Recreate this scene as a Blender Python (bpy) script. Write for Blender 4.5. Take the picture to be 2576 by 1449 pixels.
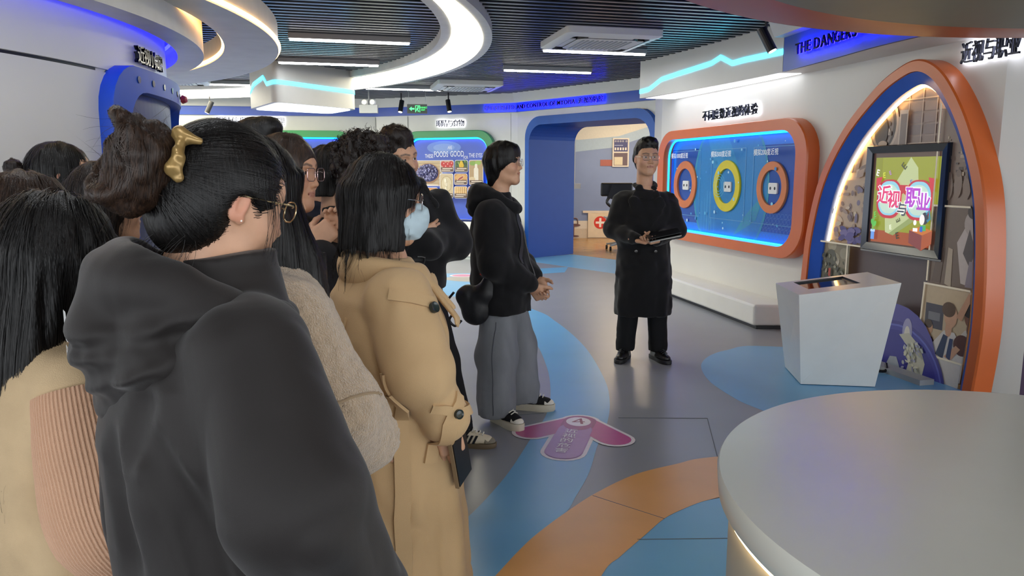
import bpy, math, random
import numpy as np
from mathutils import Vector, Matrix
random.seed(7); RNG = np.random.default_rng(7)
for o in list(bpy.data.objects): bpy.data.objects.remove(o, do_unlink=True)
SC = bpy.context.scene
COL = SC.collection
PI = math.pi

# ------------------------------------------------------------------ camera, world, exposure
CAM_F = 1900.0 / 2576.0 * 36.0
cam_d = bpy.data.cameras.new('camera'); cam_d.sensor_width = 36.0; cam_d.lens = CAM_F
cam_d.clip_start = 0.05; cam_d.clip_end = 200
cam = bpy.data.objects.new('camera', cam_d); COL.objects.link(cam)
cam.location = (0, 0, 1.51); cam.rotation_euler = (math.radians(90 - 8.75), 0, 0)
SC.camera = cam
wd = bpy.data.worlds.new('world'); SC.world = wd; wd.use_nodes = True
wd.node_tree.nodes['Background'].inputs[0].default_value = (0.92, 0.96, 1.0, 1)
wd.node_tree.nodes['Background'].inputs[1].default_value = 1.6
SC.view_settings.view_transform = 'Standard'; SC.view_settings.look = 'None'
SC.view_settings.gamma = 1.0; SC.view_settings.use_curve_mapping = False
SC.view_settings.exposure = 1.2
SC.cycles.max_bounces = 6; SC.cycles.diffuse_bounces = 3; SC.cycles.glossy_bounces = 3
SC.cycles.transparent_max_bounces = 8; SC.cycles.caustics_reflective = False; SC.cycles.caustics_refractive = False
SC.cycles.sample_clamp_indirect = 6.0
E_BAR, E_RING, E_CANOPY, E_WARM, E_CYAN = 26.0, 4.2, 1.1, 4.5, 2.2

# ------------------------------------------------------------------ materials
def lin(c):
    if isinstance(c, str):
        c = tuple(int(c[i:i+2], 16) / 255 for i in (0, 2, 4))
    return tuple((v / 12.92 if v <= 0.04045 else ((v + 0.055) / 1.055) ** 2.4) for v in c[:3])
MATS = {}
def mat(name, col, rough=0.5, metal=0.0, emit=0.0, ecol=None, spec=0.5, var=0.06, vscale=6.0, bump=0.0, bscale=60.0,
        stretch=(1, 1, 1), coat=0.0, sheen=0.0, attr=False, alpha=1.0, trans=0.0):
    if name in MATS: return MATS[name]
    m = bpy.data.materials.new(name); m.use_nodes = True; MATS[name] = m
    nt = m.node_tree; b = nt.nodes['Principled BSDF']; L = nt.links
    c = lin(col); b.inputs['Base Color'].default_value = (*c, 1)
    b.inputs['Roughness'].default_value = rough; b.inputs['Metallic'].default_value = metal
    b.inputs['Specular IOR Level'].default_value = spec
    if coat: b.inputs['Coat Weight'].default_value = coat; b.inputs['Coat Roughness'].default_value = 0.15
    if sheen: b.inputs['Sheen Weight'].default_value = sheen; b.inputs['Sheen Roughness'].default_value = 0.5
    if alpha < 1: b.inputs['Alpha'].default_value = alpha
    if trans: b.inputs['Transmission Weight'].default_value = trans
    tc = nt.nodes.new('ShaderNodeTexCoord'); mp = nt.nodes.new('ShaderNodeMapping'); mp.inputs['Scale'].default_value = stretch
    L.new(tc.outputs['Object'], mp.inputs['Vector'])
    src = None
    if attr:
        a = nt.nodes.new('ShaderNodeAttribute'); a.attribute_name = 'Col'; src = a.outputs['Color']
    if var > 0 and not emit:
        n = nt.nodes.new('ShaderNodeTexNoise'); n.inputs['Scale'].default_value = vscale; n.inputs['Detail'].default_value = 4
        L.new(mp.outputs['Vector'], n.inputs['Vector'])
        r = nt.nodes.new('ShaderNodeMapRange'); r.inputs['To Min'].default_value = 1 - var; r.inputs['To Max'].default_value = 1 + var
        r.inputs['From Min'].default_value = 0.3; r.inputs['From Max'].default_value = 0.7
        L.new(n.outputs['Fac'], r.inputs['Value'])
        mx = nt.nodes.new('ShaderNodeVectorMath'); mx.operation = 'SCALE'; mx.inputs[0].default_value = c
        if src is not None: L.new(src, mx.inputs[0])
        L.new(r.outputs['Result'], mx.inputs['Scale']); src = mx.outputs['Vector']
    if src is not None: L.new(src, b.inputs['Base Color'])
    if emit:
        b.inputs['Emission Strength'].default_value = emit
        b.inputs['Emission Color'].default_value = (*lin(ecol or col), 1)
        if attr: L.new(src, b.inputs['Emission Color'])
    if bump:
        n2 = nt.nodes.new('ShaderNodeTexNoise'); n2.inputs['Scale'].default_value = bscale; n2.inputs['Detail'].default_value = 3
        L.new(mp.outputs['Vector'], n2.inputs['Vector'])
        bp = nt.nodes.new('ShaderNodeBump'); bp.inputs['Strength'].default_value = bump; bp.inputs['Distance'].default_value = 0.01
        L.new(n2.outputs['Fac'], bp.inputs['Height']); L.new(bp.outputs['Normal'], b.inputs['Normal'])
    return m

# ------------------------------------------------------------------ mesh builder
def v3(*a): return np.array(a, float)
def nrm(v): v = np.asarray(v, float); return v / (np.linalg.norm(v) + 1e-12)
class MB:
    def __init__(s): s.v = []; s.f = []; s.m = []; s.c = []; s.n = 0
    def add(s, V, F, mi=0, col=None):
        V = np.asarray(V, float).reshape(-1, 3); s.v.append(V)
        for f in F: s.f.append(tuple(i + s.n for i in f)); s.m.append(mi)
        s.c.append(np.tile(np.array((*(lin(col) if col is not None else (1, 1, 1)), 1.0)), (len(V), 1)))
        s.n += len(V); return s
    def box(s, c, size, rz=0.0, R=None, mi=0, col=None):
        h = np.array(size) / 2; V = np.array([(x, y, z) for x in (-1, 1) for y in (-1, 1) for z in (-1, 1)]) * h
        if R is None: cc, ss = math.cos(rz), math.sin(rz); R = np.array([[cc, -ss, 0], [ss, cc, 0], [0, 0, 1]])
        V = V @ np.asarray(R).T + np.asarray(c)
        return s.add(V, [(0, 1, 3, 2), (4, 6, 7, 5), (0, 4, 5, 1), (2, 3, 7, 6), (0, 2, 6, 4), (1, 5, 7, 3)], mi, col)
    def prism(s, P, z0, z1, mi=0, col=None):
        n = len(P); V = [(x, y, z0) for x, y in P] + [(x, y, z1) for x, y in P]
        F = [tuple(range(n))[::-1], tuple(range(n, 2 * n))] + [(i, (i + 1) % n, n + (i + 1) % n, n + i) for i in range(n)]
        return s.add(V, F, mi, col)
    def tube(s, P, r, n=8, closed=False, mi=0, col=None, cap=True):
        P = np.asarray(P, float); N = len(P); r = np.broadcast_to(r, (N,))
        if closed: T = np.roll(P, -1, 0) - np.roll(P, 1, 0)
        else: T = np.gradient(P, axis=0)
        T /= np.linalg.norm(T, axis=1)[:, None] + 1e-12
        up = np.array((0, 0, 1.0)) if abs(T[0][2]) < 0.9 else np.array((1.0, 0, 0))
        u = nrm(np.cross(T[0], up)); V = []
        for i in range(N):
            u = nrm(u - T[i] * np.dot(u, T[i])); w = np.cross(T[i], u)
            for k in range(n):
                a = 2 * PI * k / n; V.append(P[i] + r[i] * (math.cos(a) * u + math.sin(a) * w))
        F = [(i * n + k, i * n + (k + 1) % n, ((i + 1) % N) * n + (k + 1) % n, ((i + 1) % N) * n + k) for i in range(N if closed else N - 1) for k in range(n)]
        if not closed and cap: F += [tuple(range(n))[::-1], tuple(range((N - 1) * n, N * n))]
        return s.add(V, F, mi, col)
    def lathe(s, prof, c=(0, 0, 0), n=32, mi=0, R=None, col=None):
        V = []
        for r, z in prof:
            for k in range(n): a = 2 * PI * k / n; V.append((r * math.cos(a), r * math.sin(a), z))
        V = np.array(V)
        if R is not None: V = V @ np.asarray(R).T
        V = V + np.asarray(c); m = len(prof)
        F = [(i * n + k, i * n + (k + 1) % n, (i + 1) * n + (k + 1) % n, (i + 1) * n + k) for i in range(m - 1) for k in range(n)]
        if prof[0][0] > 1e-5: F.append(tuple(range(n))[::-1])
        if prof[-1][0] > 1e-5: F.append(tuple(range((m - 1) * n, m * n)))
        return s.add(V, F, mi, col)
    def loft(s, rows, closed=False, caps=False, mi=0, col=None, mif=None):
        rows = [np.asarray(r, float) for r in rows]; n = len(rows[0]); V = np.concatenate(rows); m = len(rows)
        for i in range(m - 1):
            pass
        F = [(i * n + k, i * n + (k + 1) % n, (i + 1) * n + (k + 1) % n, (i + 1) * n + k) for i in range(m - 1) for k in range(n if closed else n - 1)]
        if caps: F += [tuple(range(n))[::-1], tuple(range((m - 1) * n, m * n))]
        return s.add(V, F, mi, col)
    def build(s, name, mats, parent=None, smooth=False, angle=None, props=None, attr=False, origin=None):
        me = bpy.data.meshes.new(name); V = np.concatenate(s.v) if s.v else np.zeros((0, 3))
        if parent is not None and origin is None: V = V - np.array(WORG.get(parent.name, (0, 0, 0)))
        if origin is not None: V = V - np.array(origin)
        me.from_pydata(V.tolist(), [], s.f); 
        for m in (mats if isinstance(mats, (list, tuple)) else [mats]): me.materials.append(m)
        if len(me.materials) > 1: me.polygons.foreach_set('material_index', s.m)
        if attr:
            ca = me.color_attributes.new('Col', 'FLOAT_COLOR', 'POINT'); ca.data.foreach_set('color', np.concatenate(s.c).ravel())
        if smooth:
            me.polygons.foreach_set('use_smooth', [True] * len(me.polygons))
            if angle: me.set_sharp_from_angle(angle=math.radians(angle))
        me.update()
        o = bpy.data.objects.new(name, me); COL.objects.link(o)
        if parent is not None: o.parent = parent; WORG[o.name] = WORG.get(parent.name, (0, 0, 0))
        if origin is not None and parent is None: o.location = origin
        return o
WORG = {}
def tag(o, label=None, cat=None, group=None, kind=None):
    if label: o['label'] = label
    if cat: o['category'] = cat
    if group: o['group'] = group
    if kind: o['kind'] = kind
    return o
def thing(name, label, cat, loc=(0, 0, 0), rz=0.0, group=None, world=True):
    o = bpy.data.objects.new(name, None); COL.objects.link(o); o.location = loc; o.rotation_euler = (0, 0, rz); o.empty_display_size = 0.1
    WORG[o.name] = tuple(loc) if world else (0, 0, 0)
    return tag(o, label, cat, group)
def struct(name, mb, mats, **k): return tag(mb.build(name, mats, **k), kind='structure')

def spline(P, n=8, closed=False):
    P = np.asarray(P, float); N = len(P); out = []
    for i in range(N if closed else N - 1):
        g = (lambda j: P[j % N]) if closed else (lambda j: P[min(max(j, 0), N - 1)])
        p0, p1, p2, p3 = g(i - 1), g(i), g(i + 1), g(i + 2)
        for k in range(n):
            t = k / n
            out.append(0.5 * (2 * p1 + (p2 - p0) * t + (2 * p0 - 5 * p1 + 4 * p2 - p3) * t * t + (3 * p1 - p0 - 3 * p2 + p3) * t ** 3))
    if not closed: out.append(P[-1])
    return np.array(out)
def rrect(w, h, r, n=6, cx=0.0, cy=0.0):
    P = []
    for (sx, sy, a0) in ((1, 1, 0), (-1, 1, 90), (-1, -1, 180), (1, -1, 270)):
        for k in range(n + 1):
            a = math.radians(a0 + 90 * k / n); P.append((cx + sx * (w / 2 - r) + r * math.cos(a), cy + sy * (h / 2 - r) + r * math.sin(a)))
    return np.array(P)
def ell(cx, cy, rx, ry, n=28, a0=0.0, a1=2 * PI, rot=0.0):
    a = np.linspace(a0, a1, n, endpoint=abs(a1 - a0) < 6.28); c, s = math.cos(rot), math.sin(rot)
    x, y = rx * np.cos(a), ry * np.sin(a); return np.stack([cx + c * x - s * y, cy + s * x + c * y], 1)
class Plane:                                      # a flat frame standing on a wall: u along it, v up, w out of it
    def __init__(s, o, u, v=(0, 0, 1), n=None):
        s.o = np.asarray(o, float); s.u = nrm(u); s.v = nrm(v); s.n = nrm(n if n is not None else np.cross(s.u, s.v))
    def M(s, P, w=0.0):
        P = np.asarray(P, float); return s.o + P[:, :1] * s.u + P[:, 1:2] * s.v + np.broadcast_to(np.asarray(w, float), (len(P),))[:, None] * s.n
def frame_ring(mb, pl, outer, inner, w0, w1, mi=0, bevel=0.0, wi=None):
    # a frame between two outlines, standing proud from w0 to w1
    if wi is None: wi = w0
    rows = [pl.M(outer, w0)]
    if bevel: cen = outer.mean(0); rows.append(pl.M(outer, w1 - bevel)); rows.append(pl.M(outer + (cen - outer) / np.linalg.norm(cen - outer, axis=1)[:, None] * bevel, w1))
    else: rows.append(pl.M(outer, w1))
    rows += [pl.M(inner, w1), pl.M(inner, wi)]
    mb.loft(rows, closed=True, mi=mi)
def plate(mb, pl, P, w0, w1, mi=0, col=None):
    n = len(P); V = np.concatenate([pl.M(P, w0), pl.M(P, w1)])
    mb.add(V, [tuple(range(n))[::-1], tuple(range(n, 2 * n))] + [(i, (i + 1) % n, n + (i + 1) % n, n + i) for i in range(n)], mi, col)

# flat print on a plane: coloured layers a fraction of a millimetre apart
class Print:
    def __init__(s, pl, w=0.001, step=0.00025): s.pl = pl; s.w = w; s.step = step; s.mb = MB()
    def poly(s, P, col, w=None):
        P = np.asarray(P, float); s.w += s.step; n = len(P); s.mb.add(s.pl.M(P, s.w), [tuple(range(n))], 0, col); return s
    def ell(s, cx, cy, rx, ry, col, rot=0.0, n=24): return s.poly(ell(cx, cy, rx, ry, n, rot=rot), col)
    def rect(s, x0, y0, x1, y1, col): return s.poly([(x0, y0), (x1, y0), (x1, y1), (x0, y1)], col)
    def rr(s, cx, cy, w, h, r, col): return s.poly(rrect(w, h, r, 5, cx, cy), col)
    def line(s, P, wd, col):
        P = np.asarray(P, float); T = np.gradient(P, axis=0); T /= np.linalg.norm(T, axis=1)[:, None] + 1e-9; N = np.stack([-T[:, 1], T[:, 0]], 1)
        wd = np.broadcast_to(wd, (len(P),))[:, None]; s.w += s.step
        s.mb.loft([s.pl.M(P - N * wd / 2, s.w), s.pl.M(P + N * wd / 2, s.w)], col=col); return s
    def ringp(s, cx, cy, rx, ry, t, col, n=28):
        s.w += s.step; a = np.linspace(0, 2 * PI, n, endpoint=False)
        o = np.stack([cx + rx * np.cos(a), cy + ry * np.sin(a)], 1); i = np.stack([cx + (rx - t) * np.cos(a), cy + (ry - t) * np.sin(a)], 1)
        s.mb.loft([s.pl.M(i, s.w), s.pl.M(o, s.w)], closed=True, col=col); return s
    def text(s, t, x, y, size, col, bold=0.0, align='CENTER', w=None, rot=0.0, sx=1.0):
        s.w += s.step; V, F = text_mesh(t, size, bold, align)
        V2 = V[:, :2] * (sx, 1); c, n = math.cos(rot), math.sin(rot); V2 = V2 @ np.array([[c, n], [-n, c]]) + (x, y)
        s.mb.add(s.pl.M(V2, s.w), F, 0, col); return s
    def build(s, name, m, parent=None): return s.mb.build(name, m, parent, attr=True)
_TX = {}
def text_mesh(t, size, bold=0.0, align='CENTER', extrude=0.0):
    key = (t, bold, align, round(extrude / size, 4))
    if key not in _TX:
        cu = bpy.data.curves.new('txt', 'FONT'); cu.body = t; cu.size = 1.0; cu.align_x = align; cu.align_y = 'CENTER'; cu.offset = bold; cu.extrude = extrude / size
        cu.resolution_u = 3
        ob = bpy.data.objects.new('txt', cu); COL.objects.link(ob)
        dg = bpy.context.evaluated_depsgraph_get(); me = bpy.data.meshes.new_from_object(ob.evaluated_get(dg))
        V = np.array([v.co[:] for v in me.vertices]).reshape(-1, 3); F = [tuple(p.vertices) for p in me.polygons]
        bpy.data.objects.remove(ob); bpy.data.curves.remove(cu); bpy.data.meshes.remove(me); _TX[key] = (V, F)
    V, F = _TX[key]; return V * size, F
def text_add(mb, pl, t, u, v, size, w, extrude=0.0, bold=0.0, sx=1.0, mi=0, align='CENTER'):
    V, F = text_mesh(t, size, bold, align, extrude)
    P = pl.o + (V[:, :1] * sx + u) * pl.u + (V[:, 1:2] + v) * pl.v + (V[:, 2:3] + w) * pl.n
    mb.add(P, F, mi)
# ------------------------------------------------------------------ shared materials
M_WALL = mat('white_wall_paint', 'd9d8d3', 0.38, var=0.03, vscale=1.5, bump=0.02, bscale=3)
M_WALLB = mat('white_panel_paint', 'd6d7d2', 0.3, var=0.02)
M_FLOOR = mat('grey_vinyl', '8d9199', 0.3, var=0.05, vscale=2.0, bump=0.03, bscale=220)
M_FBLUE = mat('blue_vinyl', '6cacdb', 0.3, var=0.04, vscale=2.0, bump=0.03, bscale=220)
M_FORNG = mat('orange_vinyl', 'e0a45c', 0.3, var=0.06, vscale=3.0, bump=0.03, bscale=220)
M_FWOOD = mat('warm_wood_floor', 'a9804f', 0.25, var=0.12, vscale=3, stretch=(1, 8, 1))
M_SEAM = mat('dark_seam', '5f656d', 0.6)
M_BLUE = mat('blue_lacquer', '15489c', 0.45, var=0.03, spec=0.3)
M_BLUED = mat('blue_band_paint', '2450b8', 0.3, var=0.03)
M_ORNG = mat('orange_lacquer', 'd2672a', 0.32, var=0.03, coat=0.25)
M_GREEN = mat('green_lacquer', '3d9a5c', 0.35, var=0.03)
M_SLAT = mat('black_slat', '101217', 0.3, 0.55, var=0.05)
M_SLATB = mat('slat_underside_bounce', '70747a', 0.28, 0.85, var=0.05)  # slat underside made lighter: floor bounce light put into its colour
M_VOID = mat('black_void', '050507', 0.9)
M_WARM = mat('warm_led', 'ffd9a0', 0.5, emit=E_WARM, ecol='ffbf73')
M_BARW = mat('led_diffuser', 'ffffff', 0.5, emit=E_BAR, ecol='f8fbff')
M_BARS = mat('led_diffuser_side', 'ffffff', 0.5, emit=1.6, ecol='fffaf0')
M_RINGW = mat('lit_ring_acrylic', 'fffbe6', 0.4, emit=E_RING, ecol='fff6da')
M_CANW = mat('lit_canopy_acrylic', 'ffffff', 0.4, emit=E_CANOPY, ecol='f4f8ff')
M_CYAN = mat('cyan_led', '50e8ff', 0.4, emit=E_CYAN, ecol='3fdcff')
M_BLED = mat('blue_led', '2a5bff', 0.4, emit=6.0, ecol='1d20ff')
M_SKYLED = mat('sky_blue_led', '20b0ff', 0.4, emit=2.6, ecol='1290ff')
M_CHROME = mat('dark_chrome', '2b2d38', 0.18, 0.9, var=0)
M_HALO = mat('white_halo_led', 'ffffff', 0.5, emit=6.0, ecol='eef0ff')
M_BHALO = mat('blue_halo_led', '2020ff', 0.5, emit=24.0, ecol='1810ff')
M_BLACK = mat('black_plastic', '15161a', 0.35, var=0.03)
M_PRINT = mat('printed_vinyl', 'ffffff', 0.35, attr=True, var=0.03, vscale=30)
M_WHITE = mat('white_gloss', 'e6e6e2', 0.3, var=0.02)
M_GREY = mat('grey_plastic', '9a9c9e', 0.4, var=0.03)

# ------------------------------------------------------------------ floor
mb = MB(); mb.box((0, 6.5, -0.05), (22, 25, 0.1)); FLOOR = struct('floor', mb, M_FLOOR)
def inlay(name, P, m, z=0.0015, lab=None):
    mb = MB(); mb.prism([tuple(p[:2]) for p in P], -0.002, z); o = mb.build(name, m, FLOOR)
    if lab: o['label'] = lab
    return o
def strip(name, A, B, m, n=10, z=0.0015, lab=None):
    A, B = spline(A, n), spline(B, n); mb = MB()
    mb.loft([np.c_[A, np.full(len(A), z)], np.c_[B, np.full(len(B), z)]])
    o = mb.build(name, m, FLOOR)
    if lab: o['label'] = lab
    return o
strip('blue_floor_strip', [(-0.9, 10.2), (0.19, 8.33), (0.45, 7.54), (0.63, 6.47), (0.68, 5.44), (0.65, 4.85), (0.57, 4.37), (0.48, 4.04), (0.39, 3.64), (0.3, 3.36), (0.24, 3.19), (0.1, 2.98), (-0.06, 2.66), (-0.5, 2.0)],
      [(-1.3, 9.8), (-0.35, 8.6), (0.0, 7.4), (0.2, 6.63), (0.27, 5.79), (0.27, 5.13), (0.22, 4.6), (0.09, 4.07), (-0.02, 3.64), (-0.13, 3.31), (-0.22, 3.09), (-0.31, 2.9), (-0.5, 2.55), (-1.0, 2.0)], M_FBLUE, lab='light blue curved vinyl strip')
strip('orange_floor_strip', [(-0.6, 1.4), (-0.3, 2.15), (-0.06, 2.66), (0.02, 2.83), (0.1, 2.98), (0.24, 3.19), (0.4, 3.4), (0.62, 3.62), (0.86, 3.76), (1.05, 3.85), (1.6, 3.95), (2.2, 3.8)],
      [(-0.1, 1.3), (0.12, 2.1), (0.34, 2.66), (0.43, 2.8), (0.56, 2.98), (0.67, 3.13), (0.78, 3.23), (0.91, 3.32), (1.1, 3.4), (1.35, 3.44), (1.6, 3.44), (1.9, 3.35)], M_FORNG, z=0.002, lab='orange curved vinyl strip')
inlay('blue_floor_patch', spline([(-0.1, 1.3), (0.12, 2.1), (0.34, 2.66), (0.43, 2.8), (0.56, 2.98), (0.67, 3.13), (0.78, 3.23), (0.91, 3.32), (1.35, 3.44), (1.9, 3.35), (2.4, 2.5), (2.2, 1.0), (1, 0.4)], 4, True), M_FBLUE, 0.001, 'light blue vinyl disc around the round table')
inlay('blue_floor_patch', spline([(1.49, 5.79), (1.44, 5.38), (1.48, 5.03), (1.56, 4.75), (1.75, 4.5), (2.3, 4.3), (3.1, 4.6), (3.1, 5.3), (2.8, 6.2), (2.14, 6.47), (1.85, 6.32), (1.64, 6.11)], 6, True), M_FBLUE, 0.001, 'light blue vinyl blob under the kiosk')
inlay('pale_blue_floor_patch', [(0.2, 13.2), (0.42, 12.65), (1.61, 11.15), (2.3, 11.2), (1.86, 12.94), (1.12, 13.89)], M_FBLUE, 0.0012)
inlay('blue_floor_patch', [(-0.6, 12.2), (0.39, 11.81), (0.9, 12.01), (0.8, 11.38), (0.31, 11.15), (-0.5, 11.3)], M_FBLUE, 0.0012)
inlay('blue_floor_patch', spline([(-1.6, 11.3), (-1.05, 11.25), (-0.5, 11.2), (-0.3, 10.7), (-0.45, 9.8), (-0.6, 9.5), (-0.95, 10.26), (-1.5, 10.5)], 5, True), M_FBLUE, 0.0012)
inlay('grey_floor_patch', spline([(-1.0, 10.75), (-0.6, 10.95), (-0.3, 10.8), (-0.45, 10.4), (-0.8, 10.45)], 5, True), mat('pale_vinyl', 'a9a59c', 0.3), 0.0018)
inlay('wood_floor_patch', [(1.12, 13.89), (1.86, 12.94), (2.6, 12.2), (6, 13), (6, 17.4), (-1, 17.4), (-0.6, 14.6), (0.6, 14.3)], M_FWOOD, 0.002)
for A, B in (((0.66, 4.51), (1.21, 4.5)), ((1.21, 4.5), (1.10, 3.86)), ((0.38, 3.37), (0.67, 3.13)), ((0.52, 2.94), (1.3, 2.96)), ((-0.02, 4.55), (0.2, 4.6))):
    A, B = np.array(A), np.array(B); d = nrm(B - A); n = np.array((-d[1], d[0])) * 0.002
    inlay('floor_seam', [A - n, B - n, B + n, A + n], M_SEAM, 0.0024)
# arrow sticker on the floor
fp = Plane((0.33, 4.2, 0.0025), (1, 0, 0), (0, 1, 0), (0, 0, 1))
pr = Print(fp, 0.0, 0.0003)
ax = np.array((0.43, 4.54)) - (0.33, 4.2); ab = np.array((0.27, 3.86)) - (0.33, 4.2)
def stadium(a, b, r, n=10):
    a, b = np.array(a, float), np.array(b, float); d = b - a; t = math.atan2(d[1], d[0]); P = []
    for k in range(n + 1): q = t - PI / 2 + PI * k / n; P.append(b + r * np.array((math.cos(q), math.sin(q))))
    for k in range(n + 1): q = t + PI / 2 + PI * k / n; P.append(a + r * np.array((math.cos(q), math.sin(q))))
    return np.array(P)
T0, TL, TR, TB = (0.085, 0.235), (-0.215, 0.04), (0.255, -0.075), (-0.05, -0.275)
for grow, cols in ((0.022, ('e9e3ea',) * 3), (0.0, ('b94f8c', 'c05293', 'b383bd'))):
    pr.poly(stadium(T0, TB, 0.105 + grow), cols[2]); pr.poly(stadium(T0, TL, 0.095 + grow), cols[0]); pr.poly(stadium(T0, TR, 0.095 + grow), cols[1])
pr.poly(stadium((0.085, 0.235), (0.06, 0.15), 0.1), '9c3f74'); pr.poly(stadium((0.045, 0.09), TB, 0.1), 'b083bc')
pr.poly(stadium((0.075, 0.235), (0.065, 0.16), 0.085), 'a24a80')
pr.ell(0.075, 0.225, 0.075, 0.083, 'efe6ee'); pr.text('4', 0.075, 0.225, 0.15, '8f3048', 0.0, sx=1.15)
for k, ch in enumerate('近视的危害'):
    pr.text(ch, 0.018 - 0.02 * k, 0.05 - 0.078 * k, 0.074, 'f4ecf5', 0.008, rot=-0.2, sx=1.1)
arrow = pr.build('floor_arrow_sticker', M_PRINT); tag(arrow, 'pink and lilac arrow sticker with number 4 on the floor', 'sticker')
pr = Print(Plane((-0.72, 11.0, 0.002), (1, 0, 0), (0, 1, 0), (0, 0, 1)), 0, 0.0004)
pr.ell(0, 0, 0.2, 0.16, 'e9e3ea'); pr.ell(0, 0, 0.16, 0.12, 'd98bb0')
tag(pr.build('floor_arrow_sticker', M_PRINT), 'small pale pink round sticker on the far blue floor patch', 'sticker')

# ------------------------------------------------------------------ walls
W_R = [(5.2, 4.0), (3.46, 4.98), (3.25, 5.1 + 0.02), (2.80, 7.02), (2.42, 8.5), (1.98, 10.2), (2.0, 10.8), (2.17, 11.2)]
def wall_ribbon(P, z0, z1, th):
    P = np.asarray(P, float); T = np.gradient(P, axis=0); T /= np.linalg.norm(T, axis=1)[:, None]; N = np.stack([T[:, 1], -T[:, 0]], 1)   # right-hand side of travel
    Q = P + N * th; mb = MB(); z = lambda A, h: np.c_[A, np.full(len(A), h)]
    mb.loft([z(P, z0), z(P, z1), z(Q, z1), z(Q, z0), z(P, z0)]); return mb
struct('wall_right', wall_ribbon(W_R[1:], 0, 3.2, 0.12), M_WALL)
struct('wall_side', wall_ribbon([(6.2, 3.4), (3.455, 5.0)], 0, 3.2, 0.12), mat('plum_wall', '5b4763', 0.4))
W_B = [(0.26, 13.40), (0.1, 13.6), (-2.6, 14.7), (-7, 14.0), (-10, 12.5)]
struct('wall_back', wall_ribbon(W_B, 0, 3.2, 0.12), M_WALLB)
# vertical panel joints in the back wall
for (x, y) in ((-2.6, 14.695), (-0.02, 13.655), (-1.95, 14.43)):
    mb = MB(); mb.box((x, y - 0.004, 1.28), (0.006, 0.012, 2.5)); mb.build('panel_joint', mat('joint_grey', 'a3a49f', 0.6), bpy.data.objects['wall_back'])
# white fascia and blue band above the walls
def offs(P, d):
    P = np.asarray(P, float); T = np.gradient(P, axis=0); T /= np.linalg.norm(T, axis=1)[:, None]; return P - np.stack([T[:, 1], -T[:, 0]], 1) * d
BAND = [(1.98, 10.2), (2.0, 10.8), (2.17, 11.2), (0.26, 13.40), (0.1, 13.6), (-2.6, 14.7), (-7, 14.0), (-10, 12.5)]
bs = np.concatenate([np.linspace(a, b, 8, endpoint=False) for a, b in zip(np.array(BAND)[:-1], np.array(BAND)[1:])] + [np.array(BAND)[-1:]])
def band(P, z0, z1, d0, d1, name, m, th=0.14):
    A, B, C = offs(P, d0), offs(P, d1), offs(P, -th); z = lambda A, h: np.c_[A, np.full(len(A), h)]
    mb = MB(); mb.loft([z(C, z0), z(A, z0), z(B, z1), z(C, z1)]); return struct(name, mb, m, smooth=True, angle=40)
band(bs, 2.545, 2.70, 0.05, 0.05, 'trim_1', M_BLUED)
band(bs, 2.70, 2.9, 0.10, 0.16, 'trim_2', M_WALL)
# header wall over the portal
mb = MB(); 
# ------------------------------------------------------------------ portal (doorway) to the next room
dpl = Plane((1.225, 12.3, 0), (0.6585, -0.7526, 0))
def rrect_open(u0, u1, z1, r, n=8):       # open at the floor: left jamb up, over and down
    P = [(u0, 0.0), (u0, 0.5)]
    for k in range(n + 1): a = PI - PI / 2 * k / n; P.append((u0 + r + r * math.cos(a), z1 - r + r * math.sin(a)))
    for k in range(n + 1): a = PI / 2 - PI / 2 * k / n; P.append((u1 - r + r * math.cos(a), z1 - r + r * math.sin(a)))
    return np.array(P + [(u1, 0.5), (u1, 0.0)])
OUT = rrect_open(-1.43, 1.40, 2.44, 0.36); INN = rrect_open(-1.33, 1.30, 2.30, 0.30); WOUT = rrect_open(-1.44, 1.41, 2.45, 0.37)
# wall round the portal
mb = MB(); big = WOUT.copy()
top = np.array([(p[0], 3.1) for p in WOUT]); top[0] = (-1.47, 0); top[1] = (-1.47, 1.0); top[-1] = (1.44, 0); top[-2] = (1.44, 1.0)
top[2] = (-1.47, 3.1); top[-3] = (1.44, 3.1)
mb.loft([dpl.M(top, 0.0), dpl.M(WOUT, 0.0)]); struct('wall_portal', mb, M_WALLB)
door = thing('portal_frame', 'glossy blue rounded portal frame leading to the next room', 'doorway', (1.225, 12.3, 0)); door['kind'] = 'structure'
door.name = 'door_1'; WORG['door_1'] = (1.225, 12.3, 0)
mb = MB(); mb.loft([dpl.M(OUT, -0.1), dpl.M(OUT, 0.08), dpl.M(INN, 0.08)]); mb.build('frame_face', mat('blue_portal_face', '2259b0', 0.4, spec=0.35), door)
mb = MB(); mb.loft([dpl.M(INN, 0.08), dpl.M(INN, -1.05)]); mb.build('passage_lining', M_BLUE, door)
# next room seen through the portal
mb = MB(); mb.box((3.0, 17.4, 1.4), (9, 0.1, 3.0)); struct('wall_far', mb, mat('mural_ground', '7f8fb4', 0.5, var=0.1, vscale=0.9))
mpl = Plane((2.0, 17.345, 0), (1, 0, 0)); pr = Print(mpl, 0.0, 0.001)
pr.poly([(-3, 2.2), (-0.6, 1.95), (0.3, 2.05), (1.2, 2.35), (4, 2.5), (4, 2.9), (-3, 2.9)], 'a9bccd')
pr.poly([(-3, 2.5), (-0.5, 2.22), (0.4, 2.3), (1.2, 2.55), (4, 2.7), (4, 2.9), (-3, 2.9)], 'd8d2c4')
pr.rect(-3, 0, 4, 0.22, 'cbbba6'); pr.rect(-3, 0.22, -0.1, 0.40, 'd9cfc0')
pr.rect(0.0, 1.64, 0.30, 1.78, 'a8665a')
tag(pr.build('wall_mural', M_PRINT), 'printed pale wave mural on the wall beyond the portal', 'mural')
def cutout(name, label, cat, fn, th=0.02):
    t = thing(name, label, cat, (2.0, 17.34, 0)); fn(t); return t
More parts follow.
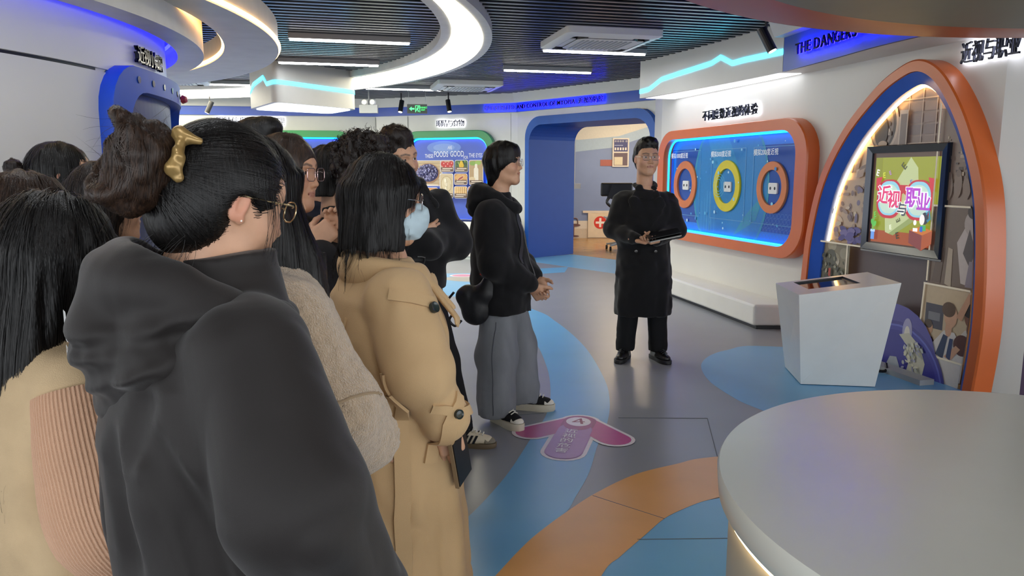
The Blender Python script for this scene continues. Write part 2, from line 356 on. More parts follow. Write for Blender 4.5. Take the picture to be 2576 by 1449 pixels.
def f_cab(t):
    mb = MB(); plate(mb, mpl, np.array([(0.27, 1.62), (0.64, 1.62), (0.64, 2.26), (0.27, 2.26)]), 0.008, 0.03); mb.build('board', mat('cream_board', 'd8d0c2', 0.5), t)
    pr = Print(mpl, 0.031, 0.001); pr.rect(0.30, 1.96, 0.61, 2.23, '4a4c78'); pr.rect(0.30, 1.65, 0.61, 1.93, '6b5c62'); pr.rect(0.31, 1.66, 0.5, 1.84, 'd2c7ad')
    for k in range(5): pr.ringp(0.335 + 0.055 * k + (0.02 if k == 4 else 0), 2.19, 0.018, 0.018, 0.006, 'e8e4dc', 12); pr.rect(0.315 + 0.058 * k, 1.99, 0.35 + 0.058 * k, 2.05, 'ddd8d0')
    pr.rect(0.31, 2.09, 0.5, 2.105, 'aab2cc'); pr.build('printed_shelves', M_PRINT, t)
cutout('wall_cabinet_cutout', 'cream cut-out cabinet with purple shelves on the mural wall', 'wall decoration', f_cab)
def f_desk(t):
    mb = MB(); plate(mb, mpl, np.array([(-0.26, 0.02), (0.34, 0.02), (0.34, 0.58), (-0.26, 0.58)]), 0.008, 0.03); mb.build('desk_front', mat('cream_desk', 'dcc9ad', 0.5), t)
    mb = MB(); plate(mb, mpl, np.array([(-0.38, 0.58), (0.45, 0.58), (0.45, 0.63), (-0.38, 0.63)]), 0.008, 0.035); mb.build('desk_top', mat('cream_desk_top', 'd9cbb8', 0.5), t)
    pr = Print(mpl, 0.031, 0.001); pr.ell(0.02, 0.36, 0.145, 0.145, 'd43d2c'); pr.rect(-0.085, 0.335, 0.125, 0.385, 'f2e6dc'); pr.rect(-0.005, 0.255, 0.045, 0.465, 'f2e6dc'); pr.build('red_cross', M_PRINT, t)
cutout('desk_cutout', 'cream cut-out desk with a red cross badge by the mural', 'wall decoration', f_desk)
def f_chair(t):
    m = mat('brown_cutout', '6b4a44', 0.5); mb = MB(); plate(mb, mpl, ell(-0.60, 0.30, 0.17, 0.035), 0.008, 0.02); mb.build('seat', m, t)
    mb = MB(); plate(mb, mpl, np.array([(-0.60, 0.06), (-0.57, 0.06), (-0.57, 0.28), (-0.60, 0.28)]), 0, 0.018); plate(mb, mpl, ell(-0.58, 0.05, 0.12, 0.02), 0, 0.018); mb.build('pedestal', m, t)
    mb = MB(); P = spline([(-0.75, 0.46), (-0.55, 0.46), (-0.5, 0.42), (-0.49, 0.31)], 4); mb.tube(mpl.M(P, 0.01), 0.012, 6); mb.build('armrest', m, t)
cutout('chair_cutout', 'brown cut-out swivel chair on the mural wall', 'wall decoration', f_chair)
mb = MB(); mb.box((1.25, 15.6, 1.95), (0.07, 0.07, 1.5)); mb.box((1.3, 15.6, 1.22), (0.2, 0.1, 0.1)); tag(mb.build('wall_conduit', M_WHITE), 'white pipe with a socket box beside the portal passage', 'pipe')
mb = MB(); mb.box((3, 15.8, 2.95), (9, 3.6, 0.1)); struct('ceiling_far', mb, M_WALLB)
# unseen lamp added to brighten the far room
mb = MB(); mb.box((2.6, 15.6, 2.86), (1.6, 0.5, 0.06)); tag(mb.build('far_room_fill_lamp', mat('warm_panel', 'fff1d8', 0.5, emit=13.0, ecol='ffe6bf')), 'unseen warm fill light panel brightening the room beyond the portal', 'light')
# mobile monitor cart beyond the portal
ct = thing('monitor_cart', 'black monitor on a wheeled grey cart beyond the portal', 'cart', (2.05, 14.75, 0))
cx, cy = 2.05, 14.75
mb = MB(); mb.box((cx - 0.02, cy, 1.17), (0.62, 0.1, 0.26)); o = mb.build('monitor', M_BLACK, ct)
bv = o.modifiers.new('b', 'BEVEL'); bv.width = 0.03; bv.segments = 3
mb = MB(); mb.box((cx + 0.0, cy - 0.09, 1.08), (0.36, 0.08, 0.26), R=np.array([[0.94, 0, 0.34], [0, 1, 0], [-0.34, 0, 0.94]])); mb.build('monitor_back_housing', M_BLACK, ct)
mb = MB(); mb.tube(spline([(cx - 0.15, cy - 0.1, 1.05), (cx - 0.22, cy - 0.1, 0.93), (cx - 0.1, cy - 0.08, 0.80), (cx - 0.04, cy - 0.05, 0.62), (cx - 0.03, cy, 0.5)], 5), 0.028, 8); mb.build('arm', M_BLACK, ct)
mb = MB(); mb.box((cx + 0.08, cy, 0.75), (0.22, 0.2, 0.16)); mb.build('keyboard_box', M_BLACK, ct)
mb = MB(); mb.box((cx + 0.05, cy, 0.63), (0.58, 0.4, 0.025)); mb.box((cx + 0.05, cy - 0.02, 0.59), (0.5, 0.34, 0.06)); mb.build('tray', M_GREY, ct)
mb = MB(); mb.tube([(cx + 0.08, cy, 0.58), (cx + 0.08, cy, 0.14)], 0.03); mb.build('column', M_GREY, ct)
mb = MB(); mb.tube(spline([(cx - 0.05, cy - 0.15, 0.56), (cx - 0.06, cy - 0.15, 0.3), (cx + 0.02, cy - 0.12, 0.17), (cx + 0.08, cy - 0.03, 0.14)], 6), 0.006, 6); mb.build('cable', M_BLACK, ct)
for k in range(5):
    a = 2 * PI * k / 5 + 2.6; ex, ey = cx + 0.08 + 0.3 * math.cos(a), cy + 0.3 * math.sin(a)
    mb = MB(); mb.tube([(cx + 0.08, cy, 0.14), (ex, ey, 0.10)], [0.03, 0.02], 6); leg = mb.build('foot', M_GREY, ct)
    mb = MB(); mb.lathe([(0.012, -0.018), (0.04, -0.018), (0.04, 0.018), (0.012, 0.018)], (ex, ey, 0.04), 12, R=np.array([[0, 0, 1], [1, 0, 0], [0, 1, 0]])); mb.build('castor', M_BLACK, ct)
# ------------------------------------------------------------------ ceiling: slats hung under a black void
mb = MB(); mb.box((-1.0, 7.0, 3.6), (24, 26, 0.1)); CEIL = struct('ceiling', mb, M_VOID)
SA = math.atan(0.24); sd = np.array((math.cos(SA), math.sin(SA))); sn = np.array((-sd[1], sd[0]))
smb = MB(); L = 16.0
smb.box((0, 0, 0.045), (L, 0.045, 0.07), mi=0); smb.box((0, 0, 0.005), (L, 0.05, 0.012), mi=1)
slat0 = None; PITCH = 0.125
for k in range(150):
    d = -2.6 + PITCH * k; c = np.array((-1.5, 0.0)) + sn * d
    if slat0 is None:
        slat0 = smb.build('ceiling_slat', [M_SLAT, M_SLATB], CEIL); o = slat0
    else:
        o = bpy.data.objects.new('ceiling_slat', slat0.data); COL.objects.link(o); o.parent = CEIL
    o.location = (c[0], c[1], 2.86); o.rotation_euler = (0, 0, SA)
# LED bars in the slats
def led_bar(cx, cy, L=1.2, lab='', grp=None):
    t = thing('led_bar_light', lab, 'light', (cx, cy, 2.80), SA, grp, world=False)
    mb = MB(); mb.box((0, 0, 0.034), (L + 0.02, 0.056, 0.05)); mb.build('housing', M_GREY, t)
    mb = MB(); q = rrect(L, 0.05, 0.018, 3); mb.loft([np.c_[q, np.full(len(q), 0.0085)], np.c_[q, np.full(len(q), -0.004)], np.c_[q * (0.995, 0.8), np.full(len(q), -0.010)]], closed=True); mb.add(np.c_[q * (0.995, 0.8), np.full(len(q), -0.010)], [tuple(range(len(q)))[::-1]], 1); mb.build('diffuser', [M_BARS, M_BARW], t)
for (x, y, lab) in ((-1.62, 7.86, 'linear white LED bar nearest the hanging canopy box and lit ring'), (-2.22, 9.48, 'linear white LED bar just above the white hanging canopy box'), (0.91, 8.58, 'linear white LED bar right beside the large air conditioner'),
                    (0.47, 10.17, 'linear white LED bar above the glowing blue myopia sign'), (-1.72, 12.33, 'linear white LED bar beside the small far air conditioner'), (-3.95, 11.75, 'linear white LED bar behind the hanging canopy box')):
    led_bar(x, y, 1.18, lab)
for (x, y, lab) in ((-1.2, 2.2, 'unseen added LED bar above the woman in the trench coat'), (0.6, 3.4, 'unseen added LED bar above the pink floor arrow'), (0.2, 0.6, 'unseen added LED bar above the near end of the round table'), (-2.6, 0.2, 'unseen added LED bar beside the start of the curved white wall'), (-0.6, -1.6, 'unseen added LED bar farther along the hall behind the hooded jacket woman'), (2.2, -1.8, 'unseen added LED bar beyond the orange rimmed ceiling disc')):  # extra bars out of view, added to light the near hall
    led_bar(x, y, 1.18, lab)
# ceiling cassettes
def cassette(cx, cy, lab, s=0.98):
    t = thing('ceiling_air_conditioner', lab, 'air conditioner', (cx, cy, 2.80), SA, None, world=False)
    q = rrect(s, s, 0.05, 4); z = lambda P, h: np.c_[P, np.full(len(P), h)]
    mb = MB(); mb.loft([z(q, 0.06), z(q, 0.0), z(q * 0.93, -0.012), z(q * 0.80, -0.02)], closed=True); mb.build('face_panel', M_WHITE, t, smooth=True, angle=30)
    mb = MB(); i1 = rrect(s * 0.80, s * 0.80, 0.10, 4); i2 = rrect(s * 0.64, s * 0.64, 0.09, 4)
    mb.loft([z(i1, -0.015), z(i1 * 0.97, 0.01), z(i2 * 1.02, 0.01), z(i2, -0.022)], closed=True); mb.build('air_slot', M_BLACK, t)
    for k in range(4):
        mb = MB(); a = k * PI / 2; mb.box((0, s * 0.36, -0.012), (s * 0.46, s * 0.065, 0.012), R=None); V = np.concatenate(mb.v); c_, s_ = math.cos(a), math.sin(a)
        mb.v = [V @ np.array([[c_, s_, 0], [-s_, c_, 0], [0, 0, 1]])]; mb.build('louvre', M_WHITE, t)
    mb = MB(); mb.loft([z(i2, -0.005), z(i2, -0.024)], closed=True); n = len(i2); mb.add(z(i2, -0.024), [tuple(range(n))]); mb.build('intake_panel', M_WHITE, t)
    for k in range(11):
        mb = MB(); mb.box((-s * 0.25 + s * 0.05 * k, 0, -0.027), (0.018, s * 0.5, 0.006)); mb.build('grille_bar', M_GREY, t)
cassette(0.88, 7.92, 'large white ceiling air conditioner beside a linear LED bar')
cassette(-0.72, 12.1, 'white ceiling air conditioner near the green exit sign', 1.0)
cassette(-4.9, 11.2, 'white ceiling air conditioner half hidden behind the curved ring and canopy')

# ------------------------------------------------------------------ drum wall at the left with ring soffits
DC = np.array((-5.23, 4.27))
def arc(R, a0, a1, n=40, c=DC): a = np.radians(np.linspace(a0, a1, n)); return np.stack([c[0] + R * np.cos(a), c[1] + R * np.sin(a)], 1)
zz = lambda A, h: np.c_[A, np.full(len(A), h)]
A = arc(3.05, -75, 80, 90)
mb = MB(); mb.loft([zz(A, 0), zz(A, 2.036), zz(arc(3.035, -75, 80, 90), 2.038), zz(arc(3.035, -75, 80, 90), 2.052), zz(A, 2.054), zz(A, 2.9)]); struct('wall_left', mb, M_WALL, smooth=True, angle=30)
mb = MB(); B = arc(3.037, -75, -3, 50); mb.loft([zz(B, 2.038), zz(B, 2.053)]); mb.build('wall_groove', M_BLACK, bpy.data.objects['wall_left'])
# soffit ring around the drum, with the blue cove light in the gap
def ring_arc(Ro, Ri, z0, z1, co=DC, ci=DC, a0=-80, a1=100, n=100):
    O, I = arc(Ro, a0, a1, n, co), arc(Ri, a0, a1, n, ci); mb = MB()
    mb.loft([zz(O, z1), zz(O, z0), zz(I, z0), zz(I, z1), zz(O, z1)]); return mb
struct('trim_3', ring_arc(3.30, 3.13, 2.31, 2.62), mat('soffit_white', 'd8d6d0', 0.4), smooth=True, angle=30)
t = thing('cove_light', 'blue LED cove light strip above the drum wall', 'light', (DC[0], DC[1], 2.4))
mb = MB(); mb.tube(zz(arc(3.10, -78, 98, 90), 2.44), 0.012, 6); mb.build('led_strip', M_BLED, t)
mb = MB(); C_ = arc(3.13, -78, 98, 90); mb.loft([zz(arc(3.05, -78, 98, 90), 2.62), zz(C_, 2.62)]); mb.build('cove_back', M_WALL, t)
# crescent ring with warm LED lines
CB, CI = np.array((-5.88, 4.95)), np.array((-6.0, 4.56))
struct('trim_4', ring_arc(4.22, 4.06, 2.45, 2.64, CB, CI, -80, 100, 120), mat('ring_white', 'd4d3ce', 0.4), smooth=True, angle=30)
t = thing('crescent_ring_light', 'warm LED lines along both edges of the crescent ceiling ring', 'light', (CB[0], CB[1], 2.45))
mb = MB(); mb.tube(zz(arc(4.225, -70, 95, 110, CB), 2.475), 0.014, 6); mb.build('outer_led_strip', M_WARM, t)
mb = MB(); mb.tube(zz(arc(4.055, -70, 95, 110, CI), 2.475), 0.014, 6); mb.build('inner_led_strip', M_WARM, t)
# large ring with luminous underside
K_ = 1.165
CC, CCI = np.array((-5.65, 6.29)) * K_, np.array((-5.29, 5.75)) * K_
RO, RI = 5.49 * K_, 4.75 * K_
def warp(A):   # the far end of the ring swings a little wider
    A = A.copy(); return A
mb = ring_arc(RO, RI, 2.78, 2.98, CC, CCI, -60, 120, 140); lr = thing('lit_ceiling_ring', 'wide curved ceiling ring with glowing warm white underside', 'light', (CC[0], CC[1], 2.78))
mb.build('ring_body', mat('ring_white2', 'd9d8d4', 0.35), lr, smooth=True, angle=30)
mb = MB(); mb.loft([zz(arc(RO - 0.09, -60, 120, 140, CC), 2.775), zz(arc(RI + 0.10, -60, 120, 140, CCI), 2.775)]); mb.build('lit_panel', M_RINGW, lr)

# blue display frame on the drum
df = thing('wall_display', 'blue framed display with round holes on the curved white wall', 'display', (-2.2, 4.3, 0.0))
def cyl_map(P, R): a = np.radians(P[:, 0]); R = np.broadcast_to(R, (len(P),)); return np.stack([DC[0] + R * np.cos(a), DC[1] + R * np.sin(a), P[:, 1]], 1)
def deg_rrect(a0, a1, z0, z1, r, n=6):
    k = 180 / PI / 3.08; P = rrect((a1 - a0) / k, z1 - z0, r, n); Q = []
    for i in range(len(P)):                       # refine the long edges so they follow the curve
        p, q = P[i], P[(i + 1) % len(P)]; m = max(1, int(np.linalg.norm(q - p) / 0.08))
        for j in range(m): Q.append(p + (q - p) * j / m)
    Q = np.array(Q); Q[:, 0] = Q[:, 0] * k + (a0 + a1) / 2; Q[:, 1] += (z0 + z1) / 2; return Q
FO = deg_rrect(-3.4, 34, 0.75, 2.095, 0.26)
FC = FO.mean(0); SCL = np.array([(37.4 - 6.6) / 37.4, (1.345 - 0.27) / 1.345]); FI = (FO - FC) * SCL + FC
mb = MB(); mb.loft([cyl_map(FO, 3.04), cyl_map(FO, 3.12), cyl_map(FO * 0.995 + FC * 0.005, 3.13), cyl_map(FI, 3.13), cyl_map(FI, 3.06)], closed=True); mb.build('frame', mat('blue_display_frame', '2350bf', 0.45, 0.0, spec=0.3), df, smooth=True, angle=30)
mb = MB(); U = np.linspace(FI[:, 0].min(), FI[:, 0].max(), 24); mb.loft([cyl_map(np.c_[U, np.full(24, z)], 3.058) for z in (FI[:, 1].min(), FI[:, 1].max())]); mb.build('dark_screen', mat('dark_blue_glass', '0a1a55', 0.35, var=0.05, spec=0.3), df)
for k, (a, z) in enumerate([(2.1 + 3.72 * i, 2.022) for i in range(9)] + [(-1.5, 1.81 - 0.22 * i) for i in range(5)]):
    mb = MB(); ra = math.radians(a); P = cyl_map(np.array([(a, z)]), 3.128)[0]; R = np.array([[0, -math.sin(ra), math.cos(ra)], [0, math.cos(ra), math.sin(ra)], [1, 0, 0]])
    mb.lathe([(0.0, 0.002), (0.016, 0.002), (0.020, 0.006)], P, 16, R=R); mb.build('hole', mat('hole_glass', '1a2433', 0.2) if k != 9 else mat('hole_yellow', 'b9a768', 0.3), df)
mb = MB(); P = cyl_map(np.array([(19.5, 2.0)]), 3.15)[0]; mb.lathe([(0, 0.03), (0.02, 0.025), (0.03, 0.0)], P, 12, R=np.array([[0, 0.1, 1], [0, 1, 0], [1, 0, 0]])); mb.build('red_knob', mat('red_plastic', '9a2a34', 0.3), df)
t = thing('wall_lettering', 'row of mirrored metal characters on the curved white wall', 'lettering', (-2.18, 4.6, 2.17))
for i, ch in enumerate('近视小知识'):
    a = 5.2 + 1.75 * i; ra = math.radians(a); P = cyl_map(np.array([(a, 2.175)]), 3.06)[0]; pl = Plane(P, (-math.sin(ra), math.cos(ra), 0), n=(math.cos(ra), math.sin(ra), 0))
    mb = MB(); text_add(mb, pl, ch, 0, 0, 0.105, 0.015, 0.012, 0.01, sx=1.0); mb.build('character', M_CHROME, t)
# ------------------------------------------------------------------ ring panel on the right wall
rp = Plane(((1.98 + 2.80) / 2, (10.2 + 7.02) / 2, 0), (0.82, -3.18, 0))
RPT = thing('myopia_ring_panel', 'orange framed blue panel with one yellow and two orange rings', 'display panel', (2.39, 8.6, 0.0))
ro = rrect(3.14, 1.34, 0.36, 8, 0.1, 1.345); ri = rrect(2.78, 1.12, 0.24, 8, 0.1, 1.345)
mb = MB(); frame_ring(mb, rp, ro, ri, 0.0, 0.13, bevel=0.012, wi=0.01); mb.build('frame', M_ORNG, RPT, smooth=True, angle=30)
mb = MB(); plate(mb, rp, ri, 0.004, 0.012); mb.build('back_board', mat('blue_board', '1d4fa8', 0.25, var=0.18, vscale=1.6), RPT)
pr = Print(rp, 0.0125, 0.0006)
for k in range(60):   # faint vertical glow lines and sparks of the printed artwork
    pass
pr.rect(-1.28, 0.80, 1.48, 0.90, '1f7fe0'); pr.rect(-1.28, 1.78, 1.48, 1.89, '1f7fe0')
seg = ell(0.12, 1.345, 0.80, 0.86, 48); seg = np.array([(x, min(max(y, 0.79), 1.9)) for x, y in seg]); pr.poly(seg, '2f93b4')
seg = ell(0.12, 1.345, 0.765, 0.82, 48); seg = np.array([(x, min(max(y, 0.80), 1.89)) for x, y in seg]); pr.poly(seg, '2180c4')
pr.poly([(-0.35, 1.89), (0.1, 1.89), (0.3, 1.6), (-0.2, 1.55)], '2c8fc6'); pr.poly([(0.25, 0.80), (0.7, 1.0), (0.85, 1.3), (0.5, 1.05)], '2f8fb2')
for cu in (-0.88, 0.11, 0.98):
    x0, x1 = cu - 0.36, cu + 0.36
    for P in ([(x0, 0.98), (x0, 1.76)], [(x0, 1.76), (x1, 1.76)], [(x1, 1.76), (x1, 0.98)], [(x0, 0.98), (x1, 0.98)]): pr.line(P, 0.006, '6aa5cf')
rr = random.Random(4)
for k in range(46):
    x, y, r = rr.uniform(-1.2, 1.4), rr.uniform(0.85, 1.85), rr.choice((0.006, 0.01, 0.014, 0.02)); pr.ell(x, y, r, r, rr.choice(('58b6e4', '8fd3ee', 'bfe6f5', '3f8fd6')), n=10)
for k in range(90):   # hexagon net
    i, j = k % 15, k // 15; x, y = 0.55 + 0.06 * i + (0.03 if j % 2 else 0), 0.82 + 0.052 * j; pr.ringp(x, y, 0.028, 0.028, 0.004, '3f76c4', 6)
for k in range(10): x = rr.uniform(-0.3, 0.1); pr.line([(x, 0.84), (x, 0.84 + rr.uniform(0.1, 0.5))], 0.006, '4aa0d8')
for cu in (0.11,):
    for r in (0.13, 0.10, 0.07): pr.ringp(cu - 0.02, 1.36, r, r, 0.006, '57b3c9', 28)
for cu, s in ((-0.88, '模拟1000度近视'), (0.11, '模拟500度近视'), (0.98, '模拟200度近视')): pr.text(s, cu, 1.70, 0.07, 'eef4fb', 0.012, sx=0.9 if '1000' in s else 0.95)
pr.build('printed_artwork', M_PRINT, RPT)
for cu, r, m in ((-0.88, 0.29, mat('orange_ring', 'd4793f', 0.4)), (0.11, 0.285, mat('yellow_ring', 'd9c81c', 0.4)), (0.98, 0.262, mat('orange_ring', 'd4793f', 0.4))):
    mb = MB(); o_ = ell(cu, 1.352, r, r, 48); i_ = ell(cu, 1.352, r * 0.68, r * 0.68, 48); frame_ring(mb, rp, o_, i_, 0.012, 0.036, bevel=0.004); g = mb.build('ring', m, RPT, smooth=True, angle=30)
    mb = MB(); plate(mb, rp, rrect(0.15, 0.11, 0.015, 3, cu + 0.02, 1.345), 0.012, 0.03); b = mb.build('eyepiece_box', M_WHITE, RPT)
    for s in (-1, 1):
        mb = MB(); plate(mb, rp, ell(cu + 0.02 + s * 0.038, 1.345, 0.014, 0.016, 12), 0.03, 0.0315); mb.build('eyehole', M_BLACK, b)
mb = MB(); inn = rrect(2.70, 1.04, 0.21, 8, 0.1, 1.345); P = np.concatenate([inn, inn[:1]])
mb.tube(rp.M(rrect(2.76, 1.10, 0.23, 8, 0.1, 1.345), 0.055), 0.012, 6, closed=True); mb.build('led_edge', M_SKYLED, RPT)
# plinth bench under the panel
mb = MB(); pf = [(1.72, 10.0), (1.94, 9.06), (2.13, 8.2), (2.34, 7.19), (2.78, 7.17), (2.45, 8.5), (2.05, 9.95)]
mb.prism(pf, 0.03, 0.24); PLN = mb.build('wall_plinth', M_WHITE); tag(PLN, 'long low white plinth under the ring panel', 'plinth')
bv = PLN.modifiers.new('b', 'BEVEL'); bv.width = 0.025; bv.segments = 3
mb = MB(); mb.prism([(x + 0.03, y) for x, y in pf], 0.0, 0.032); k = mb.build('recessed_base', M_BLACK, PLN)
# ------------------------------------------------------------------ raised lettering
def letters(name, label, pl, t, u, v, size, spread, halo, w=0.036, bold=0.006, sx=1.0, grow=0.045, hw=0.008):
    # each character is its own raised piece with a lit edge behind it
    T = thing(name, label, 'lettering', tuple(pl.M(np.array([(u, v)]), 0)[0])); n = len(t)
    for i, ch in enumerate(t):
        if ch == ' ': continue
        uu = u + (i - (n - 1) / 2) * spread
        mb = MB(); text_add(mb, pl, ch, uu, v, size, w, 0.010, bold, sx); c = mb.build('character', M_CHROME, T)
        mb = MB(); text_add(mb, pl, ch, uu, v, size, w - 0.012, 0.0, bold, sx); mb.build('halo_light', halo, c)
    return T
letters('wall_lettering', 'backlit dark characters above the orange ring panel', rp, '不同度数近视的体验', 0.10, 2.145, 0.125, 0.128, M_HALO)
fdp = Plane(((-2.6 + 0.1) / 2, (14.7 + 13.6) / 2, 0), (2.7, -1.1, 0)); bkp = Plane(((-7 - 2.6) / 2, (14.0 + 14.7) / 2, 0), (4.4, 0.7, 0))
letters('wall_lettering', 'short row of backlit characters above the food poster', fdp, '眼睛与食物', 0.15, 2.375, 0.13, 0.112, M_HALO)
letters('wall_lettering', 'long row of glowing white characters above the hidden green panel', bkp, '眼睛信息加工与处理', -0.05, 2.43, 0.15, 0.135, M_HALO, bold=0.0, grow=0.06)
arp = Plane(((2.80 + 3.25) / 2, (7.02 + 5.12) / 2, 0), (0.45, -1.90, 0))
letters('wall_lettering', 'backlit dark characters beside the top of the arch', arp, '近视与职业', 0.86, 2.31, 0.155, 0.095, M_HALO, sx=0.62, w=0.035)
# glowing blue sign on the band: the line follows the band
def band_letters(name, label, t, pts, size, gap, z, hw=0.012):
    P = spline(pts, 8); P = np.asarray(P); S = np.r_[0, np.cumsum(np.linalg.norm(np.diff(P, axis=0), axis=1))]
    T = thing(name, label, 'lettering', (*P[0], z)); s = gap
    for ch in t:
        V, F = text_mesh(ch, size, 0.01); adv = (V[:, 0].max() - V[:, 0].min()) if len(V) else size * 0.3
        if ch == ' ': s += size * (0.34 if gap < 1 else 0.4); continue
        s += adv / 2; x = np.interp(s, S, P[:, 0]); y = np.interp(s, S, P[:, 1]); x2 = np.interp(s + 0.02, S, P[:, 0]); y2 = np.interp(s + 0.02, S, P[:, 1])
        pl = Plane((x, y, z), (x2 - x, y2 - y, 0))
        off = -(V[:, 0].max() + V[:, 0].min()) / 2
        mb = MB(); text_add(mb, pl, ch, off, 0, size, 0.035, 0.008, 0.005); c = mb.build('character', M_CHROME, T)
        mb = MB(); text_add(mb, pl, ch, off, 0, size, 0.024, 0.0, 0.008); mb.build('halo_light', M_BHALO, c)
        s += adv / 2 + size * 0.14
    return T
fr = offs(bs, 0.055)[::-1]
fr = fr[(fr[:, 0] > -0.85) & (fr[:, 0] < 1.75)]
band_letters('glowing_sign', 'glowing blue sign about prevention and control of myopia on the band', 'PREVENTION AND CONTROL OF MYOPIA  近视的防控', fr, 0.10, 0.14, 2.622)

# ------------------------------------------------------------------ canopy over the ring panel and blue bulkhead beyond it
cf = [(1.60, 9.72), (1.71, 9.48), (2.0, 8.75), (2.28, 7.95), (2.49, 7.18)]; cb = [(2.10, 9.85), (2.2, 9.5), (2.38, 8.75), (2.58, 7.95), (2.77, 7.18)]
CN = thing('canopy', 'white wall canopy with zigzag cyan light line and lit underside', 'canopy', (2.2, 8.5, 2.4))
cfs, cbs = spline(cf, 5), spline(cb, 5); mb = MB()
mb.loft([zz(cbs, 2.95), zz(cfs, 2.95), zz(cfs, 2.42), zz(cbs, 2.42), zz(cbs, 2.95)], caps=False)
for i in (0, -1): mb.add([(*cbs[i], 2.95), (*cfs[i], 2.95), (*cfs[i], 2.42), (*cbs[i], 2.42)], [(0, 1, 2, 3)])
mb.build('body', M_WALL, CN, smooth=True, angle=30)
i0, i1 = cfs * 0.88 + cbs * 0.12, cfs * 0.12 + cbs * 0.88
mb = MB(); mb.loft([zz(i0[1:-1], 2.416), zz(i1[1:-1], 2.416)]); mb.build('lit_panel', M_CANW, CN)
Pz = [(0.0, 2.50), (0.07, 2.51), (0.17, 2.60), (0.30, 2.625), (0.54, 2.66), (0.60, 2.70), (0.68, 2.61), (0.76, 2.615), (1.0, 2.60)]
S = np.r_[0, np.cumsum(np.linalg.norm(np.diff(cfs, axis=0), axis=1))]; S /= S[-1]
def on_front(s, off): x = np.interp(s, S, cfs[:, 0]); y = np.interp(s, S, cfs[:, 1]); return np.stack([x, y], 1) - np.array((0.94, 0.34)) * off
mb = MB(); pz = np.array([p for a, b in zip(Pz[:-1], Pz[1:]) for p in np.linspace(a, b, 6, endpoint=False)] + [Pz[-1]]); B = on_front(pz[:, 0], 0.006)
mb.loft([np.c_[B, pz[:, 1] - 0.024], np.c_[B, pz[:, 1] + 0.024]]); mb.build('cyan_light_line', M_CYAN, CN)
bh = [(2.49, 7.17), (2.60, 6.4), (2.70, 5.6), (2.95, 4.75), (3.3, 4.0)]; bb = [(2.77, 7.17), (2.95, 6.4), (3.15, 5.6), (3.35, 5.0), (3.9, 4.2)]
bhs, bbs = spline(bh, 6), spline(bb, 6); mb = MB(); mb.loft([zz(bbs, 2.42), zz(bhs, 2.42), zz(bhs, 2.72)]); struct('trim_5', mb, M_BLUED, smooth=True, angle=30)
mb = MB(); o2 = bhs + np.array((-0.10, -0.02)); mb.loft([zz(bhs, 2.72), zz(o2, 2.72), zz(o2 + np.array((-0.1, 0)), 2.95)]); mb.loft([zz(bhs + (0.02, 0), 2.418), zz(bbs, 2.418)]); struct('trim_6', mb, M_WALL, smooth=True, angle=30)
band_letters('glowing_sign', 'glowing blue sign on the band above the arch', 'THE DANGERS OF MYOPIA', [(x - 0.012, y) for x, y in spline(bh, 6)[1:]], 0.13, 0.22, 2.565)
# hanging canopy box in the middle of the hall
hb = thing('hanging_canopy_box', 'white hanging box with cyan light line and glowing underside', 'canopy', (-2.85, 10.6, 2.36))
q = np.array([(-3.12, 10.17), (-2.27, 11.40), (-2.83, 12.2), (-3.87, 11.38)]) * 0.935
def round_poly(Q, r, n=5):
    out = []
    for i in range(len(Q)):
        p, a, b = Q[i], Q[i - 1], Q[(i + 1) % len(Q)]; d1, d2 = nrm(a - p), nrm(b - p)
        for k in range(n + 1): t = k / n; out.append((1 - t) ** 2 * (p + d1 * r) + 2 * t * (1 - t) * p + t * t * (p + d2 * r))
    return np.array(out)
qr = round_poly(q, 0.16); qc = qr.mean(0); zc = lambda A, h: np.c_[A, np.full(len(A), h)]
mb = MB(); mb.loft([zc(qr, 2.95), zc(qr, 2.36)], closed=True); mb.add(zc(qr, 2.36), [tuple(range(len(qr)))]); mb.build('body', mat('canopy_box_white', 'b4b3ae', 0.4, var=0.02), hb, smooth=True, angle=40)
mb = MB(); qi = (qr - qc) * 0.9 + qc; mb.prism([tuple(p) for p in qi], 2.348, 2.361); mb.build('lit_panel', M_CANW, hb)
per = np.concatenate([qr, qr[:1]]); S2 = np.r_[0, np.cumsum(np.linalg.norm(np.diff(per, axis=0), axis=1))]; T2 = S2[-1]
zl = [(0.0, 2.60), (0.03, 2.605), (0.10, 2.60), (0.22, 2.59), (0.34, 2.585), (0.55, 2.585), (0.76, 2.56), (0.82, 2.66), (0.93, 2.70), (0.965, 2.60), (1.0, 2.60)]
zp = np.array([p for a, b in zip(zl[:-1], zl[1:]) for p in np.linspace(a, b, 10, endpoint=False)] + [zl[-1]])
Bx = np.stack([np.interp(zp[:, 0] * T2, S2, per[:, 0]), np.interp(zp[:, 0] * T2, S2, per[:, 1])], 1); Bx = Bx + (Bx - qc) / np.linalg.norm(Bx - qc, axis=1)[:, None] * 0.008
mb = MB(); mb.loft([np.c_[Bx, zp[:, 1] - 0.025], np.c_[Bx, zp[:, 1] + 0.025]]); mb.build('cyan_light_line', M_CYAN, hb)

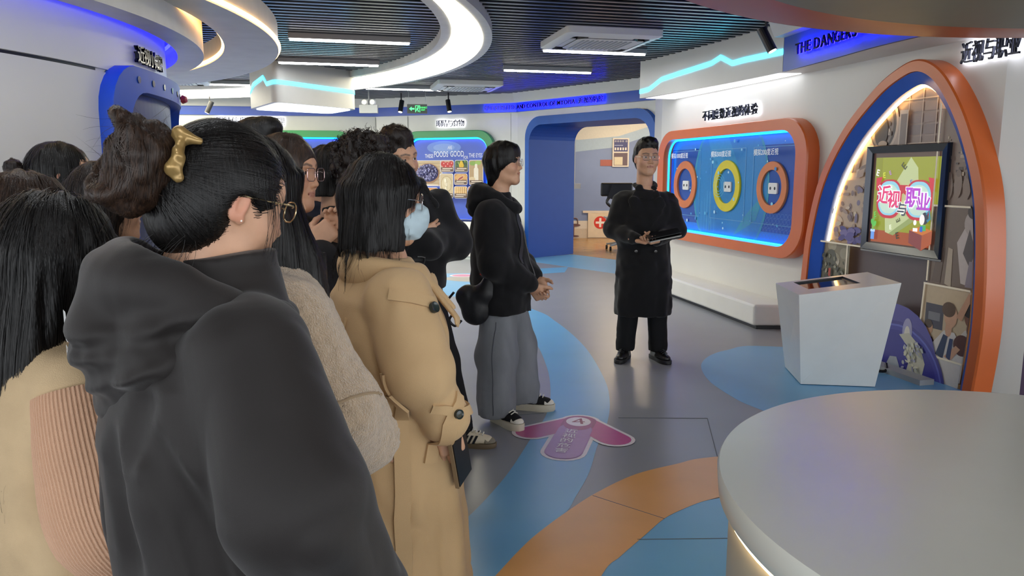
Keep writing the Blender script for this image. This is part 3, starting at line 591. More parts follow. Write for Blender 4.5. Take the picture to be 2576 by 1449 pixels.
# ------------------------------------------------------------------ arch with pictures and screen
AR = thing('picture_arch', 'tall egg shaped arch with orange and blue rim around photo prints', 'display', (3.03, 6.06, 0))
AO = spline([(-0.93, 0.0), (-0.92, 0.3), (-0.90, 0.57), (-0.86, 0.97), (-0.72, 1.45), (-0.45, 1.85), (-0.10, 2.15), (0.16, 2.285), (0.36, 2.32), (0.55, 2.24), (0.72, 2.06), (0.89, 1.78), (1.04, 1.40), (1.11, 0.96), (1.135, 0.45), (1.10, 0.0)], 6)
def inset(P, d):
    T = np.gradient(P, axis=0); T /= np.linalg.norm(T, axis=1)[:, None]; Q = P + np.stack([T[:, 1], -T[:, 0]], 1) * d; Q[:, 1] = np.maximum(Q[:, 1], 0.0); Q[0, 1] = Q[-1, 1] = 0; return Q
A1, A2, A3 = inset(AO, 0.085), inset(AO, 0.088), inset(AO, 0.175)
mb = MB(); mb.loft([arp.M(AO, 0.0), arp.M(AO, 0.15), arp.M(inset(AO, 0.012), 0.16), arp.M(A1, 0.16), arp.M(A1, 0.14)]); mb.build('orange_rim', M_ORNG, AR, smooth=True, angle=30)
mb = MB(); mb.loft([arp.M(A2, 0.145), arp.M(A3, 0.085), arp.M(A3, 0.0)]); mb.build('blue_rim', mat('blue_rim_paint', '2f5fc4', 0.35), AR, smooth=True, angle=30)
mb = MB(); A4 = inset(AO, 0.186); mb.tube(arp.M(A4[2:-2], 0.045), 0.012, 6); mb.build('led_strip', mat('warm_led_bright', 'ffe0a8', 0.5, emit=4.5, ecol='ffc878'), AR)
mb = MB(); A5 = inset(AO, 0.165); n = len(A5); mb.add(arp.M(A5, 0.004), [tuple(range(n))]); mb.build('print_board', mat('taupe_print', '5f5358', 0.4, var=0.1, vscale=2), AR)
def inside(u, v):
    c = False; P = A5; j = len(P) - 1
    for i in range(len(P)):
        if (P[i][1] > v) != (P[j][1] > v) and u < (P[j][0] - P[i][0]) * (v - P[i][1]) / (P[j][1] - P[i][1] + 1e-9) + P[i][0]: c = not c
        j = i
    return c
def clip_poly(P, Q=None):                 # Sutherland-Hodgman against the (convex) inner outline
    Q = A5 if Q is None else Q; out = [np.array(p, float) for p in P]; C = Q[::-1]
    for i in range(len(C)):
        a, b = C[i], C[(i + 1) % len(C)]; inp, out = out, []
        if not inp: break
        side = lambda p: (b[0] - a[0]) * (p[1] - a[1]) - (b[1] - a[1]) * (p[0] - a[0])
        for k in range(len(inp)):
            p, q_ = inp[k - 1], inp[k]; sp, sq = side(p), side(q_)
            if (sp >= 0) != (sq >= 0): out.append(p + (q_ - p) * (sp / (sp - sq)))
            if sq >= 0: out.append(q_)
    return np.array(out) if len(out) > 2 else None
pa = Print(arp, 0.006, 0.0004)
def cp(P, col):
    P = clip_poly(P)
    if P is not None: pa.poly(P, col)
def ce(cx, cy, rx, ry, col, rot=0.0, n=24): cp(ell(cx, cy, rx, ry, n, rot=rot), col)
def cr(x0, y0, x1, y1, col): cp([(x0, y0), (x1, y0), (x1, y1), (x0, y1)], col)
# (a) top: astronaut in front of a panelled wall
cr(-0.9, 1.40, 1.0, 2.3, 'a48f88')
for i in range(6):
    for j in range(8): cr(0.02 + 0.14 * i, 1.62 + 0.085 * j, 0.02 + 0.14 * i + 0.125, 1.62 + 0.085 * j + 0.07, ('8b7b7c', '93827f', '85777a')[(i * 3 + j) % 3])
for i in range(6): cr(0.005 + 0.14 * i, 1.5, 0.012 + 0.14 * i, 2.3, 'c2b0a6')
for y in (1.72, 2.05): cr(0.0, y, 0.9, y + 0.008, 'c9b8ac')
ce(-0.30, 1.62, 0.32, 0.28, 'c9b7a8'); ce(0.02, 1.72, 0.13, 0.22, 'b7a69e'); ce(-0.12, 1.88, 0.175, 0.225, 'cdbcae'); ce(-0.12, 1.88, 0.15, 0.20, '4b4144'); ce(-0.125, 1.87, 0.125, 0.175, '877a76')
rr = random.Random(9)
for k in range(30): ce(-0.12 + rr.uniform(-0.1, 0.1), 1.90 + rr.uniform(-0.12, 0.13), 0.012, 0.02, rr.choice(('c9bcb2', '5a4d4d', '776a68')), n=8)
ce(-0.125, 1.83, 0.075, 0.12, '3c3335'); ce(-0.10, 1.73, 0.05, 0.025, 'b9a593')
for P in ([(0.07, 1.66), (0.16, 1.66), (0.16, 1.98), (0.07, 1.98)], [(0.085, 1.70), (0.15, 1.70), (0.15, 1.95), (0.085, 1.95)]): cp(P, 'cfc0b4' if P[0][0] < 0.08 else '857674')
for k in range(16): x = -0.62 + rr.uniform(0, 0.4); y = 1.45 + rr.uniform(0, 0.22); cp([(x, y), (x + 0.08, y + 0.02), (x + 0.10, y + 0.09), (x + 0.01, y + 0.06)], rr.choice(('b7a398', 'd3c3b4', '8d7c78', 'a59289')))
# (b) left: pale mountain and cloud print
cr(-0.95, 0.90, -0.15, 1.44, 'c9b29c')
for k in range(70):
    x, y = rr.uniform(-0.85, -0.2), rr.uniform(0.92, 1.42); ce(x, y, rr.uniform(0.015, 0.05), rr.uniform(0.01, 0.03), rr.choice(('e4d2b8', 'b29a8e', '94807f', 'd9c6b2', '8a7f9a')), rr.uniform(0, 3), n=8)
for k in range(26): x, y = rr.uniform(-0.5, -0.16), rr.uniform(0.92, 1.05); ce(x, y, 0.05, 0.025, rr.choice(('6a60a0', '8378ad', '5c5490')), rr.uniform(-.5, .5), n=8)
# (c) left low: kneeling soldier in camouflage
cr(-0.95, 0.42, -0.36, 0.89, '8a7f68')
for k in range(8): ce(rr.uniform(-0.85, -0.4), rr.uniform(0.7, 0.88), 0.06, 0.05, rr.choice(('bfb6a0', '9c937c', 'aaa289')), n=10)
ce(-0.62, 0.60, 0.16, 0.15, '6d6a58'); ce(-0.60, 0.76, 0.075, 0.075, '5e5c4c'); ce(-0.46, 0.58, 0.10, 0.11, '77735f'); cp([(-0.82, 0.5), (-0.68, 0.72), (-0.58, 0.7), (-0.6, 0.5)], '66634f')
for k in range(50): ce(-0.6 + rr.uniform(-0.18, 0.2), 0.6 + rr.uniform(-0.13, 0.18), rr.uniform(0.01, 0.03), rr.uniform(0.008, 0.02), rr.choice(('44433a', '8d8973', '55523f', 'a39f88')), rr.uniform(0, 3), n=7)
cr(-0.60, 0.60, -0.57, 0.67, 'b8432e')
# (d) right: nurse at work, then a night street
cr(0.56, 1.08, 1.1, 1.95, '8f7a6e')
for k in range(40): x, y = rr.uniform(0.6, 0.95), rr.uniform(1.4, 1.75); cr(x, y, x + rr.uniform(0.01, 0.05), y + rr.uniform(0.008, 0.03), rr.choice(('a8917f', '8d7768', '574742', 'c2ad98')))
for x, y in ((0.68, 1.4), (0.76, 1.42), (0.84, 1.41)): ce(x, y, 0.035, 0.09, '907a6d'); ce(x, y + 0.08, 0.022, 0.026, '7e6a60')
cr(0.56, 0.70, 1.1, 1.27, '7a685c')
cp([(0.86, 0.74), (0.80, 1.02), (0.90, 1.2), (1.02, 1.25), (1.1, 1.2), (1.1, 0.7)], 'c9bdb8'); ce(0.95, 1.16, 0.10, 0.1, 'b9aca6'); ce(0.92, 1.24, 0.05, 0.05, '433536')
cp([(0.86, 0.95), (0.90, 1.12), (0.96, 0.98), (0.93, 0.85)], '5a5052'); cp([(0.90, 0.72), (0.92, 0.9), (1.1, 0.9), (1.1, 0.72)], '8f8490')
cp([(0.72, 0.72), (0.73, 0.98), (0.77, 0.97), (0.78, 0.70)], 'b9a995'); cp([(0.60, 0.72), (0.64, 0.98), (0.70, 0.97), (0.68, 0.72)], '6c5a50')
# (e) right low: three basketball players
cr(0.53, 0.18, 1.12, 0.70, 'c9b495'); cr(0.57, 0.38, 0.74, 0.56, '45424f'); cr(0.60, 0.44, 0.71, 0.50, '7c7a80')
def player(u, z, s, skin, shirt, hair, tilt=0.0):
    cp([(u - 0.09 * s, z - 0.30 * s), (u - 0.10 * s, z - 0.06 * s), (u - 0.03 * s, z + 0.02 * s), (u + 0.04 * s, z + 0.02 * s), (u + 0.11 * s, z - 0.07 * s), (u + 0.09 * s, z - 0.3 * s)], shirt)
    ce(u, z + 0.03 * s, 0.022 * s, 0.04 * s, skin); ce(u + tilt * 0.4, z + 0.10 * s, 0.042 * s, 0.06 * s, skin); ce(u - 0.012 * s + tilt * 0.2, z + 0.135 * s, 0.045 * s, 0.04 * s, hair)
player(0.62, 0.30, 0.8, 'c99a78', '3b2730', '4b382e'); cr(0.58, 0.27, 0.66, 0.29, 'a8433a')
player(0.98, 0.40, 1.2, '7d5443', 'd8cfc4', '2a1f1f'); player(0.80, 0.36, 1.35, 'd3a486', 'd9d2cc', '5b4231', 0.03)
cp([(0.70, 0.20), (0.76, 0.36), (0.80, 0.35), (0.77, 0.18)], '33405f'); cp([(0.86, 0.50), (0.95, 0.68), (0.99, 0.67), (0.91, 0.48)], 'c99a7d'); ce(0.93, 0.31, 0.075, 0.075, '5d3a34'); cp([(0.78, 0.2), (0.88, 0.30), (0.92, 0.28), (0.84, 0.18)], 'cfa184'); cp([(0.80, 0.20), (0.82, 0.34), (0.85, 0.34), (0.84, 0.18)], '3d4a6e')
# thin white borders
for a, b in (((-0.34, 0.42), (-0.34, 0.90)), ((-0.95, 0.90), (-0.14, 0.90)), ((0.565, 0.72), (0.565, 2.0)), ((0.565, 1.27), (1.1, 1.27)), ((0.54, 0.70), (1.12, 0.70)), ((0.525, 0.18), (0.55, 0.70)), ((0.525, 0.18), (1.1, 0.18))):
    a, b = np.array(a), np.array(b); d = nrm(b - a); m = np.array((-d[1], d[0])) * 0.007; cp([a - m, b - m, b + m, a + m], 'fff2d8')
# (f) earth with city glow, low centre
ce(0.30, 0.10, 0.42, 0.40, '5c58a0'); 
for r, c in ((0.50, '4c4890'), (0.475, '6a6fc0'), (0.46, '4a4aa0'), (0.43, '413f92')): ce(0.33, -0.13, r, r, c, n=40)
ce(0.42, 0.31, 0.05, 0.10, 'a9a5c9'); ce(0.42, 0.28, 0.03, 0.07, 'e2dccf')
for P, c in (([(0.34, 0.27), (0.44, 0.30), (0.56, 0.22), (0.62, 0.10), (0.60, 0.0), (0.44, 0.0), (0.46, 0.08), (0.40, 0.14), (0.43, 0.2)], 'c9c6b4'), ([(0.22, 0.0), (0.26, 0.08), (0.33, 0.09), (0.38, 0.0)], 'aab0b8'), ([(0.05, 0.2), (0.12, 0.24), (0.16, 0.12), (0.1, 0.08)], '8b92b4')): cp(P, c)
for k in range(40): x, y = rr.uniform(0.40, 0.60), rr.uniform(0.02, 0.24); ce(x, y, rr.uniform(0.01, 0.03), rr.uniform(0.006, 0.018), rr.choice(('dcd8c2', 'b9bdb4', 'a9a9c0')), rr.uniform(0, 3), n=7)
pa.build('photo_prints', M_PRINT, AR)
# screen
TV = thing('wall_screen', 'black framed screen with red glasses cartoon inside the arch', 'screen', tuple(arp.M(np.array([(0.255, 0.86)]), 0.03)[0]))
TO = np.array([(-0.165, 0.885), (0.675, 0.885), (0.675, 1.715), (-0.165, 1.715)]); TI = np.array([(-0.105, 0.945), (0.615, 0.945), (0.615, 1.655), (-0.105, 1.655)])
mb = MB(); mb.loft([arp.M(TO, 0.02), arp.M(TO, 0.11), arp.M(TO * 0.985 + TO.mean(0) * 0.015, 0.125), arp.M(TI, 0.115), arp.M(TI, 0.095)], closed=True); mb.add(arp.M(TO, 0.02), [(0, 1, 2, 3)]); mb.build('bezel', mat('black_gloss', '1b2230', 0.12, 0.3, var=0.0), TV)
mb = MB(); mb.tube(arp.M(np.array([(-0.165, 0.878), (0.675, 0.878)]), 0.11), 0.008, 6); mb.build('lower_trim', M_GREY, TV)
M_SCREEN = mat('screen_pixels', 'ffffff', 0.25, attr=True, emit=0.42, var=0.0)
ps = Print(arp, 0.096, 0.0005)
ps.rect(-0.105, 0.945, 0.615, 1.655, '3d2a24'); ps.rect(-0.075, 0.955, 0.60, 1.62, '7f8428'); ps.rect(-0.075, 0.955, 0.60, 1.05, '8a4326'); ps.rect(-0.075, 1.05, 0.0, 1.62, '767a25'); 
ps.poly([(0.30, 1.62), (0.38, 1.54), (0.42, 1.22), (0.12, 1.03), (0.08, 1.04), (0.05, 1.32), (0.14, 1.40)], 'a3ad80'); ps.poly([(0.12, 1.03), (0.42, 1.22), (0.46, 1.19), (0.17, 1.02)], '7f8c58')
for (x, y, s, c, r) in ((-0.045, 1.50, 0.07, 'd9dcd2', -0.2), (0.03, 1.48, 0.06, 'b9bf3e', 0.1), (0.24, 1.55, 0.08, '3c3f2c', 0.9), (0.50, 1.30, 0.07, 'dcdcd4', -0.3), (0.22, 1.14, 0.06, '41462f', 2.0), (0.14, 1.08, 0.05, 'd0d4c4', 0.2), (0.22, 1.02, 0.07, '2f3326', 0.3), (-0.04, 1.17, 0.06, '5fae4c', 0.2), (0.16, 1.41, 0.05, 'b07a3c', 0.6), (0.10, 1.50, 0.045, '9a6fb8', 0.5), (0.33, 1.43, 0.05, '4b58b0', 0.4)): ps.text('E' if s != 0.06 else 'E', x, y, s, c, 0.02, rot=r)
for cx in (0.105, 0.415):
    ps.poly(rrect(0.27, 0.30, 0.11, 8, cx, 1.30), 'a8283a'); ps.poly(rrect(0.235, 0.265, 0.10, 8, cx, 1.305), '7fb4c6'); ps.poly(rrect(0.20, 0.225, 0.09, 8, cx, 1.30), 'a9bfb2')
ps.poly([(-0.045, 1.46), (0.02, 1.47), (0.0, 1.38), (-0.04, 1.36)], 'b02c3c'); ps.poly([(0.565, 1.46), (0.50, 1.47), (0.53, 1.38), (0.56, 1.36)], 'b02c3c'); ps.poly([(0.22, 1.41), (0.30, 1.41), (0.29, 1.33), (0.26, 1.35), (0.23, 1.33)], 'a8283a')
for ch, x, y, s, c in (('近', 0.055, 1.32, 0.15, 'c4376a'), ('视', 0.165, 1.29, 0.14, 'c4376a'), ('与', 0.262, 1.22, 0.11, '3c4450'), ('职', 0.365, 1.31, 0.16, 'a03fb4'), ('业', 0.475, 1.28, 0.14, 'a03fb4')):
    ps.text(ch, x, y, s, 'eef0f2', 0.06); ps.text(ch, x, y, s, c, 0.025)
ps.rect(-0.06, 0.975, -0.02, 1.04, '5b86c8'); ps.rect(-0.066, 1.035, -0.014, 1.055, '9fb9dd'); ps.line([(-0.04, 1.05), (-0.035, 1.12), (-0.03, 1.16)], 0.01, '55a748'); ps.ell(-0.045, 1.11, 0.018, 0.03, '4f9f45', 0.5); ps.ell(-0.02, 1.10, 0.015, 0.025, '55a748', -0.5)
ps.poly([(0.36, 1.075), (0.47, 1.11), (0.585, 1.085), (0.49, 1.045)], 'b0642e'); ps.poly([(0.36, 1.075), (0.49, 1.045), (0.49, 0.93), (0.36, 0.98)], '6d3436'); ps.poly([(0.49, 1.045), (0.585, 1.085), (0.585, 0.99), (0.49, 0.93)], '93482c')
ps.ell(0.505, 1.17, 0.035, 0.045, '2c2f3f'); ps.ell(0.48, 1.16, 0.025, 0.04, 'dfd6d2'); ps.poly([(0.46, 1.075), (0.47, 1.12), (0.52, 1.12), (0.525, 1.08)], '3f9a5c'); ps.line([(0.48, 1.11), (0.48, 1.07)], 0.025, '2e55b4'); ps.line([(0.52, 1.2), (0.545, 1.23), (0.555, 1.17), (0.53, 1.15)], 0.02, '2f6f86'); ps.ell(0.415, 1.135, 0.016, 0.02, 'dde3d6'); ps.rect(0.40, 1.07, 0.445, 1.095, 'dfe3e6')
ps.build('picture', M_SCREEN, TV)
# base ledge below the arch
mb = MB(); V = arp.M(np.array([(-0.7, 0.0), (0.8, 0.0)]), 0.19); d = arp.n * 0.12
mb.prism([tuple(V[0][:2]), tuple(V[1][:2]), tuple((V[1] + d)[:2]), tuple((V[0] + d)[:2])], 0.0, 0.04); tag(mb.build('arch_ledge', M_GREY), 'low grey ledge along the foot of the arch', 'ledge')

# ------------------------------------------------------------------ touch kiosk
KI = thing('touch_kiosk', 'white tapered kiosk with inset touch screen before the arch', 'kiosk', (2.3, 5.5, 0))
kb = np.array([(2.07, 5.25), (2.57, 5.18), (2.63, 5.66), (2.13, 5.73)])
r_tfl, r_tfr, r_tbr, r_tbl = (1.91, 4.96, 0.70), (2.585, 4.96, 0.78), (2.60, 5.48, 0.785), (1.94, 5.50, 0.70)
top = np.array([r_tfl, r_tfr, r_tbr, r_tbl]); bot = np.c_[kb, np.zeros(4)]
mb = MB(); mb.loft([bot + (0, 0, 0.006), top], closed=True); mb.add(bot + (0, 0, 0.006), [(3, 2, 1, 0)])
o = mb.build('body', M_WHITE, KI)
cen = top.mean(0); ex = lambda a, b: top[0] * (1 - a) * (1 - b) + top[1] * a * (1 - b) + top[2] * a * b + top[3] * (1 - a) * b
def q4(a0, b0, a1, b1): return np.array([ex(a0, b0), ex(a1, b0), ex(a1, b1), ex(a0, b1)])
mb = MB(); mb.loft([top, q4(0.17, 0.30, 0.70, 0.90)], closed=True); mb.build('top_plate', M_WHITE, KI)
mb = MB(); d = np.array((0, 0, -0.012)); mb.loft([q4(0.17, 0.30, 0.70, 0.90), q4(0.17, 0.30, 0.70, 0.90) + d, q4(0.20, 0.35, 0.67, 0.86) + d], closed=True); mb.build('screen_bezel', M_BLACK, KI)
mb = MB(); mb.add(q4(0.20, 0.35, 0.67, 0.86) + d, [(0, 1, 2, 3)]); mb.build('touch_screen', mat('dark_screen_glass', '161a1c', 0.06, var=0.0), KI)
mb = MB(); mb.prism([tuple(p[:2] + (np.array((2.36, 5.51)) - p[:2]) * 0.06) for p in kb], 0.0, 0.008); mb.build('base_shadow_gap', M_BLACK, KI)
mb = MB(); mb.tube(spline([(2.62, 5.55, 0.03), (2.72, 5.6, 0.02), (2.82, 5.55, 0.02), (2.86, 5.62, 0.06)], 6), 0.012, 6); tag(mb.build('floor_cable', M_BLACK), 'short black cable on the floor behind the kiosk', 'cable')

# ------------------------------------------------------------------ round table in the foreground
TB = thing('round_table', 'large round off white drum table with warm LED line', 'table', (1.42, 1.68, 0))
M_TAB = mat('table_laminate', 'dfe1d8', 0.26, 0.0, var=0.03, vscale=2, bump=0.015, bscale=9)
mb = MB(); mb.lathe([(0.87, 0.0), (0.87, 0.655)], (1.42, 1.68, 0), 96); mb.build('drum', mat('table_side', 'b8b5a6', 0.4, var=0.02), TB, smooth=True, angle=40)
mb = MB(); mb.lathe([(0.87, 0.655), (0.88, 0.655), (0.90, 0.68), (0.905, 0.74), (0.90, 0.75), (0.0, 0.75)], (1.42, 1.68, 0), 128); mb.build('top', M_TAB, TB, smooth=True, angle=35)
mb = MB(); mb.lathe([(0.872, 0.655), (0.885, 0.655), (0.8875, 0.668), (0.885, 0.676), (0.872, 0.676)], (1.42, 1.68, 0), 96); mb.build('led_strip', mat('table_led', 'fff0d0', 0.5, emit=5.0, ecol='ffd9a0'), TB)
# ------------------------------------------------------------------ hanging disc with orange rim
DK = thing('ceiling_disc', 'large hanging ceiling disc with orange rim and olive grey underside', 'ceiling disc', (2.95, 1.93, 2.3))
c0 = (2.95, 1.93, 0)
mb = MB(); mb.lathe([(0.0, 2.34), (2.45, 2.34), (2.46, 2.30)], c0, 128); mb.build('underside', mat('olive_paint', '8f907c', 0.5, var=0.03), DK, smooth=True, angle=30)
mb = MB(); mb.lathe([(2.46, 2.30), (2.76, 2.30), (2.78, 2.305)], c0, 128); 
del mb.f[-1], mb.m[-1]; del mb.f[-1], mb.m[-1]
mb.build('orange_rim', mat('dark_orange_paint', 'c0561f', 0.4, var=0.02), DK, smooth=True, angle=30)
mb = MB(); mb.lathe([(2.775, 2.303), (2.86, 2.36), (2.88, 2.5), (2.88, 2.62), (0.0, 2.62)], c0, 128); del mb.f[128 * 4 :]; del mb.m[128 * 4 :]
mb.build('outer_edge', mat('edge_white', 'd8cfc4', 0.3, var=0.02), DK, smooth=True, angle=30)
mb = MB(); 
for k in range(6): a = 2 * PI * k / 6; mb.tube([(2.95 + 1.8 * math.cos(a), 1.93 + 1.8 * math.sin(a), 2.6), (2.95 + 1.8 * math.cos(a), 1.93 + 1.8 * math.sin(a), 3.5)], 0.008, 6)
mb.build('hanger', M_GREY, DK)

# ------------------------------------------------------------------ food poster and hidden green panel on the back wall
def lit_panel(name, label, pl, u0, u1, z0, z1, r):
    T = thing(name, label, 'display panel', tuple(pl.M(np.array([((u0 + u1) / 2, z0)]), 0)[0])); cx, cy, w, h = (u0 + u1) / 2, (z0 + z1) / 2, u1 - u0, z1 - z0
    o_, i_ = rrect(w, h, r, 8, cx, cy), rrect(w - 0.27, h - 0.25, r * 0.7, 8, cx, cy)
    mb = MB(); frame_ring(mb, pl, o_, i_, 0.0, 0.10, bevel=0.01); mb.build('frame', M_GREEN, T, smooth=True, angle=30)
    mb = MB(); plate(mb, pl, i_, 0.004, 0.012); mb.build('poster_board', mat('poster_blue', '4a64c4', 0.35, var=0.12, vscale=1.2), T)
    mb = MB(); mb.tube(pl.M(rrect(w - 0.30, h - 0.28, r * 0.65, 8, cx, cy), 0.04), 0.014, 6, closed=True); mb.build('led_edge', M_SKYLED, T)
    return T
lit_panel('wall_display_panel', 'green framed blue panel half hidden behind the crowd', bkp, -1.85, 1.86, 0.45, 2.275, 0.36)
FP = lit_panel('food_poster', 'green framed blue poster of foods good for the eyes', fdp, -0.84, 1.04, 0.45, 2.25, 0.32)
pf_ = Print(fdp, 0.013, 0.0006)
pf_.ell(0.0, 1.95, 0.35, 0.12, '6f8fd6'); pf_.ell(0.0, 1.95, 0.22, 0.07, '86a4de')
for s, x, y, z in (('THESE', -0.31, 1.795, 0.10), ('FOODS', -0.06, 1.825, 0.145), ('ARE', 0.125, 1.945, 0.085), ('GOOD', 0.27, 1.83, 0.145), ('FOR', 0.445, 1.765, 0.08), ('THE EYES', 0.645, 1.80, 0.105)): pf_.text(s, x, y, z, 'e9eefa', 0.012, sx=0.62)
def tile(x0, y0, x1, y1, bg): pf_.rr((x0 + x1) / 2, (y0 + y1) / 2, x1 - x0, y1 - y0, 0.035, 'dfe2ee'); pf_.rr((x0 + x1) / 2, (y0 + y1) / 2, x1 - x0 - 0.018, y1 - y0 - 0.018, 0.03, bg)
def cap2(x0, x1, y):
    pf_.rect(x0 + 0.015, y, x1 - 0.015, y + 0.075, '6b5548'); pf_.rect(x0 + 0.05, y + 0.045, x1 - 0.025, y + 0.06, 'e8d9c4'); pf_.rect(x0 + 0.025, y + 0.015, x1 - 0.07, y + 0.028, 'e8d9c4')
tile(-0.605, 1.245, -0.035, 1.72, 'cdb48c')
for k in range(7): pf_.rect(-0.595, 1.30 + 0.06 * k, -0.045, 1.305 + 0.06 * k, 'a08762')
pf_.ell(-0.33, 1.48, 0.235, 0.185, 'b98a5e'); pf_.ell(-0.33, 1.49, 0.215, 0.165, '4b4570')
for k in range(95):
    a, r = rr.uniform(0, 6.28), math.sqrt(rr.random()); x, y = -0.33 + 0.195 * r * math.cos(a), 1.495 + 0.145 * r * math.sin(a); pf_.ell(x, y, 0.02, 0.02, rr.choice(('57568f', '6f70a8', '49477c')), n=8); pf_.ell(x + 0.004, y + 0.006, 0.009, 0.009, 'c9c6e0', n=6)
pf_.rect(-0.3, 1.262, -0.06, 1.275, 'f0e4d2')
tile(-0.015, 1.50, 0.265, 1.72, 'c9a08a')
for x, y in ((0.05, 1.65), (0.13, 1.64), (0.21, 1.655), (0.09, 1.60), (0.18, 1.60)): pf_.ell(x, y, 0.048, 0.045, 'c0312c'); pf_.ell(x + 0.01, y + 0.01, 0.012, 0.012, 'e9b6a8', n=8)
cap2(-0.015, 0.265, 1.515)
tile(0.285, 1.50, 0.555, 1.72, '4f6a3c')
for k in range(14): pf_.ell(0.42 + rr.uniform(-0.11, 0.11), 1.64 + rr.uniform(-0.06, 0.06), 0.03, 0.012, rr.choice(('8fae4c', 'd9d7b4', '3c5232')), rr.uniform(0, 3), n=8)
pf_.ell(0.425, 1.625, 0.05, 0.05, 'd9b024'); pf_.ell(0.425, 1.67, 0.03, 0.035, 'dcb82e'); cap2(0.285, 0.555, 1.515)
tile(0.575, 1.27, 0.86, 1.72, 'b79a70'); pf_.ell(0.66, 1.66, 0.07, 0.04, '86a84c'); pf_.ell(0.76, 1.67, 0.06, 0.04, '9dbb5a'); pf_.rr(0.72, 1.46, 0.09, 0.26, 0.04, 'ece3cf'); pf_.rr(0.72, 1.60, 0.05, 0.1, 0.02, 'ece3cf'); pf_.ell(0.64, 1.38, 0.06, 0.04, 'd9c39a'); cap2(0.575, 0.86, 1.285)
tile(-0.015, 1.03, 0.265, 1.48, 'cbb894'); pf_.ell(0.125, 1.29, 0.115, 0.145, 'b9a47c'); pf_.ell(0.125, 1.29, 0.10, 0.13, 'd4c6a4')
for k in range(12): x, y = 0.125 + rr.uniform(-0.065, 0.065), 1.29 + rr.uniform(-0.09, 0.09); pf_.poly(ell(x, y, 0.032, 0.022, 6, rot=rr.uniform(0, 3)), rr.choice(('e9dfc6', 'f0e7d0', 'd6c8a6')))
cap2(-0.015, 0.265, 1.045)
tile(0.285, 1.27, 0.555, 1.48, 'c08a4c'); pf_.ell(0.37, 1.42, 0.07, 0.04, 'd8a866', 0.4); pf_.ell(0.49, 1.42, 0.07, 0.04, 'd6a45f', -0.3); pf_.ell(0.42, 1.395, 0.08, 0.028, 'e2c49a', 0.5); pf_.ell(0.42, 1.395, 0.065, 0.018, 'a9503c', 0.5); cap2(0.285, 0.555, 1.285)
tile(0.285, 1.03, 0.555, 1.25, 'd2a667')
for i in range(6):
    for j in range(4): pf_.ell(0.31 + 0.043 * i, 1.12 + 0.032 * j, 0.017, 0.013, 'edcf96', n=10)
cap2(0.285, 0.555, 1.045)
tile(-0.605, 1.03, -0.035, 1.225, 'c98d58'); 
for k in range(8): pf_.ell(-0.55 + 0.07 * k, 1.14, 0.04, 0.05, ('d9683c', 'e0a04c')[k % 2], n=12)
tile(0.575, 1.03, 0.86, 1.25, 'c98d72'); pf_.ell(0.66, 1.15, 0.06, 0.06, 'cf4a32'); pf_.ell(0.78, 1.15, 0.06, 0.06, 'd9653f'); cap2(0.575, 0.86, 1.045)
pf_.build('printed_poster', M_PRINT, FP)
# counter below the food poster
CT = thing('white_counter', 'white rounded counter below the food poster', 'counter', (-1.2, 13.7, 0)); CP = rrect(2.2, 0.62, 0.26, 8)
def ctmap(P, h): return np.stack([-1.02 + P[:, 0] * 0.926 + P[:, 1] * 0.377, 13.52 - P[:, 0] * 0.377 + P[:, 1] * 0.926, np.full(len(P), h)], 1)
mb = MB(); mb.loft([ctmap(CP * (0.97, 0.94), 0.0), ctmap(CP * (0.97, 0.94), 0.05)], closed=True); mb.build('base', mat('counter_base', 'c2cdcb', 0.35), CT, smooth=True, angle=30)
mb = MB(); mb.loft([ctmap(CP * (0.97, 0.94), 0.052), ctmap(CP, 0.055), ctmap(CP, 0.62), ctmap(CP * 0.98, 0.65)], closed=True); mb.build('body', M_WHITE, CT, smooth=True, angle=30)
mb = MB(); n = len(CP); mb.add(ctmap(CP * 0.98, 0.65), [tuple(range(n))]); mb.loft([ctmap(CP * 0.98, 0.65), ctmap(CP * 0.97, 0.655)], closed=True); mb.build('top', M_WHITE, CT)
mb = MB(); mb.add(ctmap(rrect(1.8, 0.42, 0.05, 4), 0.656), [tuple(range(20))]); mb.build('dark_inset', M_BLACK, CT)

# ------------------------------------------------------------------ small ceiling things
def spot(x, y, z, tilt, rz, lab):
    T = thing('track_spotlight', lab, 'spotlight', (x, y, z)); a, b = math.radians(tilt), math.radians(rz)
    d = np.array((math.sin(a) * math.cos(b), math.sin(a) * math.sin(b), -math.cos(a)))
    mb = MB(); mb.tube([(x, y, z + 0.02), (x, y, 2.95)], 0.012, 8); mb.build('stem', M_BLACK, T)
    p = np.array((x, y, z)); mb = MB(); mb.tube([p - d * 0.08, p + d * 0.13], 0.042, 16); mb.build('can', M_BLACK, T)
    mb = MB(); mb.tube([p + d * 0.128, p + d * 0.133], 0.034, 16); mb.build('lens', mat('spot_lens', 'fff6dc', 0.2, emit=2.0), T)
spot(-5.15, 13.2, 2.62, 25, 200, 'black track spotlight left of the hanging canopy box')
spot(-1.93, 13.5, 2.66, 20, 250, 'black track spotlight beside the green exit sign')
spot(-1.10, 13.4, 2.66, 18, 300, 'black track spotlight between exit sign and glowing blue sign')
spot(2.14, 6.62, 2.63, 28, -30, 'black track spotlight at the edge of the orange ceiling disc')
EX = thing('exit_sign', 'green lit running man exit sign hanging from the ceiling', 'sign', (-1.56, 12.9, 2.53))
ep = Plane((-1.58, 12.9, 2.545), (1, 0.05, 0))
mb = MB(); plate(mb, ep, np.array([(-0.165, -0.075), (0.165, -0.075), (0.165, 0.075), (-0.165, 0.075)]), 0.0, 0.03); mb.build('box', M_BLACK, EX)
pe = Print(ep, 0.031, 0.0006); G = '46f27a'
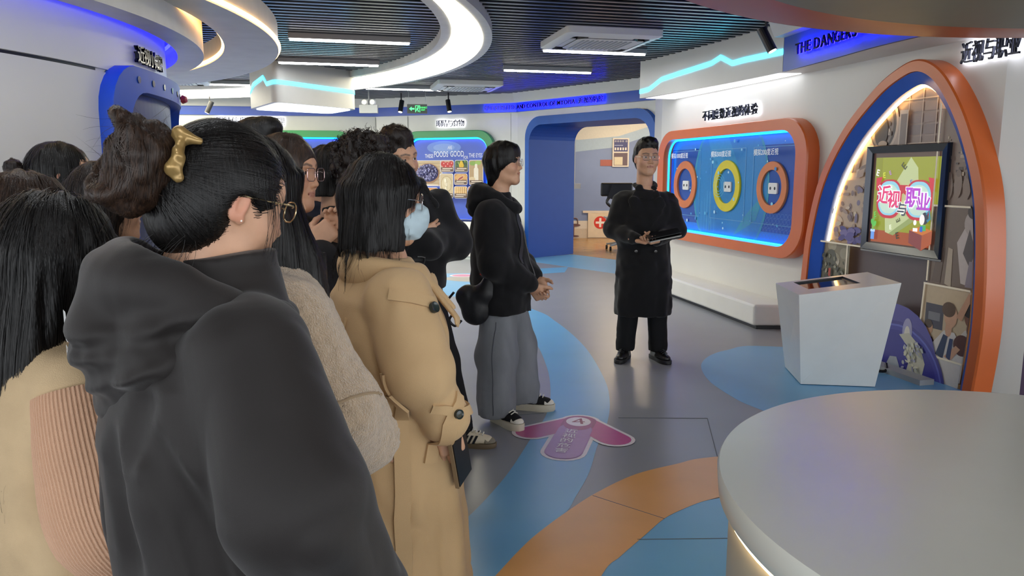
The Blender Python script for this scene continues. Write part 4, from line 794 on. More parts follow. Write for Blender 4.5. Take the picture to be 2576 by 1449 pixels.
pe.rect(-0.155, -0.062, 0.155, 0.062, '04140b'); pe.poly([(-0.13, 0.0), (-0.09, 0.035), (-0.09, 0.012), (-0.045, 0.012), (-0.045, -0.012), (-0.09, -0.012), (-0.09, -0.035)], G)
pe.rect(-0.03, -0.055, 0.05, 0.055, G); pe.rect(-0.02, -0.055, 0.04, 0.045, '04140b'); pe.ell(0.018, 0.03, 0.011, 0.011, G, n=10); pe.line([(0.012, 0.018), (0.004, -0.01), (0.02, -0.03), (0.018, -0.05)], 0.014, G); pe.line([(0.004, -0.01), (-0.01, -0.02), (-0.025, -0.035)], 0.012, G); pe.line([(0.03, 0.0), (0.014, 0.012), (-0.008, 0.004)], 0.009, G)
pe.text('安全出口', 0.10, 0.018, 0.034, G); pe.text('EXIT', 0.10, -0.02, 0.032, G)
pe.build('lit_face', mat('exit_face', 'ffffff', 0.5, attr=True, emit=0.7, var=0.0), EX)
for s in (-0.14, 0.14):
    mb = MB(); mb.tube([(-1.58 + s, 12.9, 2.62), (-1.58 + s, 12.9, 2.9)], 0.005, 6); mb.build('hanger_wire', M_GREY, EX)
EM = thing('emergency_light', 'white twin emergency light box beside the hanging canopy', 'light', (-2.36, 12.75, 2.46))
mb = MB(); mb.box((-2.36, 12.75, 2.53), (0.30, 0.08, 0.13)); mb.build('box', M_GREY, EM)
for s in (-0.06, 0.07): mb = MB(); mb.lathe([(0.0, 0.05), (0.04, 0.045), (0.055, 0.0), (0.03, -0.05)], (-2.36 + s, 12.73, 2.64), 16, R=np.array([[1, 0, 0], [0, 0, -1], [0, 1, 0]])); mb.build('lamp_head', M_WHITE, EM)
mb = MB(); mb.tube([(-2.36, 12.78, 2.59), (-2.36, 12.78, 2.9)], 0.012); mb.build('bracket', M_GREY, EM)
# ------------------------------------------------------------------ implicit surfaces: smooth blends of simple solids, meshed once
class SDF:
    def __init__(s, lo, hi, h):
        s.lo = np.array(lo, float); s.h = h; n = np.ceil((np.array(hi, float) - s.lo) / h).astype(int) + 1
        s.n = n; s.D = np.full(n, 0.25, np.float32); s.ax = [(s.lo[i] + h * np.arange(n[i])).astype(np.float32) for i in range(3)]
    def _sl(s, lo, hi):
        i0 = np.maximum(np.floor((np.asarray(lo) - s.lo) / s.h).astype(int), 0); i1 = np.minimum(np.ceil((np.asarray(hi) - s.lo) / s.h).astype(int) + 1, s.n)
        return tuple(slice(a, max(b, a)) for a, b in zip(i0, i1))
    def put(s, lo, hi, fn, k=0.0, op='u'):
        pad = 0.03 + k; sl = s._sl(np.asarray(lo) - pad, np.asarray(hi) + pad)
        x, y, z = s.ax[0][sl[0]][:, None, None], s.ax[1][sl[1]][None, :, None], s.ax[2][sl[2]][None, None, :]
        if 0 in (x.size, y.size, z.size): return s
        d = fn(x, y, z).astype(np.float32); a = s.D[sl]
        if op == 's': a = -a
        if k > 0:
            hh = np.maximum(k - np.abs(a - d), 0) / k; r = np.minimum(a, d) - hh * hh * k * 0.25
        else: r = np.minimum(a, d)
        s.D[sl] = -r if op == 's' else r
        return s
    def cap(s, a, b, ra, rb=None, k=0.02, op='u', flat=None):
        rb = ra if rb is None else rb; a, b = np.array(a, float), np.array(b, float); ab = b - a; L2 = ab @ ab + 1e-12; R = max(ra, rb)
        def fn(x, y, z):
            px, py, pz = x - a[0], y - a[1], z - a[2]; t = np.clip((px * ab[0] + py * ab[1] + pz * ab[2]) / L2, 0, 1)
            qx, qy, qz = px - t * ab[0], py - t * ab[1], pz - t * ab[2]
            if flat is not None:
                u, f = nrm(flat[0]), flat[1]; m = (qx * u[0] + qy * u[1] + qz * u[2]) * (1 / f - 1); qx = qx + m * u[0]; qy = qy + m * u[1]; qz = qz + m * u[2]
            return (np.sqrt(qx * qx + qy * qy + qz * qz) - (ra + (rb - ra) * t)) * (1 if flat is None else min(1, flat[1] ** 0.5))
        return s.put(np.minimum(a, b) - R, np.maximum(a, b) + R, fn, k, op)
    def chain(s, P, R, k=0.02, op='u', flat=None):
        for i in range(len(P) - 1): s.cap(P[i], P[i + 1], R[i], R[i + 1], k, op, flat)
        return s
    def ell(s, c, r, k=0.02, op='u', M=None):
        c, r = np.array(c, float), np.array(r, float); R = r.max() if M is not None else r
        def fn(x, y, z):
            p = [x - c[0], y - c[1], z - c[2]]
            if M is not None: p = [p[0] * M[0][i] + p[1] * M[1][i] + p[2] * M[2][i] for i in range(3)]
            q = [p[i] / r[i] for i in range(3)]; k0 = np.sqrt(q[0] ** 2 + q[1] ** 2 + q[2] ** 2); k1 = np.sqrt((q[0] / r[0]) ** 2 + (q[1] / r[1]) ** 2 + (q[2] / r[2]) ** 2) + 1e-6
            return k0 * (k0 - 1) / k1
        return s.put(c - R, c + R, fn, k, op)
    def box(s, c, hs, rd=0.01, k=0.02, op='u', M=None):
        c, hs = np.array(c, float), np.array(hs, float); R = np.linalg.norm(hs) if M is not None else hs
        def fn(x, y, z):
            p = [x - c[0], y - c[1], z - c[2]]
            if M is not None: p = [p[0] * M[0][i] + p[1] * M[1][i] + p[2] * M[2][i] for i in range(3)]
            q = [np.abs(p[i]) - (hs[i] - rd) for i in range(3)]
            return np.sqrt(np.maximum(q[0], 0) ** 2 + np.maximum(q[1], 0) ** 2 + np.maximum(q[2], 0) ** 2) + np.minimum(np.maximum(np.maximum(q[0], q[1]), q[2]), 0) - rd
        return s.put(c - R, c + R, fn, k, op)
    def col(s, prof, k=0.03, op='u', p=2.0, wave=None):
        # upright column: rows of (z, half width, half depth, x centre, y centre); wave = (amount, folds, z0, z1, phase)
        A = np.array([(list(r) + [0, 0, 0])[:5] for r in prof], float); A = A[np.argsort(A[:, 0])]; Z = A[:, 0]
        R = np.array((np.abs(A[:, 3]).max() + A[:, 1].max(), np.abs(A[:, 4]).max() + A[:, 2].max(), 0)) * 1.15
        def fn(x, y, z):
            zz_ = z.ravel(); f = lambda j: np.interp(zz_, Z, A[:, j]).astype(np.float32)[None, None, :]
            rx, ry, cx, cy = f(1), f(2), f(3), f(4); X, Y = (x - cx) / rx, (y - cy) / ry
            q = (np.abs(X) ** p + np.abs(Y) ** p) ** (1 / p)
            if wave is not None:
                am, nf, z0, z1, ph = wave; g = np.clip((z1 - z) / (z1 - z0 + 1e-6), 0, 1); th = np.arctan2(Y, X)
                q = q + am * g * (np.sin(nf * th + ph) + 0.5 * np.sin((nf * 1.7) * th + ph * 2.3 + z * 3))
            d = (q - 1) * np.minimum(rx, ry)
            return np.maximum(d, np.maximum(Z[0] - z, z - Z[-1]))
        return s.put((-R[0], -R[1], Z[0]), (R[0], R[1], Z[-1]), fn, k, op)
    def noise(s, amp, scale, seed=1, zr=None, ridge=False):
        g = np.random.default_rng(seed); scale = np.broadcast_to(np.array(scale, float), (3,)); ext = (s.n - 1) * s.h; m = np.ceil(ext / scale).astype(int) + 3
        T = g.standard_normal(m).astype(np.float32)
        for i in range(3):
            t = (np.arange(s.n[i]) * s.h / scale[i]); j = t.astype(int); f = (t - j).astype(np.float32); f = f * f * (3 - 2 * f); sh = [1, 1, 1]; sh[i] = -1
            T = np.take(T, j, axis=i) * (1 - f.reshape(sh)) + np.take(T, j + 1, axis=i) * f.reshape(sh)
        if ridge: T = 0.45 - np.abs(T)
        if zr is not None: T = T * np.clip((s.ax[2] - zr[0]) / (zr[1] - zr[0]), 0, 1)[None, None, :]
        s.D += amp * T; return s
    def sample(s, P):
        q = np.clip((P - s.lo) / s.h, 0, s.n - 1.001); j = q.astype(int); f = q - j; D = s.D; r = 0
        for a in (0, 1):
            for b in (0, 1):
                for c in (0, 1): r = r + D[j[:, 0] + a, j[:, 1] + b, j[:, 2] + c] * (f[:, 0] if a else 1 - f[:, 0]) * (f[:, 1] if b else 1 - f[:, 1]) * (f[:, 2] if c else 1 - f[:, 2])
        return r
    def grad(s, P):
        e = s.h; G = np.stack([s.sample(P + d) - s.sample(P - d) for d in np.eye(3) * e], 1); return G / (np.linalg.norm(G, axis=1)[:, None] + 1e-9)
    def snap(s, P, off=0.0, it=4):
        P = np.array(P, float)
        for _ in range(it): P = P - s.grad(P) * (s.sample(P) - off)[:, None]
        return P
    def mesh(s):
        D = s.D.copy(); D[0] = D[-1] = 0.1; D[:, 0] = D[:, -1] = 0.1; D[:, :, 0] = D[:, :, -1] = 0.1
        neg = D < 0; cnt = np.zeros(np.array(D.shape) - 1, np.int8)
        for a in (0, 1):
            for b in (0, 1):
                for c in (0, 1): cnt += neg[a:D.shape[0] - 1 + a, b:D.shape[1] - 1 + b, c:D.shape[2] - 1 + c]
        act = (cnt > 0) & (cnt < 8); I = np.argwhere(act); idx = np.full(act.shape, -1, np.int32); idx[act] = np.arange(len(I))
        acc = np.zeros((len(I), 3)); w = np.zeros(len(I)); C = [(a, b, c) for a in (0, 1) for b in (0, 1) for c in (0, 1)]
        val = {c: D[I[:, 0] + c[0], I[:, 1] + c[1], I[:, 2] + c[2]] for c in C}
        for c in C:
            for i in range(3):
                if c[i] == 0:
                    e = list(c); e[i] = 1; e = tuple(e); v0, v1 = val[c], val[e]; m = (v0 < 0) != (v1 < 0); t = v0[m] / (v0[m] - v1[m])
                    q = np.tile(np.array(c, float), (m.sum(), 1)); q[:, i] += t; acc[m] += q; w[m] += 1
        V = (I + acc / w[:, None]) * s.h + s.lo; F = []
        for i in range(3):
            j, k = (i + 1) % 3, (i + 2) % 3; sl0 = [slice(None)] * 3; sl1 = [slice(None)] * 3; sl0[i] = slice(0, -1); sl1[i] = slice(1, None)
            ch = neg[tuple(sl0)] != neg[tuple(sl1)]; E = np.argwhere(ch); E = E[(E[:, j] > 0) & (E[:, k] > 0) & (E[:, j] < D.shape[j] - 1) & (E[:, k] < D.shape[k] - 1)]
            inside0 = neg[E[:, 0], E[:, 1], E[:, 2]]
            def g(dj, dk): Q = E.copy(); Q[:, j] -= dj; Q[:, k] -= dk; return idx[Q[:, 0], Q[:, 1], Q[:, 2]]
            q = np.stack([g(1, 1), g(0, 1), g(0, 0), g(1, 0)], 1); q[~inside0] = q[~inside0][:, ::-1]; F.append(q)
        return V, np.concatenate(F)

def np_mesh(name, V, F, m, parent=None, col=None, smooth=True):
    me = bpy.data.meshes.new(name); V = np.ascontiguousarray(V, np.float32)
    F = np.asarray(F, np.int32); me.vertices.add(len(V)); me.vertices.foreach_set('co', V.ravel()); nF, k = F.shape
    me.loops.add(nF * k); me.loops.foreach_set('vertex_index', F.ravel()); me.polygons.add(nF); me.polygons.foreach_set('loop_start', np.arange(nF, dtype=np.int32) * k)
    me.polygons.foreach_set('use_smooth', np.full(nF, smooth)); me.materials.append(m); me.update(calc_edges=True); me.validate()
    if col is not None:
        ca = me.color_attributes.new('Col', 'FLOAT_COLOR', 'POINT'); ca.data.foreach_set('color', np.c_[col, np.ones(len(col))].astype(np.float32).ravel())
    o = bpy.data.objects.new(name, me); COL.objects.link(o)
    if parent is not None: o.parent = parent; WORG[o.name] = (0, 0, 0)
    return o
class Join:                                    # gathers quad meshes with colours into one
    def __init__(s): s.V = []; s.F = []; s.C = []; s.n = 0
    def add(s, V, F, col):
        F = np.asarray(F)
        if F.shape[1] == 3: F = np.c_[F, F[:, 2:]]
        s.V.append(V); s.F.append(F + s.n); s.C.append(np.broadcast_to(np.asarray(col, float), (len(V), 3))); s.n += len(V)
    def build(s, name, m, parent): return np_mesh(name, np.concatenate(s.V), np.concatenate(s.F), m, parent, np.concatenate(s.C))

def rotm(yaw=0, pitch=0, roll=0):              # yaw turns left (+), pitch nods down (+), roll tips to the right (+)
    cy, sy, cp, sp, cr, sr = math.cos(yaw), math.sin(yaw), math.cos(-pitch), math.sin(-pitch), math.cos(roll), math.sin(roll)
    Rz = np.array([[cy, -sy, 0], [sy, cy, 0], [0, 0, 1]]); Rx = np.array([[1, 0, 0], [0, cp, -sp], [0, sp, cp]]); Ry = np.array([[cr, 0, sr], [0, 1, 0], [-sr, 0, cr]])
    return Rz @ Rx @ Ry

# ------------------------------------------------------------------ heads
SKIN = lin('c79a7c'); LIP = lin('a4685c'); BROW = lin('2b211d')
_HC = {}
def head_geo(kind, h):
    key = (kind, h)
    if key in _HC: return _HC[key]
    S = SDF((-0.105, -0.125, -0.20), (0.105, 0.14, 0.145), h); fm = kind == 'f'
    S.ell((0, -0.012, 0.03), (0.076, 0.095, 0.098), 0.02)                       # skull
    S.ell((0, 0.022, -0.025), (0.066 if not fm else 0.063, 0.068, 0.088), 0.04)  # face mass
    S.cap((-0.036, 0.02, -0.075), (-0.012, 0.064, -0.098), 0.026, 0.019, 0.03); S.cap((0.036, 0.02, -0.075), (0.012, 0.064, -0.098), 0.026, 0.019, 0.03)
    S.cap((-0.012, 0.068, -0.099), (0.012, 0.068, -0.099), 0.017 if not fm else 0.014, None, 0.025)   # chin
    for s_ in (-1, 1):
        S.ell((s_ * 0.042, 0.058, -0.026), (0.024, 0.024, 0.024), 0.03)         # cheek
        S.cap((s_ * 0.012, 0.081, 0.030), (s_ * 0.046, 0.066, 0.034), 0.010 if not fm else 0.008, None, 0.02)      # brow
    S.ell((0, 0.050, 0.048), (0.052, 0.033, 0.040), 0.04)                       # forehead
    for s_ in (-1, 1): S.ell((s_ * 0.032, 0.092, 0.012), (0.017, 0.013, 0.012), 0.014, 's')
    for s_ in (-1, 1):
        S.ell((s_ * 0.032, 0.0735, 0.012), (0.0155, 0.0145, 0.0135), 0.006)
        S.ell((s_ * 0.032, 0.091, 0.0105), (0.0145, 0.012, 0.0052), 0.002, 's')
    S.cap((0, 0.085, 0.015), (0, 0.106, -0.026), 0.0065, 0.0095, 0.012)          # nose
    for s_ in (-1, 1): S.ell((s_ * 0.011, 0.096, -0.030), (0.0085, 0.009, 0.0075), 0.008)
    S.ell((0, 0.080, -0.060), (0.026, 0.014, 0.020), 0.02)                      # mouth mound
    S.cap((-0.018, 0.084, -0.0555), (0.0, 0.0945, -0.0535), 0.0038, 0.0052, 0.004); S.cap((0.018, 0.084, -0.0555), (0.0, 0.0945, -0.0535), 0.0038, 0.0052, 0.004)
    S.cap((-0.014, 0.085, -0.066), (0.014, 0.085, -0.066), 0.0062, None, 0.005)
    S.cap((-0.021, 0.0885, -0.0602), (0.021, 0.0885, -0.0602), 0.0022, None, 0.004, 's')
    for s_ in (-1, 1):                                                          # ears
        M = rotm(0, 0, 0) @ np.array([[1, 0, 0], [0, 0.97, 0.24], [0, -0.24, 0.97]])
        S.ell((s_ * 0.078, -0.012, 0.0), (0.0075, 0.017, 0.031), 0.006, M=M); S.ell((s_ * 0.086, -0.009, 0.003), (0.006, 0.0095, 0.019), 0.004, 's', M=M)
        S.ell((s_ * 0.075, -0.004, -0.024), (0.006, 0.008, 0.009), 0.006)
    S.cap((0, -0.022, -0.06), (0, -0.038, -0.20), 0.052 if fm else 0.058, None, 0.03)      # neck
    V, F = S.mesh(); V = V.copy()
    x, y, z = np.abs(V[:, 0]), V[:, 1], V[:, 2]; C = np.tile(np.array(SKIN), (len(V), 1))
    def seg(a, b): a, b = np.array(a), np.array(b); P = np.stack([x, z], 1); t = np.clip(((P - a) @ (b - a)) / ((b - a) @ (b - a)), 0, 1); return np.linalg.norm(P - a - t[:, None] * (b - a), axis=1)
    br = np.minimum(seg((0.014, 0.0345), (0.034, 0.0405)), seg((0.034, 0.0405), (0.053, 0.036))); w = np.clip(1.6 - br / 0.0038, 0, 1) * (y > 0.05); C = C * (1 - 0.8 * w[:, None]) + np.array(BROW) * 0.8 * w[:, None]
    lp = np.minimum(seg((0, -0.0545), (0.019, -0.0575)), seg((0, -0.066), (0.015, -0.0635))); w = np.clip(1.5 - lp / 0.0042, 0, 0.75) * (y > 0.075); C = C * (1 - w[:, None]) + np.array(LIP) * w[:, None]
    w = np.exp(-(((x - 0.045) / 0.022) ** 2 + ((z + 0.02) / 0.022) ** 2)) * (y > 0.03) * 0.35; C = C * (1 - w[:, None]) + np.array(lin('c98573')) * w[:, None]
    w = np.clip((x - 0.076) / 0.006, 0, 1) * 0.6; C = C * (1 - w[:, None]) + np.array(lin('c9826a')) * w[:, None]
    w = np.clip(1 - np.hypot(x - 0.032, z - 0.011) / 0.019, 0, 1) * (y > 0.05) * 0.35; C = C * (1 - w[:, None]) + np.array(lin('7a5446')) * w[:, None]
    eyes = []
    for s_ in (-1, 1):
        eye = MB(); eyes.append(eye); prof = [(0.0125 * math.sin(a), -0.0125 * math.cos(a)) for a in np.linspace(PI, 0.0, 13)]
        R = np.array([[1, 0, 0], [0, 0, 1], [0, 1, 0]], float)                  # pole forward
        base = eye.n; eye.lathe(prof[:-2], (s_ * 0.032, 0.0745, 0.0115), 12, R=R @ np.diag([1, 1, -1]), col='d9d2cc'); eye.lathe(prof[-3:], (s_ * 0.032, 0.0748, 0.0115), 12, R=R @ np.diag([1, 1, -1]), col='1d1310')
    _HC[key] = (V, F, C, [(np.concatenate(e.v), e.f, np.concatenate(e.c)[:, :3]) for e in eyes]); return _HC[key]

M_SKIN = mat('skin', 'ffffff', 0.48, attr=True, var=0.05, vscale=40, bump=0.02, bscale=250)
M_SKIN.node_tree.nodes['Principled BSDF'].inputs['Subsurface Weight'].default_value = 0.06
M_SKIN.node_tree.nodes['Principled BSDF'].inputs['Subsurface Radius'].default_value = (0.01, 0.004, 0.002)
M_EYE = mat('eye', 'ffffff', 0.1, attr=True, var=0.0)
class Person:
    def __init__(s, label, x, y, yaw, group=None):
        s.T = thing('person', label, 'person', (x, y, 0), math.radians(yaw), group, world=False); s.J = Join()
    def head(s, hc, yaw=0, pitch=0, roll=0, sc=1.0, kind='m', h=0.004, tint=1.0, wide=1.0):
        V, F, C, EY = head_geo(kind, h); s.hc = np.array(hc, float); s.R = rotm(math.radians(yaw), math.radians(pitch), math.radians(roll)); s.sc = np.array((sc * wide, sc, sc))
        s.J.add(s.hd(V), F, C * tint)
        for eV, eF, eC in EY: me = MB(); me.add(s.hd(eV), eF); me.c = [np.c_[eC, np.ones(len(eC))]]; o = me.build('eye', M_EYE, None, smooth=True, attr=True); o.parent = s.T
        return s
    def hd(s, P): return (np.asarray(P, float) * s.sc) @ s.R.T + s.hc     # head frame to person frame
    def body(s, Ht=1.7, hips=True, sh=0.16):
        q = Ht / 1.7; S = SDF((-0.3, -0.16, 0.0), (0.3, 0.2, 1.5 * q), 0.012)
        S.col([(0.86 * q, 0.15, 0.10), (0.95 * q, 0.155, 0.10), (1.08 * q, 0.125, 0.085), (1.22 * q, 0.14, 0.09), (1.33 * q, sh * 0.85, 0.07), (1.37 * q, 0.08, 0.06), (1.41 * q, 0.05, 0.05)])
        for d in (-1, 1): S.chain([(d * 0.085, 0, 0.9 * q), (d * 0.095, 0.005, 0.48 * q), (d * 0.10, 0.0, 0.10)], [0.065, 0.04, 0.028], 0.03)
        nb = s.hd(np.array([[0, -0.036, -0.17]]))[0]; S.cap((0, -0.01, 1.38 * q), nb, 0.055, 0.05, 0.03)
        V, F = S.mesh(); s.J.add(V, F, SKIN); return s
    def hand(s, wrist, fdir, palm, side=1, curl=(0.5, 0.5, 0.5, 0.5), thumb=0.5, spread=0.0, sc=1.0, fore=None, h=0.0032, tcurl=0.4):
        # fdir: where the fingers point, palm: direction the palm faces, side: +1 when the thumb lies at fdir x palm
        f = nrm(fdir); p = np.asarray(palm, float); p = nrm(p - f * (p @ f)); u = np.cross(f, p) * side; B = np.stack([u, f, p], 1)      # columns: thumb side, fingers, palm
        S = SDF((-0.075, -0.07, -0.05), (0.085, 0.20, 0.10), h)
        S.box((0.0, 0.05, 0), (0.040, 0.048, 0.013), 0.012, 0.01); S.cap((0, -0.06, 0), (0, 0.02, 0), 0.024, 0.022, 0.02, flat=((0, 0, 1), 0.75)); S.ell((0.022, 0.035, 0.008), (0.02, 0.032, 0.014), 0.015)
        for i, (x, L, r) in enumerate(((0.030, 0.072, 0.0085), (0.0105, 0.080, 0.0088), (-0.0095, 0.074, 0.0083), (-0.0285, 0.058, 0.0074))):
            pt = np.array((x, 0.092 - 0.004 * abs(i - 1), 0.0)); a = 0.15; sp = spread * (1.5 - i)
            for j, (fr, da) in enumerate(((0.46, 0.9), (0.30, 1.1), (0.24, 0.8))):
                a += curl[i] * da; q = pt + L * fr * np.array((math.sin(sp) * math.cos(a), math.cos(sp) * math.cos(a), math.sin(a))); S.cap(pt, q, r * (1 - 0.08 * j), r * (0.92 - 0.1 * j), 0.004); pt = q
        t0 = np.array((0.032, 0.018, 0.006)); d = nrm((math.cos(thumb) * 0.9, 0.75, math.sin(thumb) * 0.9)); t1 = t0 + d * 0.036; d2 = nrm(d + tcurl * np.array((-0.7, 0.3, 0.5))); t2 = t1 + d2 * 0.03; t3 = t2 + nrm(d2 + tcurl * np.array((-0.4, 0.3, 0.2))) * 0.022
        S.chain([t0, t1, t2, t3], [0.015, 0.0115, 0.010, 0.008], 0.008)
        V, F = S.mesh(); V = V * sc; V = V - np.array((0, -0.01, 0)); s.J.add(V @ B.T + np.asarray(wrist), F, SKIN)
        return s
    def done(s): return s.J.build('body', M_SKIN, s.T)
    def part(s, name, S, m, col=None):
        V, F = S.mesh() if isinstance(S, SDF) else S; return np_mesh(name, V, F, m, s.T, col)
    def mbpart(s, name, mb, m, smooth=True, attr=False, parent=None):
        o = mb.build(name, m, None, smooth=smooth, angle=40, attr=attr); o.parent = parent or s.T; return o
    def eye_glasses(s, shape='round', w=0.050, hgt=0.042, m=None, lens=True, drop=0.0):
        m = m or mat('silver_wire', 'b9b4b4', 0.2, 0.9, var=0.0); mb = MB(); rims = []
        for d in (-1, 1):
            P = rrect(w, hgt, min(w, hgt) * (0.46 if shape == 'round' else 0.32), 6); V = np.stack([d * 0.033 + P[:, 0], 0.108 - 0.10 * np.abs(P[:, 0] + d * 0.033) ** 1.0 * 0.35, 0.006 - drop + P[:, 1]], 1); rims.append(V)
            mb.tube(s.hd(V), 0.0014, 6, closed=True)
            mb.tube(s.hd(spline([(d * (0.033 + w / 2), 0.098, 0.012 - drop), (d * 0.070, 0.085, 0.014 - drop), (d * 0.0815, 0.02, 0.016), (d * 0.082, -0.012, 0.014), (d * 0.080, -0.03, -0.006)], 5)), 0.0014, 6)
        mb.tube(s.hd(spline([(-0.010, 0.107, 0.010 - drop), (0, 0.111, 0.013 - drop), (0.010, 0.107, 0.010 - drop)], 4)), 0.0014, 6)
        g = s.mbpart('glasses', mb, m)
        if lens:
            for V in rims: mb = MB(); mb.add(s.hd(V), [tuple(range(len(V)))]); s.mbpart('lens', mb, mat('lens_glass', '30303a', 0.03, alpha=0.13, var=0.0, spec=0.9), False, parent=g)
        return g
# ------------------------------------------------------------------ hair strands that follow a hair volume
def strands(S, roots, dirs, length, steps=18, grav=0.5, off=0.002, wander=0.15, width=0.0022, seed=3, taper=0.3, lift=0.0, gfrom=0.0, jl=0.25, att=0.0):
    g = np.random.default_rng(seed); P = np.array(roots, float); D = np.array(dirs, float); D /= np.linalg.norm(D, axis=1)[:, None] + 1e-9; N = len(P)
    Ls = np.broadcast_to(length, (N,)) * (1 + jl * g.uniform(-1, 0.6, N)); ds = Ls / steps; wv = g.standard_normal((N, 3)) * wander; rows = [P.copy()]; wr = []
    offn = off + np.abs(g.standard_normal(N)) * lift
    for i in range(steps):
        G = S.grad(P); D = D + np.array((0, 0, -1.0)) * grav * (1 if i / steps >= gfrom else 0.3) + wv * 0.3; D /= np.linalg.norm(D, axis=1)[:, None]
        Q = P + D * ds[:, None]; d = S.sample(Q); G = S.grad(Q); inside = d < offn; Q = Q + G * np.where(inside, offn - d, np.clip(offn - d, -0.02, 0) * att)[:, None]
        D = Q - P; D /= np.linalg.norm(D, axis=1)[:, None] + 1e-9; side = np.cross(D, G); side /= np.linalg.norm(side, axis=1)[:, None] + 1e-9
        if i == 0: wr.append(side)
        wr.append(side); P = Q; rows.append(P.copy()); wv = wv * 0.85 + g.standard_normal((N, 3)) * wander * 0.3
    A = np.stack(rows, 1); W = np.stack(wr, 1); t = np.linspace(0, 1, steps + 1)[None, :, None]; wd = width * (1 - (1 - taper) * t) * (0.6 + 0.8 * g.random((N, 1, 1)))
    V = np.stack([A - W * wd / 2, A + W * wd / 2], 2).reshape(-1, 3); b = (np.arange(N)[:, None] * (steps + 1) + np.arange(steps)[None]).ravel() * 2
    return V, np.stack([b, b + 1, b + 3, b + 2], 1)
def hair_mat(name, c, c2, rough=0.46):
    if name in MATS: return MATS[name]
    m = mat(name, c, rough, var=0.0, spec=0.6); nt = m.node_tree; b = nt.nodes['Principled BSDF']; L = nt.links
    b.inputs['Specular IOR Level'].default_value = 0.35
    tc = nt.nodes.new('ShaderNodeTexCoord'); mp = nt.nodes.new('ShaderNodeMapping'); mp.inputs['Scale'].default_value = (220, 220, 14); n = nt.nodes.new('ShaderNodeTexNoise'); n.inputs['Scale'].default_value = 1.0; n.inputs['Detail'].default_value = 2
    L.new(tc.outputs['Object'], mp.inputs['Vector']); L.new(mp.outputs['Vector'], n.inputs['Vector'])
    r = nt.nodes.new('ShaderNodeValToRGB'); r.color_ramp.elements[0].color = (*lin(c), 1); r.color_ramp.elements[1].color = (*lin(c2), 1); r.color_ramp.elements[0].position = 0.35; r.color_ramp.elements[1].position = 0.75
    L.new(n.outputs['Fac'], r.inputs['Fac']); L.new(r.outputs['Color'], b.inputs['Base Color'])
    bp = nt.nodes.new('ShaderNodeBump'); bp.inputs['Strength'].default_value = 0.5; bp.inputs['Distance'].default_value = 0.004; L.new(n.outputs['Fac'], bp.inputs['Height']); L.new(bp.outputs['Normal'], b.inputs['Normal'])
    return m
H_BLACK = hair_mat('black_hair', '080707', '15110f'); H_BROWN = hair_mat('dark_brown_hair', '120c0a', '271a13'); H_LBROWN = hair_mat('brown_hair', '20150f', '3d2a1d')
def scalp_roots(n, seed, back=-1.0, zmin=0.0, c=(0, -0.012, 0.03), r=(0.08, 0.1, 0.103), yr=(-1, 1)):
    g = np.random.default_rng(seed); P = g.standard_normal((n * 6, 3)); P /= np.linalg.norm(P, axis=1)[:, None]; P = P[(P[:, 2] > zmin) & (P[:, 1] > yr[0]) & (P[:, 1] < yr[1])][:n]
    return P * np.array(r) + np.array(c), P
def cloth(name, c, rough=0.8, bump=0.15, bscale=500, sheen=0.0, var=0.05, vscale=8, stretch=(1, 1, 1), spec=0.3): return mat(name, c, rough, var=var, vscale=vscale, bump=bump, bscale=bscale, sheen=sheen, stretch=stretch, spec=spec)
def trousers(P, m, hip=0.92, w=(0.105, 0.085, 0.075), hem=0.06, ft=((-0.1, 0.0), (0.1, 0.0)), kn=None, h=0.011, fold=0.006, seed=5, name='trousers', top=0.17):
    S = SDF((-0.36, -0.36, 0.0), (0.36, 0.36, hip + 0.12), h); S.col([(hip - 0.06, top, 0.12), (hip + 0.08, top * 0.95, 0.11)], 0.05)
    for i, (fx, fy) in enumerate(ft):
        d = -1 if i == 0 else 1; k = (d * 0.09 * 0.5 + fx * 0.5, fy * 0.5 + 0.015, 0.49) if kn is None else kn[i]
        S.chain([(d * 0.085, 0, hip - 0.04), k, (fx, fy, hem + w[2] * 0.6)], [w[0], w[1], w[2]], 0.04); S.cap((fx, fy, hem + w[2] * 0.6), (fx, fy, hem + 0.01), w[2], w[2] * 1.0, 0.02)
        S.box((fx, fy, hem - 0.1), (0.2, 0.2, 0.1), 0.0, 0.0, 's')
    S.noise(fold, (0.07, 0.07, 0.20), seed, ridge=True); S.noise(fold * 0.8, (0.09, 0.09, 0.05), seed + 1, zr=(0.38, 0.08), ridge=True); P.tS = S
    return P.part(name, S, m)
